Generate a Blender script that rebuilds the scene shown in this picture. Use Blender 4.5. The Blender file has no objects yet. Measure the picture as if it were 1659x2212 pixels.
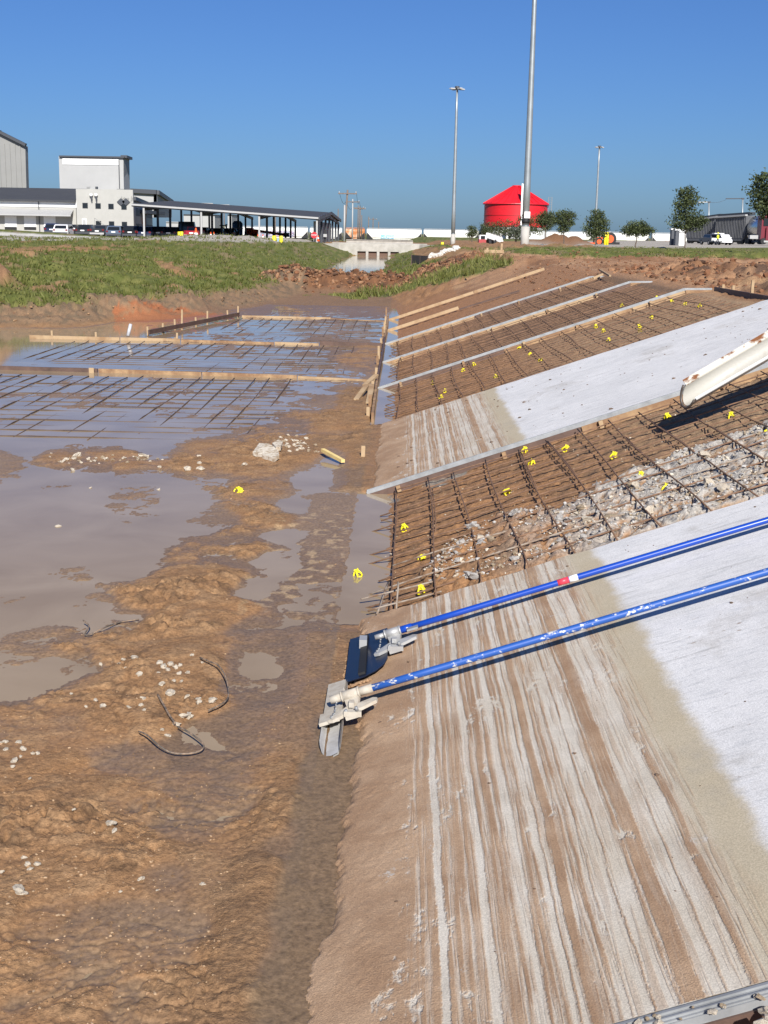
import bpy, math, random
import numpy as np
from mathutils import Vector, Matrix
random.seed(7)
rng = np.random.default_rng(11)
scene = bpy.context.scene
COL = scene.collection

# ---------------------------------------------------------------- camera
W0, H0, F0, ROLL = 1659.0, 2212.0, 2730.0, 0.0175
VPX, VPY, CAMZ = 868.0, 505.0, 2.8
def _unroll(x, y):
    x = x - W0 / 2; y = y - H0 / 2
    c, s = math.cos(ROLL), math.sin(ROLL)
    return c * x + s * y, -s * x + c * y
_vx, _vy = _unroll(VPX, VPY)
PITCH = math.atan(-_vy / F0)
_d = np.array([_vx, _vy, F0]); _d /= np.linalg.norm(_d)
YAW = math.atan2(_d[0], _d[2] * math.cos(PITCH) - _d[1] * math.sin(PITCH))
cy_, sy_ = math.cos(YAW), math.sin(YAW)
R_ = Vector((cy_, sy_, 0)); FH_ = Vector((-sy_, cy_, 0)); Z_ = Vector((0, 0, 1))
FW_ = FH_ * math.cos(PITCH) - Z_ * math.sin(PITCH)
UP_ = FH_ * math.sin(PITCH) + Z_ * math.cos(PITCH)
cR, sR = math.cos(ROLL), math.sin(ROLL)
CX_ = R_ * cR + UP_ * sR
CU_ = -R_ * sR + UP_ * cR
cam = bpy.data.cameras.new("camera"); camo = bpy.data.objects.new("camera", cam); COL.objects.link(camo)
cam.sensor_fit = 'VERTICAL'; cam.sensor_height = 36.0; cam.sensor_width = 27.0
cam.lens = 36.0 * F0 / H0; cam.clip_start = 0.05; cam.clip_end = 12000
camo.matrix_world = Matrix(((CX_.x, CU_.x, -FW_.x, 0), (CX_.y, CU_.y, -FW_.y, 0), (CX_.z, CU_.z, -FW_.z, CAMZ), (0, 0, 0, 1)))
scene.camera = camo

# ---------------------------------------------------------------- light
SUN_TO = Vector((0.1327, -0.8149, 0.5642)).normalized()
world = bpy.data.worlds.new("World"); scene.world = world; world.use_nodes = True
wn = world.node_tree.nodes; wl = world.node_tree.links
bgn = wn.get("Background") or wn.new("ShaderNodeBackground")
sky = wn.new("ShaderNodeTexSky"); sky.sky_type = 'NISHITA'; sky.sun_disc = False
sky.sun_elevation = math.asin(SUN_TO.z); sky.sun_rotation = math.atan2(SUN_TO.x, SUN_TO.y)
sky.altitude = 0; sky.air_density = 1.0; sky.dust_density = 0.6; sky.ozone_density = 4.0
skt = wn.new("ShaderNodeMix"); skt.data_type = 'RGBA'; skt.blend_type = 'MULTIPLY'; skt.inputs[0].default_value = 1.0
skt.inputs[7].default_value = (0.40, 0.61, 1.0, 1)
wl.new(sky.outputs[0], skt.inputs[6]); wl.new(skt.outputs[2], bgn.inputs[0]); bgn.inputs[1].default_value = 0.062
sl = bpy.data.lights.new("sun", 'SUN'); sl.energy = 4.9; sl.angle = math.radians(0.5); sl.color = (1.0, 0.955, 0.89)
slo = bpy.data.objects.new("sun", sl); COL.objects.link(slo)
slo.rotation_euler = SUN_TO.to_track_quat('Z', 'Y').to_euler()
vs = scene.view_settings
vs.view_transform = 'Standard'; vs.look = 'None'; vs.gamma = 1.0; vs.exposure = 0.52
try: vs.use_curve_mapping = False
except Exception: pass

# ---------------------------------------------------------------- projection helpers (photo measurements -> metres)
def ray(px, py):
    x, y = _unroll(px, py)
    X, Yc = x / F0, y / F0
    fwd = math.cos(PITCH) - Yc * math.sin(PITCH); dn = math.sin(PITCH) + Yc * math.cos(PITCH)
    return Vector((X * cy_ - fwd * sy_, X * sy_ + fwd * cy_, -dn))
CAM = Vector((0, 0, CAMZ))
def G(px, py, z=0.0):
    r = ray(px, py); return CAM + r * ((z - CAMZ) / r.z)
SLP, TOE = 0.345, -0.4
def S(px, py, off=0.0):
    r = ray(px, py); o = off * math.sqrt(1 + SLP * SLP)
    t = (SLP * (0 - TOE) + o - CAMZ) / (r.z - SLP * r.x); return CAM + r * t
def AY(px, py, Y):
    r = ray(px, py); return CAM + r * (Y / r.y)
SN = Vector((-SLP, 0, 1)).normalized()          # slope normal
SD = Vector((1, 0, SLP)).normalized()           # up the slope
def SP(x, y, off=0.0):
    return Vector((x, y, SLP * (x - TOE))) + SN * off
def project(x, y, z):
    dx, dy, dz = x, y, z - CAMZ
    a = dx * CX_.x + dy * CX_.y + dz * CX_.z
    b = dx * CU_.x + dy * CU_.y + dz * CU_.z
    c = np.maximum(dx * FW_.x + dy * FW_.y + dz * FW_.z, 0.05)
    return W0 / 2 + F0 * a / c, H0 / 2 - F0 * b / c

# ---------------------------------------------------------------- numpy noise
def _hash(ix, iy, seed):
    h = (ix.astype(np.int64) * 374761393 + iy.astype(np.int64) * 668265263 + seed * 974634777) & 0xFFFFFFFF
    h = ((h ^ (h >> 13)) * 1274126177) & 0xFFFFFFFF
    return ((h ^ (h >> 16)) & 0xFFFFFF) / float(0x1000000)
def perlin(x, y, seed=0):
    ix, iy = np.floor(x), np.floor(y); fx, fy = x - ix, y - iy
    u = fx * fx * fx * (fx * (fx * 6 - 15) + 10); v = fy * fy * fy * (fy * (fy * 6 - 15) + 10)
    def g(ox, oy):
        a = _hash(ix + ox, iy + oy, seed) * 6.2831853
        return np.cos(a) * (fx - ox) + np.sin(a) * (fy - oy)
    n0 = g(0, 0) * (1 - u) + g(1, 0) * u; n1 = g(0, 1) * (1 - u) + g(1, 1) * u
    return (n0 * (1 - v) + n1 * v) * 1.5
def fbm(x, y, octv=4, seed=0, gain=0.5):
    s = 0; a = 1.0
    for i in range(octv):
        s = s + a * perlin(x, y, seed + i * 17); x = x * 2.03 + 3.1; y = y * 2.03 + 1.7; a *= gain
    return s
def clods(x, y, seed=0):
    """rounded lumps: 0..1"""
    ix, iy = np.floor(x), np.floor(y); best = np.full(x.shape, 9.0)
    for ox in (-1, 0, 1):
        for oy in (-1, 0, 1):
            jx = ix + ox + _hash(ix + ox, iy + oy, seed); jy = iy + oy + _hash(ix + ox, iy + oy, seed + 5)
            k = 0.75 + 0.9 * _hash(ix + ox, iy + oy, seed + 9)
            best = np.minimum(best, ((x - jx) ** 2 + (y - jy) ** 2) * k * k * 1.9)
    return np.clip(1 - best, 0, 1)
def sstep(a, b, x):
    t = np.clip((x - a) / (b - a), 0, 1); return t * t * (3 - 2 * t)
def inpoly(px, py, poly):
    r = np.zeros(px.shape, bool); n = len(poly)
    for i in range(n):
        x1, y1 = poly[i]; x2, y2 = poly[(i + 1) % n]
        if y1 == y2: continue
        c = ((y1 > py) != (y2 > py)) & (px < (x2 - x1) * (py - y1) / (y2 - y1) + x1)
        r ^= c
    return r

# ---------------------------------------------------------------- materials
MATS = {}
def mat(name, color=(0.5, 0.5, 0.5), rough=0.6, metal=0.0, var=0.0, vscale=6.0, bump=0.0, bscale=40.0, spec=0.5, color2=None, lo=0.45, hi=0.6, stretch=(1, 1, 1), trans=0.0):
    if name in MATS: return MATS[name]
    m = bpy.data.materials.new(name); m.use_nodes = True
    nt = m.node_tree; N = nt.nodes; L = nt.links; b = N["Principled BSDF"]
    b.inputs["Base Color"].default_value = (*color, 1); b.inputs["Roughness"].default_value = rough
    b.inputs["Metallic"].default_value = metal; b.inputs["Specular IOR Level"].default_value = spec
    tc = N.new("ShaderNodeTexCoord"); mp = N.new("ShaderNodeMapping"); mp.inputs["Scale"].default_value = stretch
    L.new(tc.outputs["Object"], mp.inputs[0])
    if var > 0 or color2:
        n = N.new("ShaderNodeTexNoise"); n.inputs["Scale"].default_value = vscale; n.inputs["Detail"].default_value = 6; n.inputs["Roughness"].default_value = 0.65
        L.new(mp.outputs[0], n.inputs["Vector"])
        r = N.new("ShaderNodeValToRGB"); L.new(n.outputs[0], r.inputs[0])
        if color2:
            r.color_ramp.elements[0].position = lo; r.color_ramp.elements[1].position = hi
            r.color_ramp.elements[0].color = (*color, 1); r.color_ramp.elements[1].color = (*color2, 1)
        else:
            r.color_ramp.elements[0].position = 0.3; r.color_ramp.elements[1].position = 0.7
            r.color_ramp.elements[0].color = (*[c * (1 - var) for c in color], 1); r.color_ramp.elements[1].color = (*[min(1, c * (1 + var)) for c in color], 1)
        L.new(r.outputs[0], b.inputs["Base Color"])
    if bump > 0:
        n2 = N.new("ShaderNodeTexNoise"); n2.inputs["Scale"].default_value = bscale; n2.inputs["Detail"].default_value = 5
        L.new(mp.outputs[0], n2.inputs["Vector"])
        bp = N.new("ShaderNodeBump"); bp.inputs["Strength"].default_value = bump; bp.inputs["Distance"].default_value = 0.02
        L.new(n2.outputs[0], bp.inputs["Height"]); L.new(bp.outputs[0], b.inputs["Normal"])
    MATS[name] = m; return m

WOOD = mat("pale_lumber", (0.40, 0.285, 0.165), 0.8, color2=(0.27, 0.165, 0.085), vscale=2.2, lo=0.46, hi=0.66, bump=0.15)
WOODD = mat("wet_dark_lumber", (0.10, 0.06, 0.045), 0.6, var=0.35, vscale=4, bump=0.15)
WOODM = mat("muddy_lumber", (0.22, 0.125, 0.065), 0.8, vscale=4, bump=0.2, color2=(0.36, 0.235, 0.125), lo=0.44, hi=0.64)
GALV = mat("galvanised_steel", (0.29, 0.30, 0.305), 0.6, 0.25, var=0.22, vscale=9)
REBAR = mat("rusty_rebar", (0.135, 0.075, 0.045), 0.8, 0.0, color2=(0.23, 0.13, 0.075), vscale=14, lo=0.4, hi=0.65)
REBARC = mat("cement_splashed_rebar", (0.30, 0.25, 0.20), 0.85, color2=(0.16, 0.09, 0.05), vscale=9, lo=0.45, hi=0.6)
REBARW = mat("wet_muddy_rebar", (0.085, 0.055, 0.042), 0.6, var=0.3, vscale=6)
YEL = mat("yellow_plastic", (0.80, 0.70, 0.02), 0.5, color2=(0.42, 0.30, 0.06), vscale=28, lo=0.55, hi=0.72)
STONE = mat("pale_broken_concrete", (0.60, 0.54, 0.44), 0.9, color2=(0.36, 0.28, 0.19), vscale=14, bump=0.5, bscale=60)
STONEG = mat("grey_rubble", (0.47, 0.455, 0.43), 0.9, color2=(0.25, 0.21, 0.17), vscale=12, bump=0.5, bscale=60)
STONET = mat("tan_rubble", (0.36, 0.29, 0.20), 0.9, color2=(0.22, 0.15, 0.09), vscale=12, bump=0.5, bscale=60)
BLACK = mat("black_rubber", (0.012, 0.012, 0.013), 0.7)
GLASS = mat("dark_glass", (0.015, 0.018, 0.022), 0.08)
WHITE = mat("white_paint", (0.78, 0.78, 0.76), 0.5, var=0.05, vscale=2)
GREYW = mat("concrete_panel", (0.385, 0.38, 0.35), 0.85, var=0.06, vscale=0.7)
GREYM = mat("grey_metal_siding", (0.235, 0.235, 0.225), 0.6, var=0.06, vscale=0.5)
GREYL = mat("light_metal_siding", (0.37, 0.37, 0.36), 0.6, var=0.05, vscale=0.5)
ROOFD = mat("dark_roof_metal", (0.045, 0.048, 0.055), 0.85, var=0.1, vscale=0.4)
TRIM = mat("dark_trim", (0.05, 0.055, 0.065), 0.5)
STEELP = mat("grey_pole_steel", (0.33, 0.36, 0.37), 0.45, 0.5, var=0.15, vscale=1.3)
CONC = mat("pale_cast_concrete", (0.43, 0.41, 0.37), 0.9, color2=(0.30, 0.285, 0.25), vscale=1.2, lo=0.4, hi=0.7)
RED = mat("red_silo_steel", (0.60, 0.013, 0.022), 0.45, var=0.16, vscale=0.35, stretch=(1, 1, 3))
YELP = mat("yellow_bollard_paint", (0.85, 0.72, 0.02), 0.5, var=0.06)
ORANGE = mat("orange_paint", (0.75, 0.10, 0.015), 0.45, var=0.06)
UPOLE = mat("weathered_pole_wood", (0.16, 0.13, 0.11), 0.9, var=0.25, vscale=3)
BARK = mat("tree_bark", (0.12, 0.09, 0.07), 0.9, var=0.3, vscale=8)

# ---------------------------------------------------------------- mesh builder
class MB:
    def __init__(s): s.v = []; s.f = []; s.m = []; s.sm = []
    def add(s, vs, fs, mi=0, smooth=False):
        o = len(s.v); s.v += [tuple(v) for v in vs]
        for f in fs: s.f.append(tuple(i + o for i in f)); s.m.append(mi); s.sm.append(smooth)
        return s
    def box(s, c, size, mi=0, M=None, taper=1.0):
        hx, hy, hz = size[0] / 2, size[1] / 2, size[2] / 2; c = Vector(c)
        P = []
        for z in (-1, 1):
            k = taper if z > 0 else 1
            for x, y in ((-1, -1), (1, -1), (1, 1), (-1, 1)): P.append(Vector((x * hx * k, y * hy * k, z * hz)))
        if M is not None: P = [M @ p for p in P]
        return s.add([p + c for p in P], [(3, 2, 1, 0), (4, 5, 6, 7), (0, 1, 5, 4), (1, 2, 6, 5), (2, 3, 7, 6), (3, 0, 4, 7)], mi)
    def beam(s, a, b, w, h, up=Z_, mi=0):
        """box from a to b; w across, h along up (centred)"""
        a, b = Vector(a), Vector(b); d = (b - a); L = d.length; d.normalize()
        x = d.cross(Vector(up)).normalized(); u = x.cross(d).normalized()
        M = Matrix((x, d, u)).transposed()
        return s.box((a + b) / 2, (w, L, h), mi, M)
    def tube(s, pts, r, n=8, mi=0, caps=True, smooth=True):
        pts = [Vector(p) for p in pts]; rs = r if isinstance(r, (list, tuple)) else [r] * len(pts)
        V = []; ref = None
        for i, p in enumerate(pts):
            d = (pts[min(i + 1, len(pts) - 1)] - pts[max(i - 1, 0)]).normalized()
            if ref is None:
                ref = d.orthogonal().normalized()
            ref = (ref - d * ref.dot(d))
            ref = ref.normalized() if ref.length > 1e-6 else d.orthogonal().normalized()
            q = d.cross(ref)
            for k in range(n):
                a = 2 * math.pi * k / n; V.append(p + (ref * math.cos(a) + q * math.sin(a)) * rs[i])
        Fs = []
        for i in range(len(pts) - 1):
            for k in range(n): Fs.append((i * n + k, i * n + (k + 1) % n, (i + 1) * n + (k + 1) % n, (i + 1) * n + k))
        s.add(V, Fs, mi, smooth)
        if caps:
            o = len(s.v) - len(V)
            s.f.append(tuple(o + k for k in reversed(range(n)))); s.m.append(mi); s.sm.append(False)
            o2 = len(s.v) - n
            s.f.append(tuple(o2 + k for k in range(n))); s.m.append(mi); s.sm.append(False)
        return s
    def prism(s, poly, ext, mi=0):
        """poly: list of 3D points, ext: vector"""
        poly = [Vector(p) for p in poly]; e = Vector(ext); n = len(poly)
        V = poly + [p + e for p in poly]
        Fs = [tuple(reversed(range(n))), tuple(range(n, 2 * n))] + [(i, (i + 1) % n, n + (i + 1) % n, n + i) for i in range(n)]
        return s.add(V, Fs, mi)
    def lathe(s, prof, c, n=32, mi=0, smooth=True, a0=0.0, a1=2 * math.pi):
        c = Vector(c); V = []; full = abs(a1 - a0 - 2 * math.pi) < 1e-6; k = n if full else n + 1
        for r, z in prof:
            for i in range(k):
                a = a0 + (a1 - a0) * i / n; V.append(c + Vector((r * math.cos(a), r * math.sin(a), z)))
        Fs = []
        for j in range(len(prof) - 1):
            for i in range(n):
                i2 = (i + 1) % k; Fs.append((j * k + i, j * k + i2, (j + 1) * k + i2, (j + 1) * k + i))
        return s.add(V, Fs, mi, smooth)
    def build(s, name, mats, parent=None, origin=None, recalc=True):
        me = bpy.data.meshes.new(name)
        if origin is None: origin = parent_loc(parent)
        o = Vector(origin)
        me.from_pydata([(v[0] - o.x, v[1] - o.y, v[2] - o.z) for v in s.v], [], s.f)
        if not isinstance(mats, (list, tuple)): mats = [mats]
        for m in mats: me.materials.append(m)
        me.polygons.foreach_set("material_index", s.m); me.polygons.foreach_set("use_smooth", s.sm)
        if recalc:
            import bmesh
            bm = bmesh.new(); bm.from_mesh(me); bmesh.ops.recalc_face_normals(bm, faces=bm.faces); bm.to_mesh(me); bm.free()
        me.update()
        ob = bpy.data.objects.new(name, me); COL.objects.link(ob)
        if parent is not None: ob.parent = parent
        else: ob.location = o
        return ob
def parent_loc(p):
    v = Vector((0, 0, 0))
    while p is not None: v += p.location; p = p.parent
    return v
def tag(o, label=None, cat=None, group=None, kind=None):
    if label: o["label"] = label
    if cat: o["category"] = cat
    if group: o["group"] = group
    if kind: o["kind"] = kind
    return o
def thing(name, label, cat, loc=(0, 0, 0), group=None):
    o = bpy.data.objects.new(name, None); COL.objects.link(o); o.location = loc; o.empty_display_size = 0.1
    return tag(o, label, cat, group)
def copy_tree(o, parent=None):
    c = o.copy(); COL.objects.link(c)
    if parent is not None: c.parent = parent
    for ch in list(o.children): copy_tree(ch, c)
    return c
def solo(mb, name, mats, label, cat, group=None, origin=None):
    if origin is None:
        a = np.array(mb.v); origin = (a[:, 0].mean(), a[:, 1].mean(), a[:, 2].min())
    return tag(mb.build(name, mats, None, origin), label, cat, group)

# ================================================================ TERRAIN
# control points of the far ground / left bank (x, y, z), thin plate spline in (x/(y+5), log y)
CP = [(-8,30,-.15),(-4,30,-.15),(-1,30,-.15),(-6,36,-.15),(-3,40,-.15),(-1,40,-.15),(-3,48,-.12),(-1.6,54,-.1),(-.8,46,-.1),(-2,60,-.1),(-4,44,-.15),
 (-30,95,1.75),(-25,105,1.72),(-11,95,1.62),(-9,108,1.6),(-40,130,1.7),(-20,135,1.65),(-10.5,130,1.6),(-9.5,150,1.6),(-10,165,1.6),
 (-3.5,72,.10),(-3.5,80,.06),(-3.2,92,-.1),(-3.5,100,-.25),(-3.5,120,-.25),(-3.2,140,-.2),(-3,163,-.15),(-1.6,80,.1),(-1.4,105,-.1),(-1.6,115,-.15),(-1,140,-.05),(0,160,.1),(-6.0,100,-.10),(-6.2,115,-.10),(-6.4,140,-.05),(-6.4,162,.1),
 (-8.6,115,.75),(-8.3,140,.8),(1,100,.75),(1.2,140,.8),(-5.2,80,.1),(-7.5,84,.75),(-9.5,84,1.3),
 (4.4,51,1.75),(3.0,64,1.65),(3.2,85,1.65),(3.5,120,1.62),(3.6,163,1.58),(-.5,64,.1),(1.2,64,.9),(1.4,85,.9),
 (8,50,1.95),(8,70,1.85),(8,100,1.75),(20,60,1.9),(30,90,1.78),(15,130,1.7),(40,130,1.7),(50,165,1.6),(8,165,1.6),(-40,165,1.65),(-20,165,1.62),
 (8,36,1.95),(12,25,1.95),(20,40,1.95),(5.6,40,1.93),(16,8,1.95),(10,5,1.95),(25,20,1.95),
 (1,34,.40),(3,34,1.05),(1,42,.42),(3,42,1.08),(2,48,.72),(.3,50,.15),(1.6,56,.85),(0,56,.2)]
_toe = [(-13.6,33.2),(-11.4,35.8),(-8.8,39.5),(-6.6,45),(-5.2,51),(-4.4,57),(-4.4,66)]
_nrm = [(-.75,.66),(-.80,.6),(-.85,.52),(-.92,.4),(-.97,.25),(-1,.05),(-1,0)]
for (a, b), (nx, ny) in zip(_toe, _nrm):
    for off, z in ((0, -.03), (0.9, .36), (2.2, .58), (5.5, 1.0), (10, 1.36), (17, 1.6), (30, 1.72)):
        CP.append((a + nx * off, b + ny * off, z))
CP += [(-15,30,.35),(-17,28,.9),(-15,20,.4),(-20,20,1.3),(-15,8,.4),(-20,5,1.3)]
def _ab(x, y):
    yy = np.maximum(y, 0) + 5.0
    return 4.0 * x / yy, 1.6 * np.log(yy)
_cp = np.array(CP, float); _pa, _pb = _ab(_cp[:, 0], _cp[:, 1])
def _tk(r2): return 0.5 * r2 * np.log(r2 + 1e-9)
_n = len(_cp); _A = np.zeros((_n + 3, _n + 3))
_A[:_n, :_n] = _tk((_pa[:, None] - _pa[None]) ** 2 + (_pb[:, None] - _pb[None]) ** 2) + np.eye(_n) * 0.004
_A[:_n, _n] = 1; _A[:_n, _n + 1] = _pa; _A[:_n, _n + 2] = _pb; _A[_n:, :_n] = _A[:_n, _n:].T
_w = np.linalg.solve(_A, np.r_[_cp[:, 2], 0, 0, 0])
def tps(x, y):
    a, b = _ab(x, y); out = _w[_n] + _w[_n + 1] * a + _w[_n + 2] * b
    for i in range(_n): out = out + _w[i] * _tk((a - _pa[i]) ** 2 + (b - _pb[i]) ** 2)
    return out

# floor relief read from the photo: (image x, image y, height over water in mm, lumpiness 0..1)
EP = [(200,930,-30,.1),(60,960,-30,.1),(320,950,-25,.15),(420,905,-12,.2),(560,885,-8,.3),(690,868,2,.5),(480,840,-16,.1),(560,800,-16,.1),(650,790,-12,.1),(720,800,-4,.2),(600,770,-20,0),(450,775,-20,0),
 (370,790,-25,0),(150,770,-40,0),(60,770,-40,0),(250,760,-30,0),(60,850,-10,.1),(200,860,-8,.1),(380,860,-6,.2),(560,860,-5,.2),(660,840,-10,.1),(760,775,22,.5),(790,760,20,.5),(740,750,4,.3),(680,755,-2,.2),(500,748,-2,.1),(400,748,-4,.1),
 (620,708,-20,0),(560,712,-20,0),(690,705,-3,.1),(740,700,-1,.1),(790,708,-6,.1),(800,720,-6,.1),(740,722,1,.1),(540,725,0,.1),
 (640,660,4,.15),(700,672,3,.15),(620,675,-6,.1),(760,670,6,.2),(800,655,16,.4),(560,665,10,.3),(690,650,6,.3),
 (740,900,40,.8),(700,935,36,.8),(770,870,36,.9),(640,925,8,.6),(600,990,40,.8),(520,1000,38,.7),(660,975,40,.9),(740,960,20,.7),(760,990,4,.4),(420,995,30,.6),(250,992,26,.5),(120,996,18,.4),(20,996,10,.3),
 (100,1030,-14,.2),(200,1050,-14,.2),(330,1045,-9,.3),(450,1030,6,.5),(400,1085,-16,.1),(300,1080,-1,.5),(120,1060,-4,.4),(60,1100,-12,.2),(180,1120,-14,.1),(330,1150,-14,.1),(250,1200,-16,.1),(60,1200,-14,.1),(60,1300,-10,.3),(170,1270,-6,.4),
 (470,1130,-8,.3),(540,1060,26,.7),(600,1050,30,.7),(560,1110,30,.7),(500,1160,16,.6),(600,1130,30,.8),(450,1200,24,.7),(540,1190,36,.9),(400,1270,44,1),(470,1260,40,.9),(330,1300,30,.9),(360,1350,46,1),(440,1330,44,1),(500,1310,36,.9),(270,1340,-4,.5),(200,1320,-10,.3),
 (660,1040,-8,.1),(690,1030,-8,.1),(720,1000,-4,.2),(640,1090,-8,.1),(610,1150,-9,.1),(580,1210,-8,.1),(540,1280,-6,.15),(690,1100,3,.05),(700,1180,7,.12),(680,1250,9,.12),(690,1330,9,.1),(620,1300,7,.1),(660,1400,7,.1),(720,1400,9,.15),(560,1360,10,.2),
 (560,1440,-6,.1),(620,1430,2,.15),(600,1500,-3,.15),(660,1480,4,.15),(540,1480,8,.3),(640,1540,5,.2),(560,1560,8,.25),(700,1540,6,.3),
 (30,1330,-14,.2),(60,1390,8,.6),(150,1390,20,.7),(100,1450,-10,.2),(30,1480,-14,.1),(20,1430,-8,.4),(150,1450,4,.5),(250,1400,30,.8),(330,1450,46,.9),(420,1450,46,.9),(200,1480,26,.6),(120,1520,20,.5),(350,1560,46,.9),(430,1530,40,.8),(250,1560,44,.7),(150,1580,30,.4),(60,1560,24,.4),(30,1620,26,.6),
 (430,1590,-7,.1),(480,1580,2,.15),(500,1560,6,.2),(400,1630,4,.15),(330,1640,16,.2),(250,1640,22,.25),(120,1660,34,.5),(60,1700,36,.7),(150,1740,42,.9),(60,1800,44,1),(200,1800,48,1),(280,1740,34,.8),(120,1870,48,1),(230,1880,44,1),(290,1850,30,.7),
 (400,1700,20,.25),(500,1650,14,.2),(580,1660,14,.4),(600,1700,20,.45),(480,1750,24,.3),(400,1800,22,.25),(560,1800,30,.5),(640,1750,22,.5),(640,1640,7,.3),(350,1900,16,.25),(450,1900,24,.3),(560,1900,36,.55),(620,1950,22,.5),(500,2000,30,.5),(300,1990,12,.15),(200,2000,14,.2),(100,1980,24,.4),(30,1950,46,.8),(420,2000,12,.2),(350,2060,14,.2),(200,2080,18,.25),(100,2100,26,.4),(500,2080,30,.55),(560,2050,24,.5),(400,2150,34,.6),(300,2170,28,.5),(200,2190,26,.4),(520,2170,32,.6),(560,2190,20,.5),(30,2120,30,.5),(0,2200,30,.5),(450,2300,30,.6),(200,2350,30,.5),
 (710,1600,6,.02),(700,1700,5,.0),(690,1800,4,.0),(680,1900,4,.0),(660,2000,4,.0),(640,2100,5,.0),(625,2200,5,.0),(615,2350,5,.0),(735,1650,4,.0),(730,1800,4,0),(700,2100,4,0),(725,1950,4,0),(730,1560,5,.05),(650,1850,10,.1),(610,2050,12,.2)]
_ep = np.array(EP, float)
def Ef(px, py):
    num = np.zeros(px.shape); nr = np.zeros(px.shape); den = np.zeros(px.shape)
    sc = 60.0 / (np.clip(py, 640, 2400) - 480) ** 0.8        # far things are smaller in the image
    for x, y, e, r in EP:
        d2 = ((px - x) ** 2 + (2.1 * (py - y)) ** 2) * (sc * sc)
        w = 1.0 / (d2 + 1.0) ** 2
        num += w * e; nr += w * r; den += w
    return num / den / 1000.0, nr / den

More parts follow.
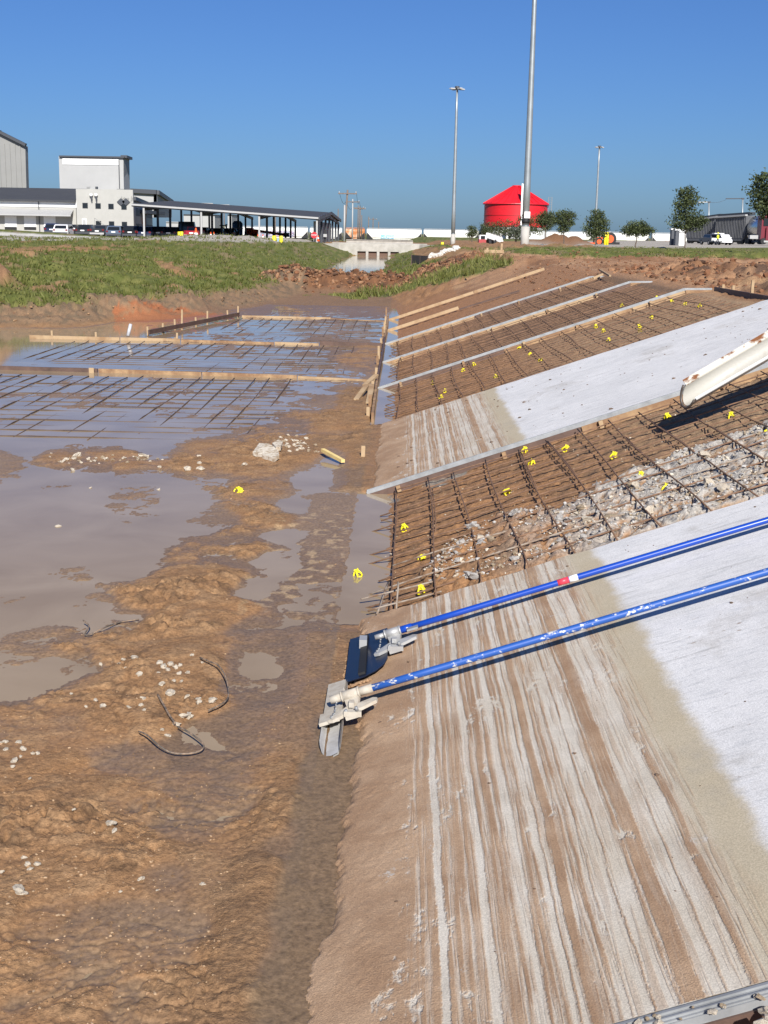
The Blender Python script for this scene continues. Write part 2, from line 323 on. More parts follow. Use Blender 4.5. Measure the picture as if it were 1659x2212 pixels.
def relief(x, y):
    """everything: returns z and masks"""
    x = np.asarray(x, float); y = np.asarray(y, float)
    # distance-limited detail
    f_near = 1 - sstep(14, 30, y); f_mid = 1 - sstep(40, 70, y)
    zt = tps(x, np.clip(y, -2, 170))
    zt = np.clip(zt, -.2, 2.2)
    far = sstep(160, 205, y)
    zt = zt * (1 - far) + far * np.maximum(0.45, 1.6 - (y - 170) * 1.2 / 250)
    px, py = project(x, y, np.zeros_like(x))
    E, R = Ef(px, py); farp = sstep(14.5, 17.5, y); E = np.where(E < 0, E * (.62 - .27 * farp), E); R = np.maximum(R, .24 * farp)
    wx = x + .12 * perlin(x * 2, y * 2, 3); wy = y + .12 * perlin(x * 2, y * 2, 4)
    n1 = fbm(wx * 1.1, wy * 1.1, 4, 1); n2 = fbm(wx * 4.5, wy * 4.5, 4, 2); n3 = fbm(x * 17, y * 17, 3, 5)
    c1 = clods(wx * 3.2, wy * 3.2, 21); c2 = clods(wx * 8.5, wy * 8.5, 31); c3 = clods(wx * 19, wy * 19, 41)
    lum = sstep(-.25, .45, fbm(x * 1.3, y * 1.3, 3, 51)) * 1.1 * R
    rg = np.clip(1 - np.abs(fbm(wx * 2.6, wy * 2.6, 3, 8)) * 3.2, 0, 1); rg2 = np.clip(1 - np.abs(fbm(x * 9 + n2, y * 9, 2, 9)) * 3.0, 0, 1)
    zf = E + n1 * (.0035 + .018 * R) + n2 * (.0022 + .010 * R) + n3 * .0028 * (.25 + R) + fbm(x * 40, y * 40, 2, 6) * .0022 * (.5 + R) \
        + lum * (c1 * .014 + sstep(.12, .62, c2) * .020 * (.3 + lum) + sstep(.1, .6, c3) * .010 + clods(x * 46, y * 46, 46) * .005 - .016) - lum * (rg ** 5) * .030 - R * (rg2 ** 4) * .016 * np.clip(.4 + lum, 0, 1)
    # tyre / boot gouges in the wet part
    zf = zf - .012 * np.clip(1 - np.abs(perlin(x * .9 + .3 * n1, y * .35, 61)) * 9, 0, 1) * f_near * (R > .1)
    # right slope soil
    zr = SLP * (x - TOE) - .13
    zr = np.where(zr > 1.82, 1.82 + (zr - 1.82) * .2, zr); zr = np.minimum(zr, 1.95)
    soil = n2 * .012 + c2 * .014 + n3 * .006 + c3 * .010
    zr = zr + soil * f_mid
    # rubble heap in the rebar bay
    rub = inpoly(px_s := project(x, y, SLP * (x - TOE) - .1)[0], py_s := project(x, y, SLP * (x - TOE) - .1)[1],
                 [(935,1275),(905,1240),(1000,1150),(1090,1110),(1220,1095),(1300,1040),(1420,1000),(1560,950),(1700,900),(1700,1070),(1640,1075),(1500,1120),(1300,1185),(1150,1225),(1030,1265)]) & (y > 8.85) & (y < 13.5) & (x > 0)
    rubf = rub.astype(float)
    zr = zr + rubf * (c2 * .028 + c1 * .02 + c3 * .018)
    inslab = (((y > 3.7) & (y < 8.8)) | ((y > 13.7) & (y < 18.5))) & (x > -.45)
    zr = zr - inslab * .06
    slabz = (y < 8.86) | ((y > 13.66) & (y < 18.53))
    stp = sstep(-.52, -.43, x + .05 * n1) * (1 - sstep(6.8, 8.0, y)) * sstep(2.6, 3.2, y)
    zf = zf * (1 - .85 * stp) + (.004 + .0025 * n2) * .85 * stp
    zf = zf + .032 * sstep(-.80, -.52, x) * (1 - sstep(8.5, 8.8, y) + sstep(13.66, 13.8, y) * (1 - sstep(18.4, 18.6, y))) * sstep(2.8, 3.3, y)
    zr = np.where(slabz & (x < .0), np.maximum(zr, zf), zr)
    # floor -> slope
    tsw = sstep(-.44, -.36, x + .012 * n2 * 2)
    z_near = zf * (1 - tsw) + zr * tsw
    # dirt lip between floor and bay
    z_near = z_near + .035 * np.exp(-((x + .395 + .01 * n2) / .022) ** 2) * ((y > 8.9) & (y < 13.6))
    # combine with banks
    bank_n = (n1 * .05 + n2 * .03 + c1 * .05 + (c1 * .10 + c2 * .04 - rg * .10) * sstep(.02, .12, zt) * (1 - sstep(.45, .6, zt))) * sstep(28, 36, y) + (clods(x * .7, y * .7, 71) * .20 + fbm(x * .35, y * .35, 3, 72) * .12) * sstep(.2, .8, zt) * (1 - sstep(120, 165, y))
    zl = zt + bank_n * np.clip(zt * 2 + .2, 0, 1)
    near_right = (x > TOE) & (y < 60)
    wR = sstep(44, 52, y)
    zz = np.where(near_right, zr * (1 - wR) + zl * wR, np.maximum(z_near, zl))
    top = near_right & (zr > 1.75)
    # scraped dirt ridge on top of the slope
    ridge = np.exp(-((x - 7.2) / 1.0) ** 2) * sstep(8, 16, y) * (1 - sstep(30, 38, y))
    cl = clods(wx * 1.4, wy * 1.4, 81)
    zz = zz + ridge * (.06 + .20 * cl + .07 * n1 + .06 * c1)
    plate = sstep(5.4, 6.2, x) * (1 - sstep(50, 56, y))
    zz = zz + plate * (n1 * .03 + c1 * .03 + .02 * n2)
    # earth dam across the channel
    dx_ = np.clip((x + 6.4) / 9.0, 0, 1)
    dyc = 61.5 + 1.5 * np.sin(dx_ * 3.0) + .6 * perlin(x * .5, x * 0 + 3.3, 91)
    dam = np.exp(-((y - dyc) / 2.0) ** 2) * sstep(-7.2, -5.6, x) * (1 - sstep(2.2, 4.2, x))
    hd = (.80 - .42 * dx_) * (1 + .25 * n1) + .32 * clods(wx * 1.5, wy * 1.5, 95) + .16 * clods(wx * 4, wy * 4, 96)
    zz = np.where(dam > .02, np.maximum(zz, zz * (1 - dam) + dam * np.maximum(hd, zz + .12 * cl + .05)), zz)
    # grassy berm in front of the car park
    wl_, wr_ = -6.3 - .006 * (y - 100), -1.35 + .004 * (y - 100)
    chn = sstep(0, .9, x - wl_) * sstep(0, .9, wr_ - x) * sstep(90, 97, y) * (1 - sstep(163, 164, y))
    zz = zz * (1 - chn) - .18 * chn
    bl = 2.78 - np.clip((x + 48) / 24.0, 0, 1) * 1.15
    berm = np.exp(-((y - 139) / 5.0) ** 2) * (1 - sstep(-26, -23, x))
    zz = zz * (1 - berm) + np.maximum(bl, zz) * berm
    hm = np.exp(-((x + 8.7) / .95) ** 2 - ((y - 41.2) / 1.0) ** 2) + .6 * np.exp(-((x + 7.2) / .8) ** 2 - ((y - 44.5) / 1.2) ** 2)
    zz = zz + hm * (.30 + .16 * c1 + .08 * n2)
    # soil heap left edge
    hp = np.exp(-((x + 13.6) / .55) ** 2 - ((y - 42.0) / .8) ** 2)
    zz = zz + hp * (.75 + .3 * cl)
    hp2 = np.exp(-((x - 15.0) / 2.6) ** 2 - ((y - 122) / 2.5) ** 2)
    zz = zz + hp2 * (.80 + .5 * clods(x * .9, y * .9, 98) + .6 * fbm(x * .3, y * .3, 3, 99))
    return zz, dict(E=E, R=R, zt=zt, zr=zr, rub=rubf, dam=dam, ridge=ridge, plate=plate, n1=n1, n2=n2, n3=n3, c1=c1, c2=c2, c3=c3, tsw=tsw, wR=wR, near_right=near_right, hp=hp, hp2=hp2, berm=berm, lum=lum, bankd=zt)

def gz(x, y):
    return float(relief(np.array([x]), np.array([y]))[0][0])

# ---- grid: fan of rows, fine near the viewer
rows = list(np.linspace(-6, 3.4, 14)); yv = 3.45
while yv < 75: rows.append(yv); yv += 0.00125 * yv ** 1.4
rows += list(np.geomspace(75.6, 200, 80)) + list(np.geomspace(206, 9000, 26))
rows = np.array(rows)
us = np.concatenate([np.linspace(-1.9, -.37, 24), np.linspace(-.355, .375, 520), np.linspace(.39, 1.9, 24)])
gx = us[None, :] * (np.maximum(rows[:, None], 2.5) + 1.0); gy = np.repeat(rows[:, None], len(us), 1)
NR, NC = gx.shape
X, Y = gx.ravel(), gy.ravel()
Zt, MK = relief(X, Y)
PX, PY = project(X, Y, Zt)

def lerp(a, b, t): return a * (1 - t[..., None]) + np.asarray(b) * t[..., None]
nz_l = fbm(X * .6, Y * .25, 4, 201); nz_m = fbm(X * 3, Y * 3, 3, 203)
ones = np.ones((len(X), 3))
colr = ones * np.array([.285, .160, .077])                                      # wet tan mud
colr = lerp(colr, [.365, .225, .118], sstep(.0, .9, MK['n2'] + MK['c3'] * .5) * .6)
colr = lerp(colr, [.215, .13, .07], sstep(.0, .7, nz_l) * .6)
colr = lerp(colr, [.35, .185, .08], sstep(.2, .7, fbm(X * .8, Y * .8, 3, 207)) * .5)
colr = lerp(colr, [.095, .06, .035], sstep(.62, .9, fbm(X * 5, Y * 5, 3, 209) + .4 * MK['lum']) * .5)
smooth_ = (1 - sstep(.16, .42, MK['R'] + .12 * nz_m)) * (X < TOE) * (Y < 16) * (Zt > 0)
colr = lerp(colr, [.205, .135, .084], smooth_ * .75)
# bottom-left wet film is greyer brown
film = (1 - sstep(.006, .024, Zt)) * (Zt > -.2) * (X < TOE) * (Y < 50)
colr = lerp(colr, lerp(ones * np.array([.185, .122, .074]), [.245, .165, .10], sstep(-.3, .5, nz_l)), film * .85)
# rear smooth mud
colr = lerp(colr, [.19, .122, .08], sstep(38, 44, Y) * (MK['zt'] < .1) * .7)
# right slope soils
onr = (MK['near_right'] & (X > TOE + .02)).astype(float)
soilc = lerp(ones * np.array([.32, .172, .082]), [.24, .14, .075], sstep(-.2, .6, nz_m))
soilc = lerp(soilc, [.35, .245, .15], sstep(1.2, 3.4, X) * .75)
soilc = lerp(soilc, [.15, .09, .055], sstep(22, 25, Y) * sstep(.8, 2.5, X) * .75 * (1 - sstep(33, 36, Y)))
soilc = lerp(soilc, [.33, .165, .08], sstep(32.5, 34.5, Y) * .8)
soilc = lerp(soilc, [.44, .42, .38], MK['rub'] * sstep(.5, 2.0, X) * sstep(.05, .6, MK['c3'] * .6 + MK['c2'] * .4 + .45 * nz_m) * .9)
soilc = lerp(soilc, [.30, .28, .24], ((X < .75) & (Y > 13.1) & (Y < 13.62)) * sstep(-.1, .5, nz_m) * .8)
colr = lerp(colr, soilc, onr * (1 - MK['wR'] * .6))
slz = ((Y < 8.86) | ((Y > 13.66) & (Y < 18.53)))
strip = sstep(-.50, -.42, X + .04 * nz_m + .05 * nz_l) * (1 - sstep(-.02, .05, X)) * slz * sstep(3.0, 3.4, Y) * (1 - .6 * sstep(6.6, 7.4, Y))
colr = lerp(colr, [.185, .126, .074], strip * .92)
spots = sstep(.30, .42, fbm(X * 7.5, Y * 7.5, 2, 231)) * sstep(-1.35, -1.0, X) * (1 - sstep(-.48, -.42, X)) * sstep(8.6, 9.4, Y) * (1 - sstep(12.2, 13.2, Y))
colr = lerp(colr, [.43, .30, .165], spots * .75)
# dirt plateau
dirt = lerp(ones * np.array([.35, .20, .11]), [.25, .13, .066], sstep(.0, .6, fbm(X * .7, Y * .22, 4, 211)))
dirt = lerp(dirt, [.42, .27, .15], sstep(.2, .8, fbm(X * .25, Y * 1.3, 3, 213)) * .6)
plat = (sstep(5.2, 5.7, X) * (Y < 75)) + ((Y > 44) & (X > 2) & (Y < 75))
plat = np.clip(plat, 0, 1)
colr = lerp(colr, dirt, plat)
colr = lerp(colr, [.10, .06, .04], np.clip(MK['ridge'] * sstep(.25, .75, fbm(X * .9, Y * .5, 3, 215)) * 1.6, 0, 1))
colr = lerp(colr, lerp(ones * np.array([.20, .095, .045]), [.12, .06, .032], sstep(-.1, .5, nz_m)), np.clip(MK['dam'] * 2.2, 0, 1))
# left scarp
sc_ = sstep(.03, .12, MK['zt']) * (1 - sstep(.5, .62, MK['zt'])) * (Y < 62) * (X < -3)
scc = lerp(ones * np.array([.26, .165, .095]), [.165, .12, .075], sstep(-.2, .5, nz_m))
redm = inpoly(PX + 8 * nz_m, PY + 6 * nz_m, [(245,665),(290,652),(340,655),(365,668),(400,664),(440,675),(500,680),(540,690),(400,715),(250,705)])
scc = lerp(scc, [.36, .125, .05], redm * .85)
colr = lerp(colr, scc, sc_ + redm * (sc_ < .1) * .8)
# grass cover (where it grows)
gn = fbm(X * .55, Y * .30, 4, 221); gn2 = fbm(X * 2.2, Y * 1.4, 3, 223)
g_left = (X < -3) & (Y > 32) & (Y < 128) & (PX < 700)
gl = sstep(.33, .47, MK['zt'] + .10 * gn2 + .05 * gn) * g_left
bare = inpoly(PX, PY, [(330,560),(360,565),(420,590),(440,600),(415,602),(350,580)]) | inpoly(PX, PY, [(440,540),(500,560),(540,575),(535,582),(480,565),(430,548)]) | inpoly(PX, PY, [(0,536),(140,530),(200,534),(250,540),(120,543),(0,546)])
bsoft = sstep(-.9, .05, gn2) * bare
gl = gl * (1 - bsoft * .95) * (1 - .75 * sstep(.35, .75, gn + gn2 * .6))
poly_r = [(640,640),(700,632),(760,645),(830,644),(900,622),(1000,600),(1108,574),(1095,560),(1030,558),(960,574),(900,588),(830,598),(770,628),(720,632)]
gr = inpoly(PX + 5 * gn2, PY + 4 * gn, poly_r).astype(float) * (Y > 42)
gch = ((Y > 64) & (Y < 166) & (X > -14) & (X < 4.5) & (Zt > .015)).astype(float) * (1 - inpoly(PX, PY, [(930,533),(1000,536),(1130,548),(1140,560),(1000,556),(900,566),(890,540)]) * .9)
poly_g = [(1050,536),(1200,532),(1300,533),(1480,534),(1760,532),(1760,556),(1659,557),(1500,557),(1300,557),(1130,548),(1060,545)]
gf = inpoly(PX, PY + 3 * gn, poly_g) * (Y > 48)
gfar = (Y > 200) * 1.0
gberm = ((MK['berm'] > .62) | ((MK['berm'] > .05) & (Y > 139))) * (X < -20) * 1.0
grass = np.clip(gl + gr + gch + gf + gfar + gberm, 0, 1) * (1 - np.clip(MK['dam'] * 3, 0, 1)) * (1 - np.clip(MK['hp'] * 3, 0, 1)) * (1 - np.clip(MK['hp2'] * 4, 0, 1))
gcol = lerp(ones * np.array([.108, .124, .029]), [.19, .186, .056], sstep(-.2, .7, gn2))
gcol = lerp(gcol, [.225, .165, .095], sstep(.10, .65, gn + .4 * gn2) * .75)
colr = lerp(colr, gcol, grass)
# pale concrete pavements in the distance (left road, right yard)
pave_l = sstep(88, 90, Y) * (X < -9.5) * (Y < 200) * (MK['berm'] < .25)
pave_r = inpoly(PX, PY, [(1130,520),(1760,520),(1760,534),(1500,536),(1300,534),(1130,531)]) * (Y > 90) * (Y < 420)
colr = lerp(colr, [.56, .535, .48], ((MK['berm'] > .05) & (MK['berm'] < .62) & (Y < 139) & (X < -24)) * 1.0)
pave = np.clip(pave_l * (PY < 522) + pave_r, 0, 1)
colr = lerp(colr, [.38, .345, .29], pave)
colr = lerp(colr, [.22, .115, .058], np.clip(MK['hp2'] * 3, 0, 1)); colr = lerp(colr, [.30, .17, .09], np.clip(MK['hp'] * 2.5, 0, 1))
wet = np.clip(strip * .8 + smooth_ * .55 + film + ((Zt < .03) & (Y < 50) & (X < .1)) * .5, 0, 1)

GX, GY = X, Y
me = bpy.data.meshes.new("ground")
idx = np.arange(NR * NC).reshape(NR, NC)
quads = np.stack([idx[:-1, :-1], idx[:-1, 1:], idx[1:, 1:], idx[1:, :-1]], -1).reshape(-1, 4)
me.vertices.add(len(X)); me.vertices.foreach_set("co", np.stack([X, Y, Zt], 1).astype(np.float32).ravel())
me.loops.add(quads.size); me.loops.foreach_set("vertex_index", quads.astype(np.int32).ravel())
me.polygons.add(len(quads)); me.polygons.foreach_set("loop_start", np.arange(0, quads.size, 4, dtype=np.int32)); me.polygons.foreach_set("loop_total", np.full(len(quads), 4, np.int32))
me.polygons.foreach_set("use_smooth", np.ones(len(quads), bool))
me.update(calc_edges=True)
ca = me.color_attributes.new("albedo", 'FLOAT_COLOR', 'POINT')
ca.data.foreach_set("color", np.concatenate([colr, wet[:, None]], 1).astype(np.float32).ravel())
ground = bpy.data.objects.new("ground", me); COL.objects.link(ground); ground["kind"] = "structure"
gm = bpy.data.materials.new("muddy_earth"); gm.use_nodes = True
nt = gm.node_tree; N = nt.nodes; L = nt.links; bs = N["Principled BSDF"]
at = N.new("ShaderNodeAttribute"); at.attribute_name = "albedo"
tc = N.new("ShaderNodeTexCoord")
nA = N.new("ShaderNodeTexNoise"); nA.inputs["Scale"].default_value = 38; nA.inputs["Detail"].default_value = 6; nA.inputs["Roughness"].default_value = .7
L.new(tc.outputs["Object"], nA.inputs["Vector"])
rp = N.new("ShaderNodeMapRange"); rp.inputs["From Min"].default_value = .3; rp.inputs["From Max"].default_value = .72; rp.inputs["To Min"].default_value = .55; rp.inputs["To Max"].default_value = 1.45
L.new(nA.outputs[0], rp.inputs[0])
mx = N.new("ShaderNodeVectorMath"); mx.operation = 'SCALE'; L.new(at.outputs["Color"], mx.inputs[0]); L.new(rp.outputs[0], mx.inputs["Scale"])
L.new(mx.outputs[0], bs.inputs["Base Color"])
rr = N.new("ShaderNodeMapRange"); rr.inputs["To Min"].default_value = .85; rr.inputs["To Max"].default_value = .46; L.new(at.outputs["Alpha"], rr.inputs[0]); L.new(rr.outputs[0], bs.inputs["Roughness"])
bs.inputs["Specular IOR Level"].default_value = .22
nB = N.new("ShaderNodeTexNoise"); nB.inputs["Scale"].default_value = 130; nB.inputs["Detail"].default_value = 4; L.new(tc.outputs["Object"], nB.inputs["Vector"])
bp2 = N.new("ShaderNodeBump"); bp2.inputs["Strength"].default_value = .7; bp2.inputs["Distance"].default_value = .006; L.new(nB.outputs[0], bp2.inputs["Height"])
bp = N.new("ShaderNodeBump"); L.new(bp2.outputs[0], bp.inputs["Normal"]); bp.inputs["Strength"].default_value = .8; bp.inputs["Distance"].default_value = .014
_bs = N.new("ShaderNodeMapRange"); _bs.inputs["To Min"].default_value = .85; _bs.inputs["To Max"].default_value = .12; L.new(at.outputs["Alpha"], _bs.inputs[0]); L.new(_bs.outputs[0], bp.inputs["Strength"]); L.new(_bs.outputs[0], bp2.inputs["Strength"])
L.new(nA.outputs[0], bp.inputs["Height"]); L.new(bp.outputs[0], bs.inputs["Normal"])
me.materials.append(gm)

# ---- standing water
def water_sheet(name, poly, z=0.0):
    m = bpy.data.materials.get("muddy_water_surface")
    if m is None:
        m = bpy.data.materials.new("muddy_water_surface"); m.use_nodes = True
        n = m.node_tree.nodes; l = m.node_tree.links; b = n["Principled BSDF"]
        t = n.new("ShaderNodeTexCoord"); a = n.new("ShaderNodeTexNoise"); a.inputs["Scale"].default_value = .9; a.inputs["Detail"].default_value = 7; a.inputs["Distortion"].default_value = .6
        l.new(t.outputs["Object"], a.inputs["Vector"])
        r = n.new("ShaderNodeValToRGB"); r.color_ramp.elements[0].position = .35; r.color_ramp.elements[1].position = .7
        r.color_ramp.elements[0].color = (.270, .195, .115, 1); r.color_ramp.elements[1].color = (.350, .265, .170, 1)
        l.new(a.outputs[0], r.inputs[0]); l.new(r.outputs[0], b.inputs["Base Color"])
        b.inputs["Roughness"].default_value = .06; b.inputs["IOR"].default_value = 1.24
        w = n.new("ShaderNodeTexNoise"); w.inputs["Scale"].default_value = 5; w.inputs["Detail"].default_value = 3; l.new(t.outputs["Object"], w.inputs["Vector"])
        bb = n.new("ShaderNodeBump"); bb.inputs["Strength"].default_value = .05; bb.inputs["Distance"].default_value = .01
        l.new(w.outputs[0], bb.inputs["Height"]); l.new(bb.outputs[0], b.inputs["Normal"])
    mb = MB(); mb.add([(x, y, z) for x, y in poly], [tuple(range(len(poly)))])
    o = mb.build(name, m, None, (0, 0, 0)); o["kind"] = "structure"; return o
water_sheet("muddy_water", [(-14.5, 1), (.25, 1), (.25, 49), (-14.5, 49)])
water_sheet("channel_water", [(-8, 66), (1.5, 66), (1.5, 162.5), (-8, 162.5)])

# ================================================================ CONCRETE SLABS
def slab_material():
    m = bpy.data.materials.new("muddy_lined_concrete"); m.use_nodes = True
    nt = m.node_tree; N = nt.nodes; L = nt.links; b = N["Principled BSDF"]
    tc = N.new("ShaderNodeTexCoord"); sep = N.new("ShaderNodeSeparateXYZ"); L.new(tc.outputs["Object"], sep.inputs[0])
    def noise(scale, sx, sy, sz, detail=4, rough=.6, dist=0.0):
        mp = N.new("ShaderNodeMapping"); mp.inputs["Scale"].default_value = (sx, sy, sz); L.new(tc.outputs["Object"], mp.inputs[0])
        n = N.new("ShaderNodeTexNoise"); n.inputs["Scale"].default_value = scale; n.inputs["Detail"].default_value = detail; n.inputs["Roughness"].default_value = rough; n.inputs["Distortion"].default_value = dist
        L.new(mp.outputs[0], n.inputs["Vector"]); return n.outputs[0]
    def math_(op, a, c=None, clamp=False):
        n = N.new("ShaderNodeMath"); n.operation = op; n.use_clamp = clamp
        for i, v in enumerate((a, c)):
            if v is None: continue
            if isinstance(v, (int, float)): n.inputs[i].default_value = v
            else: L.new(v, n.inputs[i])
        return n.outputs[0]
    def rng_(v, a, c, lo=0.0, hi=1.0):
        n = N.new("ShaderNodeMapRange"); n.interpolation_type = 'SMOOTHSTEP'
        n.inputs["From Min"].default_value = a; n.inputs["From Max"].default_value = c; n.inputs["To Min"].default_value = lo; n.inputs["To Max"].default_value = hi
        L.new(v, n.inputs[0]); return n.outputs[0]
    def mix(f, a, c):
        n = N.new("ShaderNodeMix"); n.data_type = 'RGBA'
        if isinstance(f, (int, float)): n.inputs[0].default_value = f
        else: L.new(f, n.inputs[0])
        for s, v in ((6, a), (7, c)):
            if isinstance(v, tuple): n.inputs[s].default_value = (*v, 1)
            else: L.new(v, n.inputs[s])
        return n.outputs[2]
    # ragged waterline wobble
    wob = noise(1.0, 1.2, 1.4, 1, 2); wob2 = noise(9, 1, 1, 1, 4); wob3 = noise(60, 1, 1, 1, 3)
    x = math_('ADD', sep.outputs[0], math_('MULTIPLY', math_('SUBTRACT', wob, .5), .035))
    x = math_('ADD', x, math_('MULTIPLY', math_('SUBTRACT', wob2, .5), .010))
    x = math_('ADD', x, math_('MULTIPLY', math_('SUBTRACT', wob3, .5), .016))
    # receding-water lines: position -> mud cover (1 mud, 0 clean)
    lines = [(0, .95), (.11, .93), (.121, .55), (.136, .9), (.157, .55), (.172, .9), (.188, .9), (.197, .0), (.220, .0), (.228, .9), (.256, .4), (.268, .85), (.282, .55), (.297, .9), (.317, .4), (.330, .8), (.350, .7), (.368, .02), (.388, .08), (.396, .8), (.418, .45), (.429, .85), (.452, .85), (.468, .35), (.478, .75)]
    lines2 = [(.478, .85), (.508, .1), (.532, .15), (.540, .75), (.551, .4), (.562, .72), (.575, .4), (.586, .8), (.606, .02), (.620, .05), (.626, .6), (.634, .15), (.650, .2), (.658, .95), (.688, .95), (.694, .35), (.71, .4), (.718, .75), (.730, .35), (.742, .85), (.752, .2), (.770, .25), (.776, .7), (.786, .25), (.838, .15), (.846, .75), (.853, .2), (.912, .25), (.922, .9), (.931, .3), (.942, .9)]
    lines3 = [(.942, .9), (.996, .85), (1.005, .25), (1.06, .15), (1.068, .6), (1.075, .2), (1.10, .12), (1.135, .2), (1.142, .7), (1.178, .4), (1.2, .22), (1.7, .2)]
    def ramp(pts, lo, hi):
        r = N.new("ShaderNodeValToRGB"); e = r.color_ramp.elements
        P = [((p - lo) / (hi - lo), v) for p, v in pts]
        e[0].position = P[0][0]; e[0].color = (P[0][1],) * 3 + (1,); e[1].position = P[-1][0]; e[1].color = (P[-1][1],) * 3 + (1,)
        for p, v in P[1:-1]:
            q = e.new(p); q.color = (v, v, v, 1)
        mr = N.new("ShaderNodeMapRange"); mr.inputs["From Min"].default_value = lo; mr.inputs["From Max"].default_value = hi; L.new(x, mr.inputs[0]); L.new(mr.outputs[0], r.inputs[0])
        return r.outputs[0]
    r1 = ramp(lines, 0, .478); r2 = ramp(lines2, .478, .942); r3 = ramp(lines3, .942, 1.7)
    g1 = math_('GREATER_THAN', x, .478); g2 = math_('GREATER_THAN', x, .942)
    lin = mix(g2, mix(g1, r1, r2), r3)
    bw = N.new("ShaderNodeRGBToBW"); L.new(lin, bw.inputs[0])
    # further random lines so that no two slabs look alike
    l2 = rng_(noise(34, 1, .05, 0, 3, .7), .44, .54); l3 = rng_(noise(9, 1, .06, 0, 3, .7, .3), .42, .56)
    rnd = math_('MULTIPLY', math_('ADD', math_('MULTIPLY', l2, .95), l3), .55)
    yfar = rng_(sep.outputs[1], 10.0, 11.0, .18, .72)
    cov = math_('ADD', math_('MULTIPLY', bw.outputs[0], math_('SUBTRACT', 1.0, yfar)), math_('MULTIPLY', rnd, yfar))
    low = rng_(sep.outputs[0], .02, .20, 1.0, 0.0)
    cov = math_('ADD', cov, math_('MULTIPLY', math_('SUBTRACT', rng_(noise(42, 1, .03, 0, 2, .6), .46, .54), .5), .26), True)
    cov = math_('MAXIMUM', cov, low)
    patch = rng_(noise(2.6, 1.6, .6, 1, 6, .75), .57, .66); patch2 = rng_(noise(14, 1, 1, 1, 4), .40, .62)
    cov = math_('SUBTRACT', cov, math_('MULTIPLY', math_('MULTIPLY', patch, patch2), .75), True)
    fade = rng_(math_('ADD', sep.outputs[0], math_('MULTIPLY', math_('SUBTRACT', wob, .5), .25)), 1.22, 1.30, 1.0, 0.0)
    cov = rng_(cov, .08, .90)
    cov = math_('MULTIPLY', cov, fade)
    grain = rng_(noise(150, 1, 1, 1, 3, .7), .3, .7, .78, 1.18)
    mud = mix(rng_(noise(3, 1, 1, 1, 5), .35, .68), (.35, .220, .130), (.47, .318, .200))
    wash = mix(rng_(noise(2, 1, 1, 1, 5), .3, .7), (.54, .475, .375), (.635, .58, .49))
    # clean set concrete
    c0 = mix(rng_(noise(1.3, 1, 1, 1, 7, .7), .3, .72), (.635, .625, .605), (.75, .735, .71))
    broom = rng_(noise(22, .22, 1.8, 1, 4, .65), .48, .72)
    c0 = mix(math_('MULTIPLY', broom, .55), c0, (.46, .465, .465))
    strk = rng_(noise(5, .20, 3.5, 1, 4, .7), .54, .70)
    c0 = mix(math_('MULTIPLY', strk, .55), c0, (.40, .39, .37))
    spot = rng_(noise(17, .5, 1.3, 1, 3, .6), .66, .72)
    spotm = math_('MULTIPLY', spot, rng_(noise(1.1, 1, 1, 1, 3), .5, .6))
    c0 = mix(math_('MULTIPLY', spotm, .8), c0, (.27, .19, .13))
    # tan edge of the highest waterline
    e1 = math_('ADD', sep.outputs[0], math_('MULTIPLY', math_('SUBTRACT', noise(3.0, 1, 1, 1, 7, .75), .5), .20))
    tan = math_('MULTIPLY', rng_(e1, 1.10, 1.27), rng_(e1, 1.35, 1.45, 1.0, 0.0))
    below = rng_(e1, 1.36, 1.42, 1.0, 0.0)
    base = mix(below, c0, wash)
    base = mix(math_('MULTIPLY', tan, .75), base, (.45, .375, .245))
    stain = math_('MULTIPLY', rng_(noise(1.0, 1, .8, 1, 6, .7), .56, .70), .42)
    base = mix(stain, base, (.36, .325, .27))
    colr_ = mix(cov, base, mud)
    # light splash marks
    spl = math_('MULTIPLY', rng_(noise(3.3, 1.2, .8, 1, 6, .8), .62, .68), rng_(noise(40, 1, 1, 1, 3), .42, .6))
    colr_ = mix(math_('MULTIPLY', spl, .75), colr_, (.56, .52, .46))
    drip = math_('MULTIPLY', rng_(noise(3.2, .7, 2.2, 1, 4, .6, .8), .46, .56), math_('MULTIPLY', rng_(sep.outputs[0], -.20, -.12, 1.0, 0.0), rng_(sep.outputs[1], 11.0, 12.0)))
    colr_ = mix(math_('MULTIPLY', drip, .85), colr_, (.52, .52, .49))
    vm = N.new("ShaderNodeVectorMath"); vm.operation = 'SCALE'; L.new(colr_, vm.inputs[0]); L.new(grain, vm.inputs["Scale"])
    L.new(vm.outputs[0], b.inputs["Base Color"])
    b.inputs["Roughness"].default_value = .85; b.inputs["Specular IOR Level"].default_value = .25
    hgt = math_('ADD', math_('MULTIPLY', cov, .5), math_('MULTIPLY', noise(120, 1, 1, 1, 4, .7), math_('ADD', math_('MULTIPLY', cov, .6), .25)))
    bp = N.new("ShaderNodeBump"); bp.inputs["Strength"].default_value = .75; bp.inputs["Distance"].default_value = .008
    L.new(hgt, bp.inputs["Height"]); L.new(bp.outputs[0], b.inputs["Normal"])
    return m
SLABM = slab_material()
FRESH = mat("rough_poured_edge", (.40, .39, .37), .95, color2=(.25, .20, .15), vscale=9, bump=.8, bscale=30)

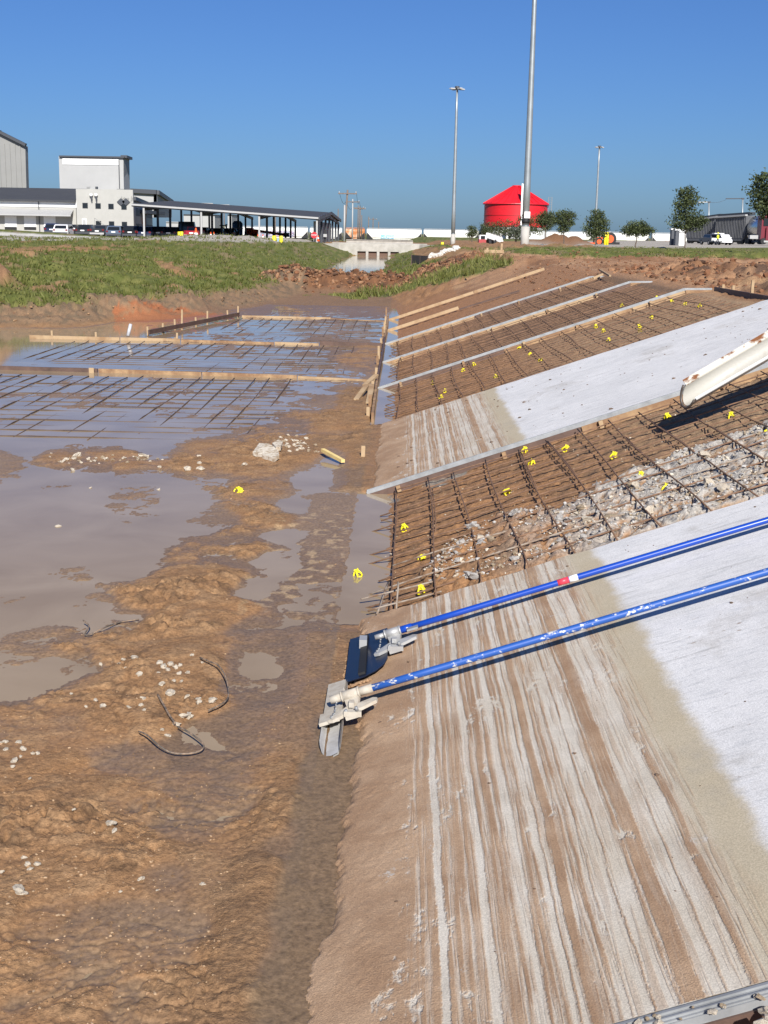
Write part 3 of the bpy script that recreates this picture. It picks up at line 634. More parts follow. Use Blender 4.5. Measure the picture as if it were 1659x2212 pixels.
def make_slab(y0, y1, label, seed):
    nxs = np.concatenate([np.linspace(-.42, 1.3, 170), np.linspace(1.34, 5.25, 60), np.linspace(5.3, 6.1, 6)])
    nys = np.linspace(y0, y1, 400 if y0 < 5 else 150)
    gx_, gy_ = np.meshgrid(nxs, nys)
    gy_[-1] += fbm(nxs * 3, nxs * 0 + seed, 4, seed + 20) * .018; gy_[-2] = gy_[-1] - .012
    z = SLP * (gx_ - TOE); br = sstep(5.0, 5.5, gx_)
    z = z * (1 - br) + br * (1.965 + 0 * z)
    lowf = 1 - sstep(.0, .35, gx_)
    z = z + (fbm(gx_ * 38, gy_ * 38, 3, seed) * .0016 + clods(gx_ * 48, gy_ * 48, seed + 1) * .0035 * sstep(-.3, .4, fbm(gx_ * 3, gy_ * 3, 2, seed + 6))) * lowf + fbm(gx_ * 1.2, gy_ * 1.2, 2, seed + 2) * .003
    # ragged toe: sink under the mud
    edge = -.245 + .05 * fbm(gy_ * .9, gy_ * 0 + 2.2, 3, seed + 4) + .022 * fbm(gy_ * 7, gy_ * 0, 3, seed + 5) + .010 * fbm(gy_ * 30, gx_ * 30, 2, seed + 8)
    if y0 < 5: edge = edge + .13 * (sstep(6.35, 6.6, gy_) * (1 - sstep(7.0, 7.3, gy_))) * .35 - .07 * (1 - sstep(4.2, 4.9, gy_)) + .02
    else: edge = edge - .02
    z = np.minimum(z, .036 + (gx_ - edge) * np.where(gx_ > edge, 1.3, 3.0) + .003 * fbm(gx_ * 45, gy_ * 45, 2, seed + 9))
    n1, n2 = gx_.shape
    V = [tuple(v) for v in np.stack([gx_, gy_, z], -1).reshape(-1, 3)]
    id_ = np.arange(n1 * n2).reshape(n1, n2)
    Fq = [tuple(int(a) for a in q) for q in np.stack([id_[:-1, :-1], id_[:-1, 1:], id_[1:, 1:], id_[1:, :-1]], -1).reshape(-1, 4)]
    root = thing("concrete_slab", label, "slab", (0, (y0 + y1) / 2, 0), "poured concrete slabs on the slope")
    mb = MB(); mb.add(V, Fq, 0, True)
    mb.build("slab_surface", SLABM, root, origin=(0, (y0 + y1) / 2, 0), recalc=False)
    # poured faces
    for row in (0, n1 - 1):
        mb = MB(); top = [V[id_[row, k]] for k in range(0, n2)]
        sg = -1 if row == 0 else 1
        bot = [(p[0], p[1] + sg * .012, p[2] - .14) for p in top]
        k = len(top); mb.add(top + bot, [(i, i + 1, k + i + 1, k + i) for i in range(k - 1)])
        mb.build("slab_edge", FRESH, root, origin=(0, (y0 + y1) / 2, 0))
    return root
make_slab(3.55, 8.80, "large mud-lined concrete slab nearest the viewer with two blue-handled tools lying on it", 301)
make_slab(13.72, 18.50, "second concrete slab, below the white pouring chute, brown stripes at its foot", 341)

# mud crumbs dried on the slabs: small dark clods
def lump(mb, c, r, seed, squash=.6, n=(6, 4), mi=0):
    rs = random.Random(seed); V = []; c = Vector(c)
    V.append(c + Vector((0, 0, -r * squash)))
    for j in range(1, n[1]):
        ph = -math.pi / 2 + math.pi * j / n[1]
        for i in range(n[0]):
            a = 2 * math.pi * (i + .5 * (j % 2)) / n[0] + rs.uniform(-.2, .2); q = r * rs.uniform(.58, 1.28)
            V.append(c + Vector((math.cos(a) * math.cos(ph) * q, math.sin(a) * math.cos(ph) * q * rs.uniform(.85, 1.1), math.sin(ph) * q * squash)))
    V.append(c + Vector((0, 0, r * squash))); Fs = []; k = n[0]
    for i in range(k): Fs.append((0, 1 + (i + 1) % k, 1 + i))
    for j in range(n[1] - 2):
        for i in range(k):
            a = 1 + j * k; Fs.append((a + i, a + (i + 1) % k, a + k + (i + 1) % k, a + k + i))
    t = len(V) - 1
    for i in range(k): Fs.append((t, t - k + i, t - k + (i + 1) % k))
    mb.add(V, Fs, mi)
MUDC = mat("dry_mud_crumb", (.13, .085, .055), .95, var=.3)
mb = MB(); rs = random.Random(5)
for i in range(200):
    y = rs.uniform(3.9, 8.7) if i < 80 else rs.uniform(13.9, 18.3); x = rs.uniform(.0, 5.0) if i >= 80 else rs.uniform(-.1, 2.6)
    lump(mb, SP(x, y, .002), rs.choice([.003, .004, .004, .006, .011]) * (1 if i < 80 else 2.4), i, .5, (5, 3))
o = mb.build("mud_crumbs", MUDC, None, (0, 0, 0)); o["kind"] = "stuff"

# ================================================================ FORMS
def stake(p, h, w=.04, lean=(0, 0), m=None, label=None, dirv=None):
    p = Vector(p); mb = MB(); t = p + Vector((lean[0], lean[1], h))
    mb.beam(p - Vector((0, 0, .12)), t, w, w * .75, up=Vector((0, 1, 0.01)))
    return mb, p
def slab_form(y, x0, x1, label, flat=0.5, side=-1, seed=0, top=True):
    """metal keyway strip nailed on lumber, running up the slope"""
    root = thing("slab_form", label, "form", SP(x0, y, 0), "metal-capped forms across the slope")
    a, b = SP(x0, y, .0), SP(x1, y, .0); e = b + Vector((flat, 0, .01))
    mb = MB()
    for p, q in ((a, b), (b, e)):
        mb.beam(p + Vector((0, side * .026, -.004)), q + Vector((0, side * .026, -.004)), .045, .012, up=SN)
        mb.beam(p + Vector((0, side * .0515, -.022)), q + Vector((0, side * .0515, -.022)), .005, .034, up=SN)
        mb.beam(p + Vector((0, side * .005, .004)), q + Vector((0, side * .005, .004)), .012, .012, up=SN)
        mb.beam(p + Vector((0, side * .036, .006)), q + Vector((0, side * .036, .006)), .007, .009, up=SN)
    mb.build("metal_strip", GALV, root)
    k = 0; L_ = (b - a).length; step = 2.44; pos = 0
    while pos < L_ - .05:
        nx = min(pos + step, L_); mb = MB()
        mb.beam(a + SD * pos + SN * -.085 + Vector((0, side * .045, 0)), a + SD * (nx - .012) + SN * -.085 + Vector((0, side * .045, 0)), .036, .105, up=SN)
        mb.build("board", [WOODM, WOOD, WOODD][(k + seed) % 3] if not (label.startswith("grey metal-capped form closest")) else (WOODD if k == 0 else WOODM), root); pos = nx; k += 1
    mb = MB(); mb.beam(b + Vector((.02, side * .06, -.07)), e + Vector((0, side * .06, -.07)), .036, .09); mb.build("board", WOODM, root)
    rs = random.Random(seed + 3)
    for i in range(5):
        q = a + SD * (L_ * (i + .35 + rs.uniform(-.1, .1)) / 5) + Vector((0, side * .105, 0))
        mb = MB(); mb.beam(q + SN * -.30, q + SN * (-.015 + rs.uniform(-.02, .01)), .045, .04, up=Vector((0, 1, 0))); mb.build("stake", WOODM if i % 2 else WOOD, root)
    return root
slab_form(13.68, -.33, 5.2, "grey metal-capped form closest to the viewer, along the dirt edge of the striped slab", seed=1)
slab_form(23.4, -.40, 5.15, "metal-capped form with the dark header board meeting its top", seed=2)
slab_form(28.2, -.40, 5.0, "metal-capped form in the middle of the far three on the dark soil", seed=3)
slab_form(33.05, -.40, 4.85, "farthest metal-capped form, below the red dirt and loose wood forms", seed=4, flat=.4)
slab_form(3.53, -.1, 3.5, "metal-capped form at the near edge under the pale crushed rubble", seed=5, flat=.3)

def board_thing(a, b, h, m, label, t=.04, cat="board", group=None, name="form_board", up=Z_):
    mb = MB(); mb.beam(a, b, t, h, up=up); c = (Vector(a) + Vector(b)) / 2
    return solo(mb, name, m, label, cat, group, origin=(c.x, c.y, min(a[2], b[2]) - h / 2))
# loose lumber forms further up the channel
board_thing(SP(-.38, 42.4, -.02), SP(2.4, 42.4, -.02), .09, WOOD, "light lumber form on the far red slope, lower half of the longest wood line", group="wood forms on the far slope")
board_thing(SP(2.42, 42.42, -.02), SP(4.7, 42.3, .0), .09, WOOD, "light lumber form on the far red slope, upper half of the longest wood line", group="wood forms on the far slope")
board_thing(SP(-.38, 37.6, -.02), SP(1.7, 37.6, -.02), .09, WOOD, "short light lumber form between the farthest metal-capped form and the longest wood line", group="wood forms on the far slope")
board_thing(SP(1.7, 37.3, -.05), SP(3.4, 37.0, -.06), .05, WOODD, "dark wet board lying in the red dirt above the short lumber form")
# header board along the top of the slope
for i in range(2):
    y0, y1 = 23.25 - i * 2.45, 23.25 - (i + 1) * 2.45 + .02
    board_thing((5.68, y0, 1.88), (5.68, y1, 1.88), .16, WOODD, ["dark header board at the slope top, end touching the metal-capped form", "dark header board at the slope top, end touching the white slab"][i], group="dark header boards along the slope top")
for i, (y, h) in enumerate(((22.9, .12), (22.2, .13), (21.0, .26), (19.9, .14), (19.0, .16), (18.6, .14))):
    mb = MB(); mb.beam((5.735, y, 1.70), (5.735, y, 1.90 + h), .045, .04, up=Vector((0, 1, 0)))
    solo(mb, "wooden_stake", WOOD, ["pale stake behind the dark header board nearest the metal-capped form", "second short pale stake behind the dark header board", "tall pale stake in the middle of the dark header board", "short stake behind the dark header board right of the tall one", "pale stake close to where the header board meets the slab", "last stake of the header board, right by the white slab"][i], "stake", "stakes behind the header board", origin=(5.735, y, 1.75))
mb = MB(); mb.beam(S(1296, 583, .06), S(1318, 596, .05), .05, .04); solo(mb, "wood_scrap", WOOD, "splinter of pale lumber lying crossed on dirt above the farthest metal-capped form", "lumber scrap")
mb = MB(); mb.beam(S(1281, 601, .05), S(1302, 592, .07), .07, .05); solo(mb, "wood_scrap", WOOD, "short pale block of lumber at the top end of the farthest metal-capped form", "lumber scrap")
# toe board with stakes
TB = [(-.40, 43.2), (-.38, 38.4), (-.40, 33.5), (-.39, 28.7), (-.41, 23.9), (-.39, 19.0)]
for i in range(5):
    (xa, ya), (xb, yb) = TB[i], TB[i + 1]
    board_thing((xa, ya - .01, .07), (xb, yb + .01, .07), .16, [WOODM, WOODM, WOODD, WOODD, WOODM][i], ["muddy toe board beside the far lumber forms", "muddy toe board at the foot of the farthest metal-capped form", "dark toe board at the foot of the middle metal-capped form", "dark toe board at the foot of the form with the header board", "muddy toe board next to the far corner of the striped slab"][i], group="toe boards along the foot of the slope")
rs = random.Random(12)
STK = [(-.47, 42.9, .38), (-.47, 40.4, .24), (-.47, 37.9, .24), (-.47, 35.6, .26), (-.47, 33.0, .15), (-.47, 28.9, .30), (-.47, 27.6, .20), (-.46, 24.9, .22), (-.47, 22.4, .24), (-.47, 20.6, .22), (-.47, 19.4, .18), (-.44, 15.8, .17)]
for i, (x, y, h) in enumerate(STK):
    mb = MB(); l = rs.uniform(-.02, .02); mb.beam((x, y, -.1), (x + l, y + l, h), .05, .04, up=Vector((0, 1, 0)))
    solo(mb, "wooden_stake", WOOD if i % 3 else WOODM, ["tall thin stake at the far end of the toe boards", "stake by the longest lumber form at the toe", "stake by the short lumber form at the toe", "stake at the toe between the short lumber form and the farthest metal-capped form", "low stake at the foot of the farthest metal-capped form", "stake at the toe below the middle metal-capped form, farther one of a pair", "stake at the toe below the middle metal-capped form, nearer one of a pair", "stake on the mud side of the toe board across from the third floor board", "stake at the near part of the toe board just past the propped scraps", "split stake on the near end of the toe board", "last low stake where the toe board ends at the striped slab", "lone short pale stake in wet mud beside the striped slab"][i], "stake", "stakes along the toe boards", origin=(x, y, 0))
for i, (a, b) in enumerate((((-.62, 22.9, .10), (-.42, 23.4, .24)), ((-.72, 21.4, .03), (-.56, 22.3, .18)), ((-.50, 20.9, .04), (-.47, 22.0, .22)))):
    mb = MB(); mb.beam(a, b, .09, .035); solo(mb, "wood_scrap", WOOD, ["pale scrap nailed like a cap across the toe board", "pale scrap propped slanting against the toe board, outer one", "pale scrap standing against the toe board, inner one"][i], "lumber scrap", "scraps propped at the toe board")
# floor boards across the trench
FB = [((-5.25, 42.3), (-2.3, 42.2), .13, WOOD, "pale floor board beyond the small blue puddle, left part"), ((-2.28, 42.2), (-.5, 41.6), .08, WOODM, "muddy sunken floor board beyond the small blue puddle, right part"),
      ((-9.55, 32.7), (-7.2, 32.6), .15, WOOD, "pale new floor board left end below the grassy bank"), ((-7.18, 32.6), (-5.65, 32.65), .14, WOOD, "pale new floor board between the left end and the propped white pipe"),
      ((-5.6, 32.5), (-3.2, 32.3), .12, WOODM, "tan floor board behind the large blue puddle, left of centre"), ((-3.18, 32.3), (-2.05, 32.2), .12, WOOD, "tan floor board behind the large blue puddle, right of centre"), ((-2.03, 32.2), (-.46, 32.05), .18, WOODD, "dark wet floor board end at the toe behind the large blue puddle"),
      ((-10.5, 25.45), (-6.0, 25.1), .15, WOODD, "dark wet floor board at the frame edge in front of the green reflection"), ((-5.98, 25.1), (-3.9, 24.9), .14, WOODM, "muddy brown floor board in front of the large blue puddle"), ((-3.88, 24.9), (-2.0, 24.75), .13, WOODM, "tan floor board in front of the large blue puddle, middle"), ((-1.98, 24.75), (-.46, 24.4), .10, WOOD, "thin tan floor board tapering to the toe board")]
for (xa, ya), (xb, yb), h, m, lab in FB:
    h = h * .8
    board_thing((xa, ya, h / 2 - .035), (xb, yb, h / 2 - .045), h, m, lab, .045, group="floor boards across the trench")
board_thing((-6.75, 34.1, .10), (-5.35, 42.3, .10), .12, WOODD, "dark side board running away along the foot of the left bank")
for i, (x, y, h) in enumerate(((-6.75, 34.3, .28), (-6.55, 35.4, .30), (-6.42, 36.6, .34), (-6.35, 37.3, .62), (-6.1, 38.4, .28), (-5.95, 39.6, .42), (-5.6, 41.8, .30), (-5.36, 42.5, .42), (-7.85, 33.0, .20), (-9.0, 33.0, .22), (-5.75, 33.0, .22))):
    mb = MB(); mb.beam((x - .05, y, -.1), (x - .05 + rs.uniform(-.02, .02), y, h * .85), .05, .04, up=Vector((0, 1, 0)))
    solo(mb, "wooden_stake", WOOD, ["first low stake at the near end of the dark side board", "second stake of the dark side board", "third stake of the dark side board, grey", "tallest stake of the dark side board", "low stake past the tallest one of the dark side board", "medium stake past the middle of the dark side board", "low stake near the far end of the dark side board", "tall stake at the far corner of the side board and floor board", "stub stake behind the pale new floor board, middle", "stub stake behind the left end of the pale new floor board", "stub stake where pale and tan floor boards meet"][i], "stake", "stakes along the left bank boards", origin=(x - .05, y, 0))
for i, (x, y) in enumerate(((-8.45, 25.23), (-6.1, 25.05))):
    mb = MB(); mb.beam((x, y - .05, -.08), (x, y - .05, .10), .10, .03, up=Vector((0, 1, 0)))
    solo(mb, "wooden_stake", WOOD, ["pale stub on the front of the dark wet floor board near the frame edge", "pale stub where the dark and muddy brown floor boards meet"][i], "stake", "stub stakes on the third floor board", origin=(x, y - .05, -.05))
mb = MB(); mb.tube([(-7.02, 32.75, .10), (-6.96, 32.85, .40)], .045, 10); solo(mb, "pipe_stub", mat("grey_white_pipe", (.5, .5, .52), .5, var=.2), "short whitish pipe stub standing behind the pale new floor board", "pipe")

# ================================================================ REBAR MATS
def bar_pts(a, b, n, sag, seed, up=SN, lim=None):
    rs = random.Random(seed); a, b = Vector(a), Vector(b); d = (b - a).normalized(); sd = d.cross(up).normalized()
    ph, ph2 = rs.uniform(0, 6), rs.uniform(0, 6); P = []
    for i in range(n + 1):
        t = i / n; P.append(a.lerp(b, t) + up * (sag * (math.sin(ph + t * 9) * .6 + rs.uniform(-.5, .5))) + sd * (sag * 1.3 * math.sin(ph2 + t * 5)))
    return P
def slope_mat(y0, y1, label, x1, seed, m2=None, n=15):
    root = thing("rebar_mat", label, "rebar mat", (0, (y0 + y1) / 2, .5), "tied rebar mats on the slope")
    rs = random.Random(seed); d = (y1 - y0) / n
    for i in range(n):
        y = y0 + d * (i + .45) + rs.uniform(-.03, .03)
        xs = rs.uniform(-.30, .0); lo = -.062 if i % 2 else -.058
        P = bar_pts(SP(xs, y + rs.uniform(-.05, .05), lo), SP(x1, y + rs.uniform(-.03, .03), lo), 14, .012, seed * 50 + i)
        mb = MB(); mb.tube(P, .0078, 6)
        m = REBAR
        if m2 and i < 5: m = m2 if i % 2 == 0 else REBAR
        mb.build("rebar", m, root)
    k = 0; x = -.02
    while x < x1 - .15:
        dbl = rs.random() < .3
        P = bar_pts(SP(x, y0 + .02, -.045), SP(x + rs.uniform(-.03, .03), y1 - .03, -.045), 9, .016, seed * 70 + k)
        mb = MB(); mb.tube(P, .0066, 6)
        if dbl:
            f = rs.randint(2, 5); mb.tube([p + Vector((.022, 0, -.006)) for p in P[f:f + 5]], .006, 6)
        for j in range(1, n, 1):                       # tie wire knots
            if rs.random() < .35:
                t = j / n; q = P[int(t * 9)].lerp(P[min(9, int(t * 9) + 1)], t * 9 - int(t * 9)); mb.tube([q + Vector((-.012, .01, .012)), q + Vector((.014, -.012, -.012))], .004, 4, caps=False)
        mb.build("crossbar", REBAR, root); x += .325 + rs.uniform(-.012, .012); k += 1
    return root
slope_mat(8.86, 13.58, "rusty rebar mat between the two concrete slabs, partly under grey rubble", 5.2, 3, REBARC)
slope_mat(18.55, 23.30, "rusty rebar mat beyond the second slab, with yellow chairs and the dark header board", 5.12, 5)
slope_mat(23.5, 28.1, "dark rebar mat between the two middle metal-capped forms", 5.0, 7)
slope_mat(28.3, 32.95, "farthest dark rebar mat on the slope under the last metal-capped form", 4.9, 9)
root = thing("rebar_mat", "rebar mat just showing under the rubble at the near bottom corner", "rebar mat", (1, 3, .3), "tied rebar mats on the slope")
for i in range(4):
    mb = MB(); mb.tube(bar_pts(SP(0, 3.4 - i * .3, -.06), SP(3.4, 3.4 - i * .3, -.06), 8, .01, 900 + i), .0078, 6); mb.build("rebar", REBAR, root)

def floor_mat(x0, x1, y0, y1, label, seed, dx=.345, dy=.42, z=.018, skew=0.0):
    root = thing("rebar_mat", label, "rebar mat", ((x0 + x1) / 2, (y0 + y1) / 2, 0), "half-drowned rebar mats on the trench floor")
    rs = random.Random(seed); x = x0; k = 0
    while x < x1:
        ya, yb = y0 + rs.uniform(-.1, .5), y1 - rs.uniform(.05, .3)
        mb = MB(); zo = rs.uniform(-.008, .006); mb.tube(bar_pts((x + rs.uniform(-.05, .05), ya, z - .03), (x + skew + rs.uniform(-.05, .05), yb, z + zo), 16, .016, seed * 31 + k, Z_), .009, 6); mb.build("rebar", REBARW, root)
        x += dx + rs.uniform(-.02, .02); k += 1
    y = y0 + .2; k = 0
    while y < y1 - .1:
        xa = x0 + rs.uniform(-.2, 1.5)
        mb = MB(); mb.tube(bar_pts((xa, y, z - .024), (x1 + rs.uniform(-.3, .3), y + rs.uniform(-.06, .06), z - .014), 18, .012, seed * 37 + k, Z_), .008, 6); mb.build("crossbar", REBARW, root)
        y += dy + rs.uniform(-.03, .03); k += 1
    return root
floor_mat(-5.2, -.75, 33.0, 42.0, "half-drowned rebar mat around the small blue puddle at the far end", 41)
floor_mat(-8.2, -1.15, 25.3, 32.2, "half-drowned rebar mat in the large blue puddle between two floor boards", 43)
floor_mat(-9.4, -1.9, 16.9, 24.5, "half-drowned rebar mat in the violet-grey puddle in front of the nearest floor board", 45, dy=.5)

# a few loose bars at the toe of the near bay
for i, (a, b) in enumerate((((-.20, 9.05, .05), (.35, 9.15, .18)), ((-.13, 8.95, .06), (-.05, 9.65, .10)), ((-.26, 9.35, .05), (.45, 9.5, .20)), ((.02, 8.98, .02), (.02, 9.25, .22)))):
    mb = MB(); mb.tube(bar_pts(a, b, 5, .004, 77 + i, Z_), .0078, 6)
    solo(mb, "loose_rebar", REBARC, ["loose muddy bar end over the toe puddle nearest the blue plate", "short loose bar tied across the toe ends beside the slab", "loose bar end over the toe puddle, second from the slab", "short upright bar by the slab corner"][i], "rebar", "loose bars at the toe puddle")

# ================================================================ YELLOW REBAR CHAIRS
def chair_mesh():
    mb = MB()
    # base ring (square with rounded corners), four curved legs, cradle
    ring = [Vector((math.cos(a) * .042 * (1 + .12 * math.cos(4 * a)), math.sin(a) * .042 * (1 + .12 * math.cos(4 * a)), .004)) for a in [2 * math.pi * i / 16 for i in range(17)]]
    mb.tube(ring, .0075, 6, caps=False)
    for k in range(4):
        a = math.pi / 4 + k * math.pi / 2; c = Vector((math.cos(a), math.sin(a), 0))
        mb.tube([c * .045 + Z_ * .004, c * .040 + Z_ * .03, c * .024 + Z_ * .052, c * .014 + Z_ * .07], [.011, .010, .010, .009], 6)
    mb.tube([(-.028, 0, .078), (-.018, 0, .060), (0, 0, .053), (.018, 0, .060), (.028, 0, .078)], [.006, .008, .009, .008, .006], 6)
    mb.tube([(0, -.024, .076), (0, -.016, .060), (0, 0, .053), (0, .016, .060), (0, .024, .076)], [.006, .008, .009, .008, .006], 6)
    mb.box((0, 0, .046), (.034, .034, .012))
    return mb
proto = chair_mesh().build("rebar_chair", YEL, None, (0, 0, 0))
CH = [(875, 1141, 'A'), (912, 1203, 'A'), (774, 1244, 'T'), (911, 1277, 'A'), (1088, 985, 'A'), (1132, 973, 'A'), (1148, 1001, 'A'), (1091, 1063, 'A'), (1219, 969, 'A'), (1324, 986, 'A'), (1383, 1030, 'A'), (1435, 1057, 'A'), (1443, 900, 'A'), (1580, 900, 'A'), (1652, 940, 'A'),
      (955, 795, 'B'), (1000, 798, 'B'), (1070, 812, 'B'), (1120, 750, 'B'), (1144, 764, 'B'), (1166, 776, 'B'), (1025, 785, 'B'), (1287, 703, 'B'), (1304, 713, 'B'), (1314, 733, 'B'), (1382, 703, 'B'), (1381, 713, 'B'), (1406, 684, 'B'), (1343, 657, 'B'), (1420, 641, 'B'), (1452, 649, 'B'), (1478, 655, 'B'), (1511, 658, 'B'), (935, 825, 'B'), (960, 843, 'B'), (952, 856, 'B')]
LA = ["yellow chair standing on bare soil left of the second crossbar, nearest the toe", "yellow chair lying open among pale pebbles at the rubble's lower tip", "yellow chair floating in the narrow toe puddle", "yellow chair beside the near slab edge below the pebbles", "yellow chair close under the metal-capped form, left one of the pair", "yellow chair close under the metal-capped form, right one of the pair", "yellow chair just below the pair at the metal-capped form", "yellow chair tipped open in the middle of the soil between form and rubble", "yellow chair under a crossbar right of the pair at the form", "yellow chair halfway between the form and the upper rubble", "yellow chair at the upper edge of the grey rubble", "bright yellow chair inside the grey rubble", "yellow chair in the shade under the chute lip", "yellow chair on the tan soil right of the chute's shadow", "yellow chair at the frame edge in the upper rebar mat"]
LB = ["far small yellow chair low in the header-board bay, closest to its toe end", "far small yellow chair beside a crossbar just above the lowest one", "far small yellow chair touching the white slab's far edge, lowest of those", "far small yellow chair in the first diagonal row of three, top left one", "far small yellow chair in the first diagonal row of three, middle one", "far small yellow chair in the first diagonal row of three, nearest the slab", "far small yellow chair just under the metal-capped form of the header-board bay", "far small yellow chair in the upper trio, the topmost one", "far small yellow chair in the upper trio, the middle one", "far small yellow chair in the upper trio, against the slab edge", "far small yellow chair, upper of two stacked on one bar near the slab", "far small yellow chair, lower of two stacked on one bar near the slab", "far small yellow chair above the stacked two", "far small yellow chair high under the metal-capped form, alone", "far small yellow chair in the top row, left end under the form's bend", "far small yellow chair in the top row, second from the left", "far small yellow chair in the top row, third from the left", "far small yellow chair in the top row, right end by the slab", "far small yellow chair in the dim lower soil near the toe, upper one", "far small yellow chair in the dim lower soil near the toe, middle one", "far small yellow chair in the dim lower soil near the toe, closest to the slab"]
rs = random.Random(3); bi = 0
for i, (px, py, g) in enumerate(CH):
    p = S(px, py + 5, -.115)
    if g == 'T': p = Vector((G(px, py, .0).x, G(px, py, .0).y, -.01))
    o = proto if i == 0 else proto.copy()
    if i: COL.objects.link(o)
    o.location = p; k = .8 if g != 'B' else .74
    o.scale = (k, k, k * 1.15); o.rotation_euler = (rs.uniform(-.25, .25) + (.9 if i in (1, 7) else 0), -.33 + rs.uniform(-.2, .2), rs.uniform(0, 3.1))
    if g == 'B':
        tag(o, LB[i - 15], "rebar chair", "yellow chairs beyond the second slab")
    else:
        tag(o, LA[i], "rebar chair", "yellow chairs in the near rebar mat")
o = proto.copy(); COL.objects.link(o); q = G(515, 1062, .03); o.location = q; o.rotation_euler = (1.2, .2, .4); o.scale = (1.1,) * 3
tag(o, "muddy yellow chair tossed on its side out on the trench floor mud", "rebar chair", "yellow chairs on the trench floor")

# ================================================================ STONES AND RUBBLE
PROT = []
for k in range(14):
    mb = MB(); lump(mb, (0, 0, 0), 1.0, 400 + k, .62, (7, 5))
    me_ = bpy.data.meshes.new("stone"); me_.from_pydata(mb.v, [], mb.f); me_.materials.append([STONE, STONEG, STONET][(0 if k < 6 else 1 if k < 11 else 2)]); PROT.append(me_)
def put_stone(p, r, kinds, label, group, cat="stone", name="broken_concrete", sq=1.0):
    o = bpy.data.objects.new(name, PROT[random.choice(kinds)]); COL.objects.link(o)
    o.location = p; o.scale = (r * random.uniform(.8, 1.25), r * random.uniform(.8, 1.2), r * random.uniform(.7, 1.15) * sq); o.rotation_euler = (random.uniform(-.5, .5), random.uniform(-.5, .5), random.uniform(0, 6.28))
    return tag(o, label, cat, group)
PALE, GREY, TANS = list(range(6)), list(range(6, 11)), [11, 12, 13]
def floor_stone(px, py, rpx, label, group, kinds=PALE, name="broken_concrete", cat="stone"):
    q = G(px, py, .02); d = ray(px, py); dist = (q - CAM).length; r = rpx * dist / F0
    z = gz(q.x, q.y); q = G(px, py, max(z, 0)); z = max(gz(q.x, q.y), -.005)
    return put_stone((q.x, q.y, z + r * .25), r, kinds, label, group, cat, name)
# hand placed stones of the trench floor: (px, py, radius px)
HS = [(505, 1403, 5), (266, 1421, 6), (292, 1432, 9), (270, 1441, 8), (301, 1455, 7), (258, 1436, 5), (344, 1430, 7), (352, 1440, 9), (369, 1434, 8), (362, 1448, 6), (380, 1444, 7), (390, 1437, 6), (405, 1450, 7), (341, 1455, 5), (387, 1459, 6), (376, 1466, 5), (415, 1414, 5), (437, 1430, 4), (218, 1438, 5), (350, 1476, 8), (392, 1470, 6), (328, 1483, 4), (221, 1525, 8), (207, 1517, 5), (279, 1523, 5), (309, 1510, 7), (305, 1521, 5), (368, 1502, 9), (458, 1512, 9), (427, 1515, 8), (404, 1504, 6), (430, 1523, 8), (395, 1551, 12), (380, 1559, 10), (408, 1547, 10), (350, 1573, 5), (362, 1590, 6), (311, 1536, 5), (155, 1502, 4), (186, 1528, 4),
      (12, 1604, 6), (3, 1605, 5), (41, 1603, 7), (52, 1620, 7), (12, 1620, 6), (71, 1631, 6), (82, 1630, 6), (45, 1635, 4), (30, 1645, 8), (28, 1658, 6), (65, 1683, 5), (240, 1783, 9), (246, 1797, 6), (160, 1757, 5), (52, 1850, 8), (60, 1868, 7), (80, 1868, 8), (65, 1878, 6), (40, 1923, 13), (52, 1930, 10), (305, 1900, 8), (437, 1910, 6), (340, 1924, 4), (2, 1885, 6), (260, 1925, 5),
      (126, 1137, 6), (345, 1010, 5), (405, 1013, 8), (433, 1014, 8), (158, 1017, 6), (343, 1058, 4), (195, 1054, 4), (430, 1000, 6), (528, 1002, 6), (430, 986, 5), (845, 1198, 4)]
for i, (px, py, r) in enumerate(HS):
    if i == 0: continue
    if i < 40: lab, g = ("large " if r >= 8 else "medium " if r >= 6 else "small ") + "pale broken concrete piece " + ("at the back of" if py < 1470 else "in the middle of" if py < 1515 else "at the front of") + " the scatter by the looped straps", "pale pieces by the looped wires"
    elif i < 51: lab, g = ("small" if r < 6 else "medium") + " pale stone in the frame-edge cluster, " + ("upper row" if py < 1612 else "middle row" if py < 1640 else "lower end"), "pale stones at the frame edge"
    elif i < 65: lab, g = ("large" if r >= 10 else "medium" if r >= 7 else "small") + " pale stone on the near churned mud, " + ("at the left frame edge" if px < 90 else "in its middle" if px < 270 else "at its smooth right side"), "pale stones on the near churned mud"
    else: lab, g = "single pale stone on the wet mud in front of the gravel ridge", "lone stones on the wet floor"
    floor_stone(px, py, r, lab, g)
rs = random.Random(31)
for i in range(46):       # gravel ridge
    t = rs.random(); px = 110 + t * 250 + rs.uniform(-6, 6); py = 992 + 3 * math.sin(t * 7) + rs.gauss(0, 4)
    rr_ = rs.uniform(2.4, 5); floor_stone(px, py, rr_, ("tiny" if rr_ < 3.2 else "small" if rr_ < 4.2 else "medium") + " pale stone at the " + ("left end" if t < .25 else "left middle" if t < .5 else "right middle" if t < .75 else "right end") + " of the gravel ridge by the puddle", "stones of the gravel ridge", PALE + TANS)
floor_stone(166, 986, 8, "largest pale stone of the gravel ridge, left end", None); floor_stone(310, 988, 9, "long pale stone in the middle of the gravel ridge", None)
for i in range(44):       # rubble by the broken slab
    px = rs.gauss(645, 26); py = 962 + (px - 645) * .12 + rs.gauss(0, 9)
    rr_ = rs.uniform(2.4, 5.5); floor_stone(px, py, rr_, ("tiny" if rr_ < 3.4 else "small" if rr_ < 4.5 else "medium") + " pale piece in the rubble heap " + ("next to the broken slab" if px < 625 else "midway between broken slab and yellow stake" if px < 665 else "close to the yellow stake"), "rubble right of the broken slab", PALE + TANS)
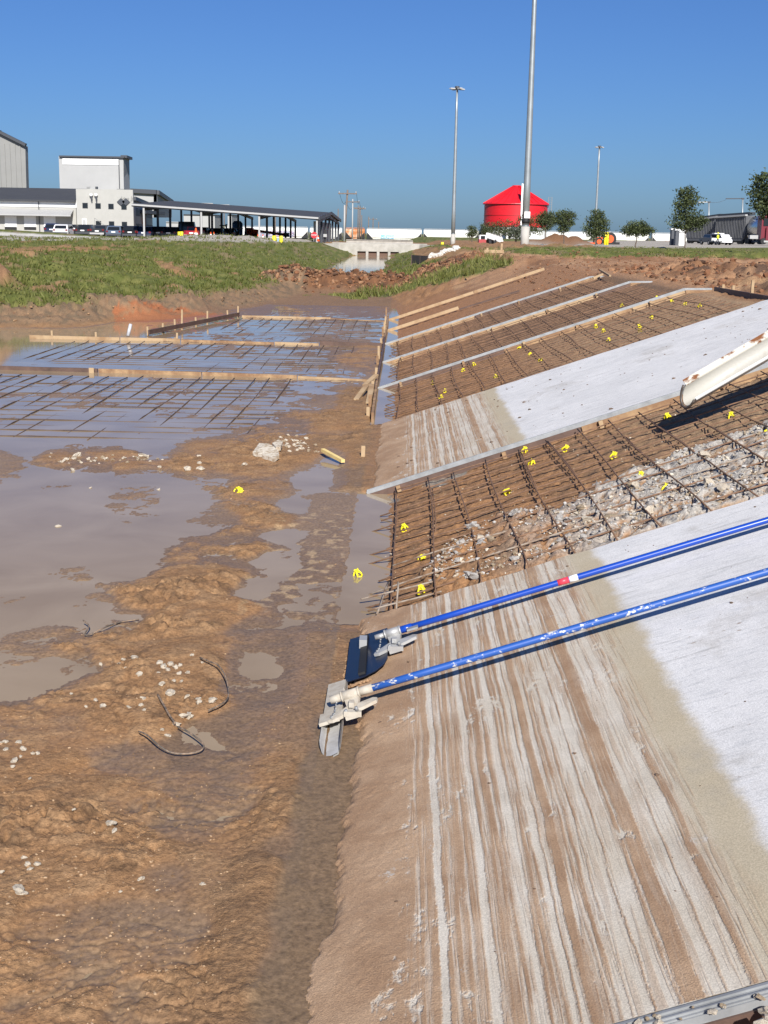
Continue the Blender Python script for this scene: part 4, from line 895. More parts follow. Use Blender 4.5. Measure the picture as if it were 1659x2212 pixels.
# broken slab piece (two flat chunks)
def flat_chunk(pts, th, tilt, label):
    mb = MB(); mb.prism(pts, tilt * th); return solo(mb, "broken_slab", STONE, label, "concrete chunk", "flat broken slab pieces")
def gp(px, py, z): return G(px, py, z)
flat_chunk([gp(546, 976, .10), gp(560, 957, .14), gp(581, 958, .16), gp(593, 965, .15), gp(602, 975, .12), gp(580, 984, .09), gp(565, 981, .09)], .05, Vector((0, .1, -1)), "larger flat pale broken slab lying tilted at the end of the mud ridge")
flat_chunk([gp(566, 982, .10), gp(601, 974, .13), gp(603, 982, .12), gp(592, 990, .09)], .05, Vector((0, .1, -1)), "narrow broken slab slanting below the larger flat one")
flat_chunk([gp(588, 957, .12), gp(600, 950, .14), gp(611, 953, .14), gp(606, 965, .11), gp(596, 966, .11)], .05, Vector((0, .1, -1)), "small square broken slab behind the larger flat one")
mb = MB(); mb.beam(G(697, 972, .09), G(741, 996, .05), .05, .04); solo(mb, "wooden_stake", mat("new_yellow_lumber", (.72, .55, .22), .7, var=.15), "yellowish new lumber stake lying by the rubble near the toe", "stake")

# rubble heap inside the near rebar bay
HEAP = [(935,1272),(910,1240),(1000,1152),(1090,1112),(1220,1098),(1300,1042),(1420,1002),(1560,952),(1690,905),(1690,1066),(1640,1072),(1500,1118),(1300,1180),(1150,1222),(1030,1262)]
def heap_pt():
    while True:
        px, py = random.uniform(905, 1690), random.uniform(905, 1275)
        if inpoly(np.array([px]), np.array([py]), HEAP)[0]:
            p = S(px, py, -.12)
            if float(fbm(np.array([p.x * 1.6]), np.array([p.y * 1.6]), 3, 77)[0]) > random.uniform(-.55, .25): return px, py
random.seed(21)
for i in range(100):
    px, py = heap_pt(); p = S(px, py, -.12); r = random.choice([.014, .018, .022, .028, .036, .05])
    z = gz(p.x, p.y)
    put_stone((p.x, p.y, z + r * .2), r, GREY + [0, 1, 11], ("large" if r > .045 else "fist-sized" if r > .028 else "small") + " grey-white rubble lump " + ("under the chute end of the heap" if px > 1450 else "in the upper middle of the heap" if px > 1250 else "in the lower middle of the heap" if px > 1080 else "at the low tip of the heap") + (" near the slab edge" if py > 1245 - (px - 905) * .27 else " on the form side"), "grey rubble lumps on the rebar mat", "rubble", "rubble_lump")
def stones_stuff(name, pts, rads, m, seed):
    base = []
    for k in range(6):
        mb = MB(); lump(mb, (0, 0, 0), 1.0, seed + k, .65, (5, 3)); base.append((np.array(mb.v), mb.f))
    V = []; Fs = []; mi = []; off = 0
    for (p, r) in zip(pts, rads):
        bv, bf = base[random.randrange(6)]; a = random.uniform(0, 6.28); c, s = math.cos(a), math.sin(a)
        v = bv * r * np.array([random.uniform(.7, 1.3), random.uniform(.7, 1.3), random.uniform(.7, 1.2)])
        v = np.stack([v[:, 0] * c - v[:, 1] * s, v[:, 0] * s + v[:, 1] * c, v[:, 2]], 1) + np.array(p)
        V.append(v); k = random.randrange(len(m)); Fs += [tuple(i + off for i in f) for f in bf]; mi += [k] * len(bf); off += len(bv)
    me_ = bpy.data.meshes.new(name); me_.from_pydata(np.concatenate(V).tolist(), [], Fs)
    for q in m: me_.materials.append(q)
    me_.polygons.foreach_set("material_index", mi)
    o = bpy.data.objects.new(name, me_); COL.objects.link(o); o["kind"] = "stuff"; return o
pts = [heap_pt() for _ in range(2600)]
P3 = [S(a, b, -.12) for a, b in pts]; ax = np.array([p.x for p in P3]); ay = np.array([p.y for p in P3]); az = relief(ax, ay)[0]
stones_stuff("crushed_rubble", [(a, b, c + .004) for a, b, c in zip(ax, ay, az)], [random.choice([.006, .008, .010, .014, .020]) for _ in ax], [STONEG, STONE, STONET, STONEG], 700)
# pebbles strewn on the slope soil and on the mud
ax = np.random.default_rng(4).uniform(-.1, 5.2, 1500); ay = np.random.default_rng(5).uniform(8.95, 13.5, 1500); az = relief(ax, ay)[0]
stones_stuff("soil_pebbles", list(zip(ax, ay, az)), [random.choice([.005, .006, .008, .012]) for _ in ax], [STONET, mat("brown_crumb", (.17, .09, .045), .95, var=.3), STONET, STONE], 720)
r4 = np.random.default_rng(6)
cx_ = r4.uniform(0, 740, 3000); cyy = 1000 + 1250 * r4.power(1.8, 3000)
gg = [G(a, b, .03) for a, b in zip(cx_, cyy)]; ax = np.array([p.x for p in gg]); ay = np.array([p.y for p in gg]); az, mk = relief(ax, ay)
keep = (az > .012) & (ax < -.3) & ~((ax > -.62) & (ay < 7.2))
stones_stuff("mud_crumbs_floor", [(a, b, c) for a, b, c, k in zip(ax, ay, az, keep) if k], [random.choice([.003, .004, .004, .005, .006, .009]) for k in keep if k], [mat("tan_crumb", (.30, .185, .10), .9, var=.3), mat("brown_crumb2", (.17, .10, .05), .9, var=.3), mat("light_crumb", (.38, .26, .155), .9, var=.3), mat("brown_crumb2")], 740)
# near corner rubble
random.seed(8)
for i in range(150):
    x = random.uniform(.85, 2.2); y = random.uniform(2.95, 3.44); r = random.choice([.014, .02, .026, .034])
    if i < 22: x = random.uniform(.72, 1.35); y = random.uniform(3.45, 3.52); r = random.choice([.007, .010, .014])
    put_stone(SP(x, y, .012 if i < 22 else -.03 + .07 * min(1, (3.55 - y) * 3) * min(1, max(0, x - .9) * 2.5)), r, PALE + TANS, ("small pale crumb lying on the near metal-capped form" if i < 22 else ("large " if r > .03 else "medium " if r > .018 else "small ") + "pale stone heaped at the near corner " + ("against the metal-capped form" if y > 3.25 else "just outside the metal-capped form")), "rubble at the near corner", "rubble", "rubble_lump")

# looped wires and sticks in the mud
WIRE = mat("grey_strap", (.10, .085, .07), .7, color2=(.30, .21, .14), vscale=25, lo=.45, hi=.6)
def wire(pts, r, label, name="wire_strap", cat="wire", zz=.03):
    P = []
    for px, py, dz in pts:
        q = G(px, py, .03); z = max(gz(q.x, q.y), 0); q = G(px, py, z + dz); P.append(q)
    # smooth
    Q = []
    for i in range(len(P) - 1):
        p0, p1, p2, p3 = P[max(i - 1, 0)], P[i], P[i + 1], P[min(i + 2, len(P) - 1)]
        for k in range(5):
            t = k / 5; Q.append(.5 * ((2 * p1) + (p2 - p0) * t + (2 * p0 - 5 * p1 + 4 * p2 - p3) * t * t + (3 * p1 - p0 - 3 * p2 + p3) * t ** 3))
    Q.append(P[-1]); mb = MB(); mb.tube(Q, r, 6); return solo(mb, name, WIRE, label, cat)
wire([(432, 1420, .02), (455, 1430, .03), (470, 1436, .05), (484, 1455, .06), (492, 1480, .05), (493, 1505, .04), (480, 1520, .03), (450, 1535, .02)], .0050, "grey strap curving round the right side of the pale concrete scatter")
wire([(341, 1501, .03), (352, 1520, .05), (366, 1545, .04), (378, 1562, .02)], .006, "short dark strap stuck between pale concrete pieces")
wire([(384, 1570, .03), (405, 1580, .05), (428, 1596, .05), (440, 1610, .04), (432, 1622, .03), (405, 1628, .03), (372, 1626, .03), (345, 1612, .05), (318, 1588, .05), (300, 1580, .02)], .0050, "long grey strap looping over the small puddle below the concrete scatter")
wire([(180, 1340, .05), (192, 1352, .04), (183, 1370, .02), (196, 1370, .02), (220, 1358, .03), (255, 1345, .02), (300, 1338, .0)], .0050, "muddy bent strap with a hooked end beside the left puddle")

# ================================================================ FLOATS WITH LONG BLUE HANDLES
BLUEN = mat("new_blue_pole", (.008, .055, .36), .28, spec=.6)
BLUEO = mat("worn_blue_pole", (.018, .085, .34), .45, color2=(.55, .55, .52), vscale=38, lo=.57, hi=.62, stretch=(.6, 1, 1))
_bt = BLUEO.node_tree; _r = [q for q in _bt.nodes if q.type == 'VALTORGB'][0]; _tc = [q for q in _bt.nodes if q.type == 'TEX_COORD'][0]
_k = _bt.nodes.new("ShaderNodeTexNoise"); _k.inputs["Scale"].default_value = 3.2; _k.inputs["Detail"].default_value = 3; _bt.links.new(_tc.outputs["Object"], _k.inputs["Vector"])
_m = _bt.nodes.new("ShaderNodeMapRange"); _m.inputs["From Min"].default_value = .38; _m.inputs["From Max"].default_value = .66; _m.inputs["To Min"].default_value = -.10; _m.inputs["To Max"].default_value = .09; _bt.links.new(_k.outputs[0], _m.inputs[0])
_a = _bt.nodes.new("ShaderNodeMath"); _a.operation = 'ADD'; _s = _r.inputs[0].links[0].from_socket; _bt.links.new(_s, _a.inputs[0]); _bt.links.new(_m.outputs[0], _a.inputs[1]); _bt.links.new(_a.outputs[0], _r.inputs[0])
CASTA = mat("cast_aluminium", (.42, .42, .41), .45, .35, var=.1)
CASTM = mat("cement_coated_casting", (.46, .42, .35), .85, color2=(.40, .35, .28), vscale=20)
BLADEB = mat("dark_blue_steel_blade", (.006, .010, .024), .32, .1, var=.2, vscale=6)
BLADEG = mat("cement_coated_blade", (.50, .49, .47), .7, .1, color2=(.36, .34, .31), vscale=9, lo=.4, hi=.7)
def tool(kind):
    new = kind == 1
    yc = 7.94 if new else 6.90; x0 = (-.075 if new else -.30)
    h = .10 if new else .135
    root = thing("concrete_float", "bright new blue-handled float with a dark blue steel blade at the slab foot" if new else "worn paint-chipped blue-handled float with a cement-grey trough blade", "float", SP(x0 + .15, yc, .02), "long-handled concrete floats")
    a0 = SP(x0 + .16, yc, h); b0 = SP(5.2, yc + .02, h * .55)
    def at(x, dy, off): return SP(x0 + x, yc + dy, off)
    pm = BLUEN if new else BLUEO; cm = CASTA if new else CASTM; r = .0205 if new else .0215
    d = (b0 - a0).normalized()
    # handle in sections with couplings
    mb = MB(); L_ = (b0 - a0).length; mb.tube([a0 + d * (L_ * i / 14) for i in range(15)], r, 14); pole = mb.build("pole", pm, root)
    if new:
        q = S(1205, 1257, h); mb = MB(); t = (q.x - a0.x) / d.x; mb.tube([a0 + d * t, a0 + d * (t + .075)], r + .0012, 14); mb.build("red_label", mat("red_label_print", (.62, .05, .08), .4), pole)
        mb = MB(); mb.tube([a0 + d * (t + .078), a0 + d * (t + .135)], r + .0012, 14); mb.build("white_label", mat("white_label_print", (.8, .8, .8), .4), pole)
    mb = MB(); mb.tube([a0 - d * .015, a0 + d * .07], r + .004, 14); mb.build("pole_socket", pm if new else CASTM, root)
    # barrel, pin and end cap
    mb = MB(); mb.tube([a0 - d * .115, a0 - d * .012], .030, 16); mb.tube([a0 - d * .12, a0 - d * .11], .033, 16); mb.tube([a0 - d * .02, a0 - d * .008], .033, 16); mb.build("barrel", cm, root)
    mb = MB(); mb.tube([a0 - d * .185, a0 - d * .115], .018 if new else .024, 12); mb.build("end_pin", cm, root)
    mb = MB(); mb.tube([a0 - d * .012, a0 + d * .035], .024, 14); mb.build("collar", cm, root)
    # yoke: a cast cross with wings and a bolted foot
    c = a0 - d * .06; yd = Vector((0, -1, 0)); K = 1.02
    mb = MB()
    def yk(u, v, w): return c + d * (u * K) + yd * (v * K) - SN * w
    mb.prism([yk(-.045, .02, .012), yk(.045, .02, .012), yk(.03, .10, .04), yk(.045, .19, .055), yk(-.045, .19, .055), yk(-.03, .10, .04)], -SN * .022)
    mb.prism([yk(-.03, .09, .03), yk(-.13, .17, .038), yk(-.14, .205, .038), yk(-.11, .215, .04), yk(-.02, .15, .045)], -SN * .018)
    mb.prism([yk(.03, .09, .03), yk(.12, .055, .034), yk(.145, .075, .034), yk(.14, .11, .036), yk(.02, .15, .045)], -SN * .018)
    mb.box(yk(0, .10, .02), (.03, .05, .03)); mb.box(yk(0, .175, .05), (.10, .035, .03))
    if not new: mb.prism([yk(-.05, -.03, .0), yk(-.02, -.02, .0), yk(-.045, -.10, -.02)], -SN * .016)
    mb.build("yoke", cm, root)
    for u, v in ((-.03, .18), (.03, .18), (0, .115)): mb = MB(); mb.tube([yk(u, v, .04), yk(u, v, .015)], .010, 6); mb.build("bolt", GALV, root)
    mb = MB()   # safety chain from pin to wing
    p0 = a0 - d * .15; p1 = yk(-.12, .19, .03)
    for i in range(9):
        t = i / 8; q = p0.lerp(p1, t) - SN * (.02 * math.sin(t * math.pi)); mb.tube([q + Vector((0, .008, .004 * (-1) ** i)), q + Vector((.004, -.010, 0))], .005, 5)
    mb.build("chain", GALV, root)
    if new:
        mb = MB(); mb.box(yk(.13, .05, -.005), (.075, .045, .012), 0, Matrix((SD, Vector((0, 1, 0)), SN)).transposed()); mb.build("angle_bracket", GALV, root)
        # blade: wide dark plate with rounded near corner
        x_l, x_r = S(751, 1462, .02).x, S(838, 1440, .02).x
        yn, yf = S(775, 1472, .02).y, 8.28
        poly = [(x_l, yf), (x_r + .0, yf + .0), (x_r + .004, yf - .1), (x_r + .008, yn + .22), (x_r - .01, yn + .13), (x_r - .06, yn + .05), (x_r - .13, yn + .005), (x_l + .01, yn), (x_l, yn + .02)]
        mb = MB(); mb.prism([SP(x, y, .040) for x, y in poly], -SN * .006); bl = mb.build("blade", BLADEB, root)
        xm = (x_l + x_r) / 2 - .02
        mb = MB(); mb.beam(SP(xm, yn + .05, .040), SP(xm, yf - .05, .040), .045, .03, up=SN); mb.beam(SP(xm - .03, yn + .04, .028), SP(xm - .03, yf - .1, .028), .012, .012, up=SN); mb.beam(SP(xm + .03, yn + .04, .028), SP(xm + .03, yf - .1, .028), .012, .012, up=SN)
        mb.build("mounting_channel", BLACK, bl)
        mb = MB(); mb.box(SP(xm, yf - .25, .07), (.05, .10, .06)); mb.build("foot_block", CASTA, root)
        mb = MB()
        for i in range(60):
            t = random.random(); q = SP(x_l - .012 + random.uniform(-.012, .012), yn - .02 + t * .62, .012) if i < 36 else SP(x_l + random.random() * .16, yn - .015 + random.uniform(-.012, .01), .012)
            lump(mb, q, random.uniform(.006, .014), i + 60, .8, (5, 3))
        mb.build("mud_bead", mat("tan_crumb", (.36, .22, .11), .9), root)
    else:
        # trough blade: flat bottom with raised side flanges, rounded end
        P_nl, P_nr, P_fl, P_fr = S(707, 1622, .02), S(742, 1610, .02), S(716, 1500, .02), S(749, 1490, .02)
        xl, xr = (P_nl.x + P_fl.x) / 2 - .012, (P_nr.x + P_fr.x) / 2 + .012; yn, yf = P_nl.y - .05, 7.45
        n = 20; fl_h = .05; V = []; Fs = []
        prof = [(-.5, fl_h), (-.47, fl_h - .01), (-.42, .012), (-.36, .0), (0, 0), (.36, 0), (.42, .012), (.47, fl_h - .01), (.5, fl_h)]
        for i in range(n + 1):
            t = i / n; y = yn + (yf - yn) * t; end = min(1, min(t, 1 - t) / .10); kk = .82 + .18 * math.sin(end * math.pi / 2)
            hl = end ** .5 if end < 1 else 1
            for u, w in prof:
                yy = y - (.03 if t < .5 else -.03) * (1 - (2 * u) ** 2) * (1 - end) * 1.2
                V.append(SP((xl + xr) / 2 + u * (xr - xl) * kk, yy, .02 + w * (.35 + .65 * hl)))
        k = len(prof)
        for i in range(n):
            for j in range(k - 1): Fs.append((i * k + j, i * k + j + 1, (i + 1) * k + j + 1, (i + 1) * k + j))
        mb = MB(); mb.add(V, Fs, 0, False); mb.add([Vector(v) - SN * .012 for v in V], [tuple(reversed(f)) for f in Fs])
        bl = mb.build("blade", BLADEG, root, recalc=False)
        # closed box section over the yoke part
        mb = MB(); xm = (xl + xr) / 2
        mb.beam(SP(xm, 6.78, .064), SP(xm, 7.36, .064), (xr - xl) * .97, .030, up=SN); mb.build("blade_cover", CASTM, bl)
        mb = MB(); mb.beam(SP(xm - .01, 6.70, .082), SP(xm - .01, 6.84, .082), .12, .02, up=SN); mb.build("foot_block", CASTM, root)
    return root
tool(1); tool(2)

# ================================================================ CONCRETE CHUTE
def chute():
    tip = Vector((2.74, 11.87, 1.40)); end = tip + Vector((5.4, -.25, 3.45))
    a = (end - tip).normalized(); far = Vector((0, 1, 0)); far = (far - a * far.dot(a)).normalized(); nn = a.cross(far).normalized()
    if nn.z < 0: nn = -nn
    roll = math.radians(34); across = far * math.cos(roll) + nn * math.sin(roll); opn = nn * math.cos(roll) - far * math.sin(roll)
    root = thing("pouring_chute", "white rust-streaked concrete pouring chute hanging over the slab edge", "chute", tip)
    m = mat("chipped_white_chute_paint", (.42, .405, .36), .5, color2=(.36, .33, .28), vscale=5, lo=.58, hi=.72, bump=.1)
    mr = mat("rusty_white_rim", (.68, .65, .56), .6, color2=(.22, .085, .03), vscale=6, lo=.52, hi=.60, stretch=(1, 1, 1))
    r = .105; L_ = (end - tip).length; V = []; Fs = []; ns, na = 12, 14
    for i in range(ns + 1):
        for j in range(na + 1):
            th = math.pi * j / na; u = -math.cos(th); w = math.sin(th)      # u: near(-1) .. far(+1), w depth
            st = L_ * i / ns - (w * .10 if i == 0 else 0)
            V.append(tip + a * st + across * (u * r) - opn * (w * r * 1.0))
    k = na + 1
    for i in range(ns):
        for j in range(na): Fs.append((i * k + j, i * k + j + 1, (i + 1) * k + j + 1, (i + 1) * k + j))
    inner = V; outer = []
    for i in range(ns + 1):
        for j in range(na + 1):
            th = math.pi * j / na; u = -math.cos(th); w = math.sin(th)
            outer.append(Vector(V[i * k + j]) + across * (u * .012) - opn * (w * .012))
    mb = MB(); mb.add(inner, Fs, 0, True); mb.add(outer, [tuple(reversed(f)) for f in Fs], 0, True)
    o = len(inner)
    for j in range(na): mb.f.append((j, j + 1, o + j + 1, o + j)); mb.m.append(0); mb.sm.append(False)
    mb.build("trough", m, root, recalc=False)
    for sgn, nm, wd in ((1, "far_rim", .075), (-1, "near_rim", .022)):
        mb = MB(); p = tip + across * (sgn * (r + wd * .45)); mb.beam(p, p + a * L_, wd, .016, up=opn if sgn > 0 else opn); mb.build("rim", mr if sgn > 0 else WHITE, root)
    mb = MB()
    pts = [tip - a * (.02 + .10 * math.sin(math.pi * j / 14)) + across * (-math.cos(math.pi * j / 14) * (r + .012)) - opn * (math.sin(math.pi * j / 14) * (r + .012)) for j in range(15)]
    mb.tube(pts, .012, 6); mb.build("lip", mat("worn_dark_lip", (.12, .10, .085), .5, .4), root)
    return root
chute()

# ================================================================ FAR SETTING
def bx(px0, py0, px1, py1, Y, depth, mb=None, mi=0):
    """box whose front face covers the measured rectangle at distance Y; returns extents"""
    a = AY((px0 + px1) / 2, py0, Y); b = AY((px0 + px1) / 2, py1, Y)
    l = AY(px0, (py0 + py1) / 2, Y).x; r = AY(px1, (py0 + py1) / 2, Y).x
    if mb is not None: mb.box(((l + r) / 2, Y + depth / 2, (a.z + b.z) / 2), (r - l, depth, abs(a.z - b.z)), mi)
    return l, r, min(a.z, b.z), max(a.z, b.z)
def part_box(name, m, parent, px0, py0, px1, py1, Y, depth):
    mb = MB(); bx(px0, py0, px1, py1, Y, depth, mb); return mb.build(name, m, parent)

# ---- office block with windows
o = thing("office_building", "two-storey pale office block with small square windows and a pair of wall globes", "building", AY(227, 505, 178))
part_box("wall", GREYW, o, 165.5, 409, 288, 506, 178, .48)
for i, (x, y) in enumerate(((277, 664.5), (311.5, 666), (345.8, 667.5), (379.7, 668.8), (313, 726.5), (347, 728), (380.5, 729.5))):
    X0, Y0 = (200 + (i if i < 4 else i) * 0 + x * 0), 0
for zx, zy in ((580, 520), (898, 530), (1215, 542), (1534, 553), (908, 964), (1230, 974), (1546, 985)):
    sx, sy = (200 + zx / 7.541) * .6636, (600 + zy / 7.541) * .6636
    w = part_box("window", TRIM, o, sx - 5.8, sy - 5.8, sx + 5.8, sy + 5.8, 177.93, .12)
    part_box("pane", GLASS, w, sx - 5.0, sy - 5.0, sx + 5.0, sy + 5.0, 177.90, .04)
d = part_box("door", WHITE, o, 177.5, 472, 187, 498, 177.92, .15)
part_box("door_panel", GREYL, d, 179, 475, 185.5, 496, 177.88, .05)
part_box("roof_vent", GREYM, o, 187.4, 403.5, 193.6, 410, 179, 1); part_box("roof_vent", GREYL, o, 193.8, 404.5, 207, 410, 179, 1); part_box("roof_vent", TRIM, o, 206, 403, 210, 411, 179, .5); part_box("roof_vent", GREYM, o, 252, 408, 268, 412, 180, 1)
for zx in (727, 845):
    c = AY((200 + zx / 7.541) * .6636, (600 + 262 / 7.541) * .6636, 177.7); mb = MB(); mb.lathe([(.01, -.24), (.2, -.15), (.26, 0), (.2, .15), (.01, .24)], c, 12)
    g_ = mb.build("wall_globe", WHITE, o); mb = MB(); mb.box(c + Vector((.05, 0, -.42)), (.22, .2, .36)); mb.box(c + Vector((.05, .1, -.8)), (.16, .1, .25)); mb.build("globe_bracket", TRIM, g_)
for zx in (1464, 1585):
    c = AY((200 + zx / 7.541) * .6636, (600 + 430 / 7.541) * .6636, 177.9); mb = MB(); mb.prism([c + Vector((-.56, 0, 0)), c + Vector((0, 0, -.5)), c + Vector((.56, 0, 0)), c + Vector((0, 0, .5))], (0, -.1, 0)); mb.build("diamond_emblem", TRIM, o)
mb = MB()
for i, (u, h) in enumerate(((0, .7), (.22, .35), (.42, .5), (.62, .28), (.85, .3), (1.08, .35), (1.5, .75), (1.66, .4))):
    c = AY((200 + 1460 / 7.541) * .6636, (600 + 360 / 7.541) * .6636, 177.92) + Vector((u * .9, 0, 0)); mb.beam(c + Vector((0, 0, -h / 2)), c + Vector((.12, 0, h / 2)), .06, .06, up=Vector((0, 1, 0)))
mb.build("wall_lettering", GREYM, o)
mb = MB(); c = AY(198, 505, 174)
for k in range(6): mb.box((c.x + k * .28, 176.5, c.z + .15 + (5 - k) * .2), (.28, 1.4, .06))
for k in (0, 5): mb.beam((c.x + k * .28, 175.9, c.z + (5 - k) * .2), (c.x + k * .28, 175.9, c.z + 1.1 + (5 - k) * .2), .05, .05, up=Vector((0, 1, 0)))
mb.beam((c.x, 175.9, c.z + 2.1), (c.x + 1.4, 175.9, c.z + 1.1), .05, .05); mb.build("stair", GREYM, o)
# ---- dock building
o = thing("dock_building", "low loading dock building with three white roller doors under a long awning", "building", AY(80, 505, 181))
part_box("wall", GREYW, o, -60, 446, 165, 508, 181, 14)
part_box("white_band", WHITE, o, -60, 431, 165, 446.5, 180.9, .3)
mb = MB(); l, r, z0, z1 = bx(-60, 405, 164, 431, 181, 1); mb.prism([(l, 180.3, z0), (l, 194, z1 + .35), (l, 194, z0 - .2), (l, 180.3, z0 - .25)], (r - l, 0, 0)); mb.build("roof", ROOFD, o)
l, r, z0, z1 = bx(-60, 450, 159, 462, 181, 1); mb = MB(); mb.prism([(l, 179.3, z0 - .05), (l, 180.95, z1 - .1), (l, 180.95, z1 - .25), (l, 179.3, z0 - .25)], (r - l, 0, 0)); mb.build("awning", GREYL, o)
for zx0, zx1 in ((32, 112), (163, 243), (295, 375)):
    dd = part_box("roller_door", WHITE, o, zx0 / 2.074 * .6636, (400 + 628 / 2.074) * .6636, zx1 / 2.074 * .6636, (400 + 705 / 2.074) * .6636, 180.93, .1)
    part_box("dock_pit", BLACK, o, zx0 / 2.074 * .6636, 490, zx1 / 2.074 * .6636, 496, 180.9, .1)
for x in (83.5, 166): part_box("downpipe", TRIM, o, x, 433, x + 1.6, 500, 180.8, .1)
# ---- tall metal tower hall
o = thing("tower_hall", "tall windowless grey hall with a white top band rising behind the office block", "building", AY(200, 410, 205))
part_box("wall", GREYL, o, 128.5, 339, 267, 430, 205, 4.5)
l, r, z0, z1 = bx(128.5, 339, 281, 425, 205, 1)
mb = MB(); a = AY(258, 345, 204.9); b = AY(280, 348, 232)
part_box("white_band", WHITE, o, 135, 343, 256, 356, 204.9, .2)
part_box("roof_edge", TRIM, o, 127.5, 336.8, 268, 340, 204.6, 5); part_box("downpipe", TRIM, o, 256.5, 346, 258, 410, 204.8, .2)
mb = MB(); p0, p1 = AY(267.3, 339.5, 205.1), AY(279.5, 344, 209.5); q0, q1 = AY(267.3, 425, 205.1), AY(280.5, 425, 209.5)
mb.prism([p0, p1, q1, q0], (-.5, 0, 0)); mb.build("side_wall", GREYM, o)  # darker siding than the front: the side's shade is put into its colour
mb = MB(); mb.beam(p0 + Vector((0, 0, .1)), p1 + Vector((0, 0, .1)), 1, .4); mb.build("roof_edge", TRIM, o)
# ---- big hall at the frame edge
o = thing("big_hall", "huge grey corrugated hall cut by the left frame edge, dark gable trim", "building", AY(20, 410, 215))
mb = MB(); P = [AY(-130, 250, 215), AY(0, 287, 215), AY(54.5, 315.5, 215), AY(57.5, 425, 215), AY(-130, 425, 215)]; mb.prism(P, (0, 1.5, 0)); mb.build("wall", GREYM, o)
mb = MB()
for p, q in ((P[0], P[1]), (P[1], P[2])): mb.beam(p + Vector((0, -.3, .15)), q + Vector((.2, -.3, .15)), .8, .45)
mb.build("gable_trim", TRIM, o)
mb = MB()
for k in range(16):
    t = k / 16; x = P[0].x + (P[2].x - P[0].x) * t
    mb.box((x, 214.94, P[3].z + 4.2), (.18, .12, 8.4))
mb.build("siding_ribs", GREYM, o)
# ---- shaded side wing with windows
o = thing("side_wing", "shaded two-storey wing with rows of narrow windows beside the carport", "building", AY(300, 505, 182))
f0, f1 = AY(289, 505, 178.5), AY(330, 505, 232); zt = AY(289, 431, 178.5).z; zb = f0.z
mb = MB(); mb.prism([Vector((f0.x, f0.y, zb)), Vector((f1.x, f1.y, zb)), Vector((f1.x, f1.y, zt)), Vector((f0.x, f0.y, zt))], (-7, 0, 0)); mb.build("wall", GREYW, o)
mb = MB(); mb.beam(Vector((f0.x + .1, f0.y, zt + .15)), Vector((f1.x + .1, f1.y, zt + .15)), .6, .5); mb.build("roof_edge", TRIM, o)
for t in (.12, .2, .32, .42, .55, .66, .78, .9):
    for zz in (.66, .18):
        c = Vector((f0.x, f0.y, 0)).lerp(Vector((f1.x, f1.y, 0)), t); mb = MB(); mb.beam((c.x + .04, c.y - .9, zb + (zt - zb) * zz), (c.x + .04 + .03, c.y + .9, zb + (zt - zb) * zz), .1, 1.1); w = mb.build("window", TRIM, o)
mb = MB(); c = Vector((f0.x, f0.y, 0)).lerp(Vector((f1.x, f1.y, 0)), .45); mb.box((c.x + .9, c.y, zb + 3.2), (2.2, 16, .5)); mb.build("porch_roof", TRIM, o)
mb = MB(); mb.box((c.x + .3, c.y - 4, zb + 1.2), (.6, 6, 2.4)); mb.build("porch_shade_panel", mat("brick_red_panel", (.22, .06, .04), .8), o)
# ---- white gabled hall behind
o = thing("gable_hall", "white hall with a dark sloping eave peeping over the carport roof", "building", AY(330, 450, 250))
mb = MB(); P = [AY(283, 412, 250), AY(338.5, 415, 250), AY(338.5, 470, 250), AY(283, 470, 250)]; mb.prism(P, (0, 1, 0)); mb.build("front_wall", GREYL, o)
mb = MB(); P2 = [AY(338.5, 415.5, 250), AY(371, 437, 290), AY(371, 470, 290), AY(338.5, 470, 250)]; mb.prism(P2, (-.6, 0, 0)); mb.build("side_wall", GREYM, o)  # same hall in a darker grey, shade of the side face painted in
mb = MB(); mb.beam(P[0] + Vector((0, -.3, 0)), P[1] + Vector((0, -.3, 0)), .8, .8); mb.beam(P2[0], P2[1], 1, .8); mb.build("roof_edge", TRIM, o)
# ---- pale halls behind the carport
for px0, py0, px1, py1, Y, lab in ((359, 479, 389, 508, 330, "low cream hall seen left between the carport posts"), (397, 463, 464, 512, 300, "plain white hall seen through the carport behind the red pickup"), (492, 463, 501, 512, 310, "narrow white building end between the middle carport posts")):
    l, r, z0, z1 = bx(px0, py0, px1, py1, Y, 12); o = thing("distant_hall", lab, "building", ((l + r) / 2, Y, z0))
    part_box("wall", GREYL, o, px0, py0 + 1, px1, py1, Y, 12); part_box("roof", TRIM if Y != 330 else GREYL, o, px0 - .5, py0, px1 + .5, py0 + 1.6, Y - .3, 13)

# ---- carport
o = thing("carport", "long open-sided carport with a dark flat roof on rows of thin posts", "carport", AY(520, 515, 152))
cols = [(309.6, 441.8, 506.5), (434, 453, 514.5), (559.6, 461, 518.5), (684.5, 469, 521)]
tops = [AY(x, y, 152) for x, y, _ in cols]; bots = [AY(x, y, 152) for x, _, y in cols]
gzb = 1.62
lft = AY(284, 439.5, 152); rgt = AY(688, 469, 152)
bk = 54
bdz = Vector((0, bk, 0))
th = .35
mb = MB(); pf = [lft, rgt]; 
mid0, mid1 = AY(284, 439.5, 152) + Vector((0, 26, .95)), AY(688, 469, 152) + Vector((0, 26, .95))
mb.prism([lft, mid0, lft + bdz + Vector((0, 0, .3)), lft + bdz + Vector((0, 0, 0)), mid0 + Vector((0, 0, -th)), lft + Vector((0, 0, -th))], rgt - lft); mb.build("roof", ROOFD, o)
mb = MB(); mb.beam(lft + Vector((0, -.1, -.12)), rgt + Vector((0, -.1, -.12)), .12, .20); mb.build("fascia", GREYL, o)
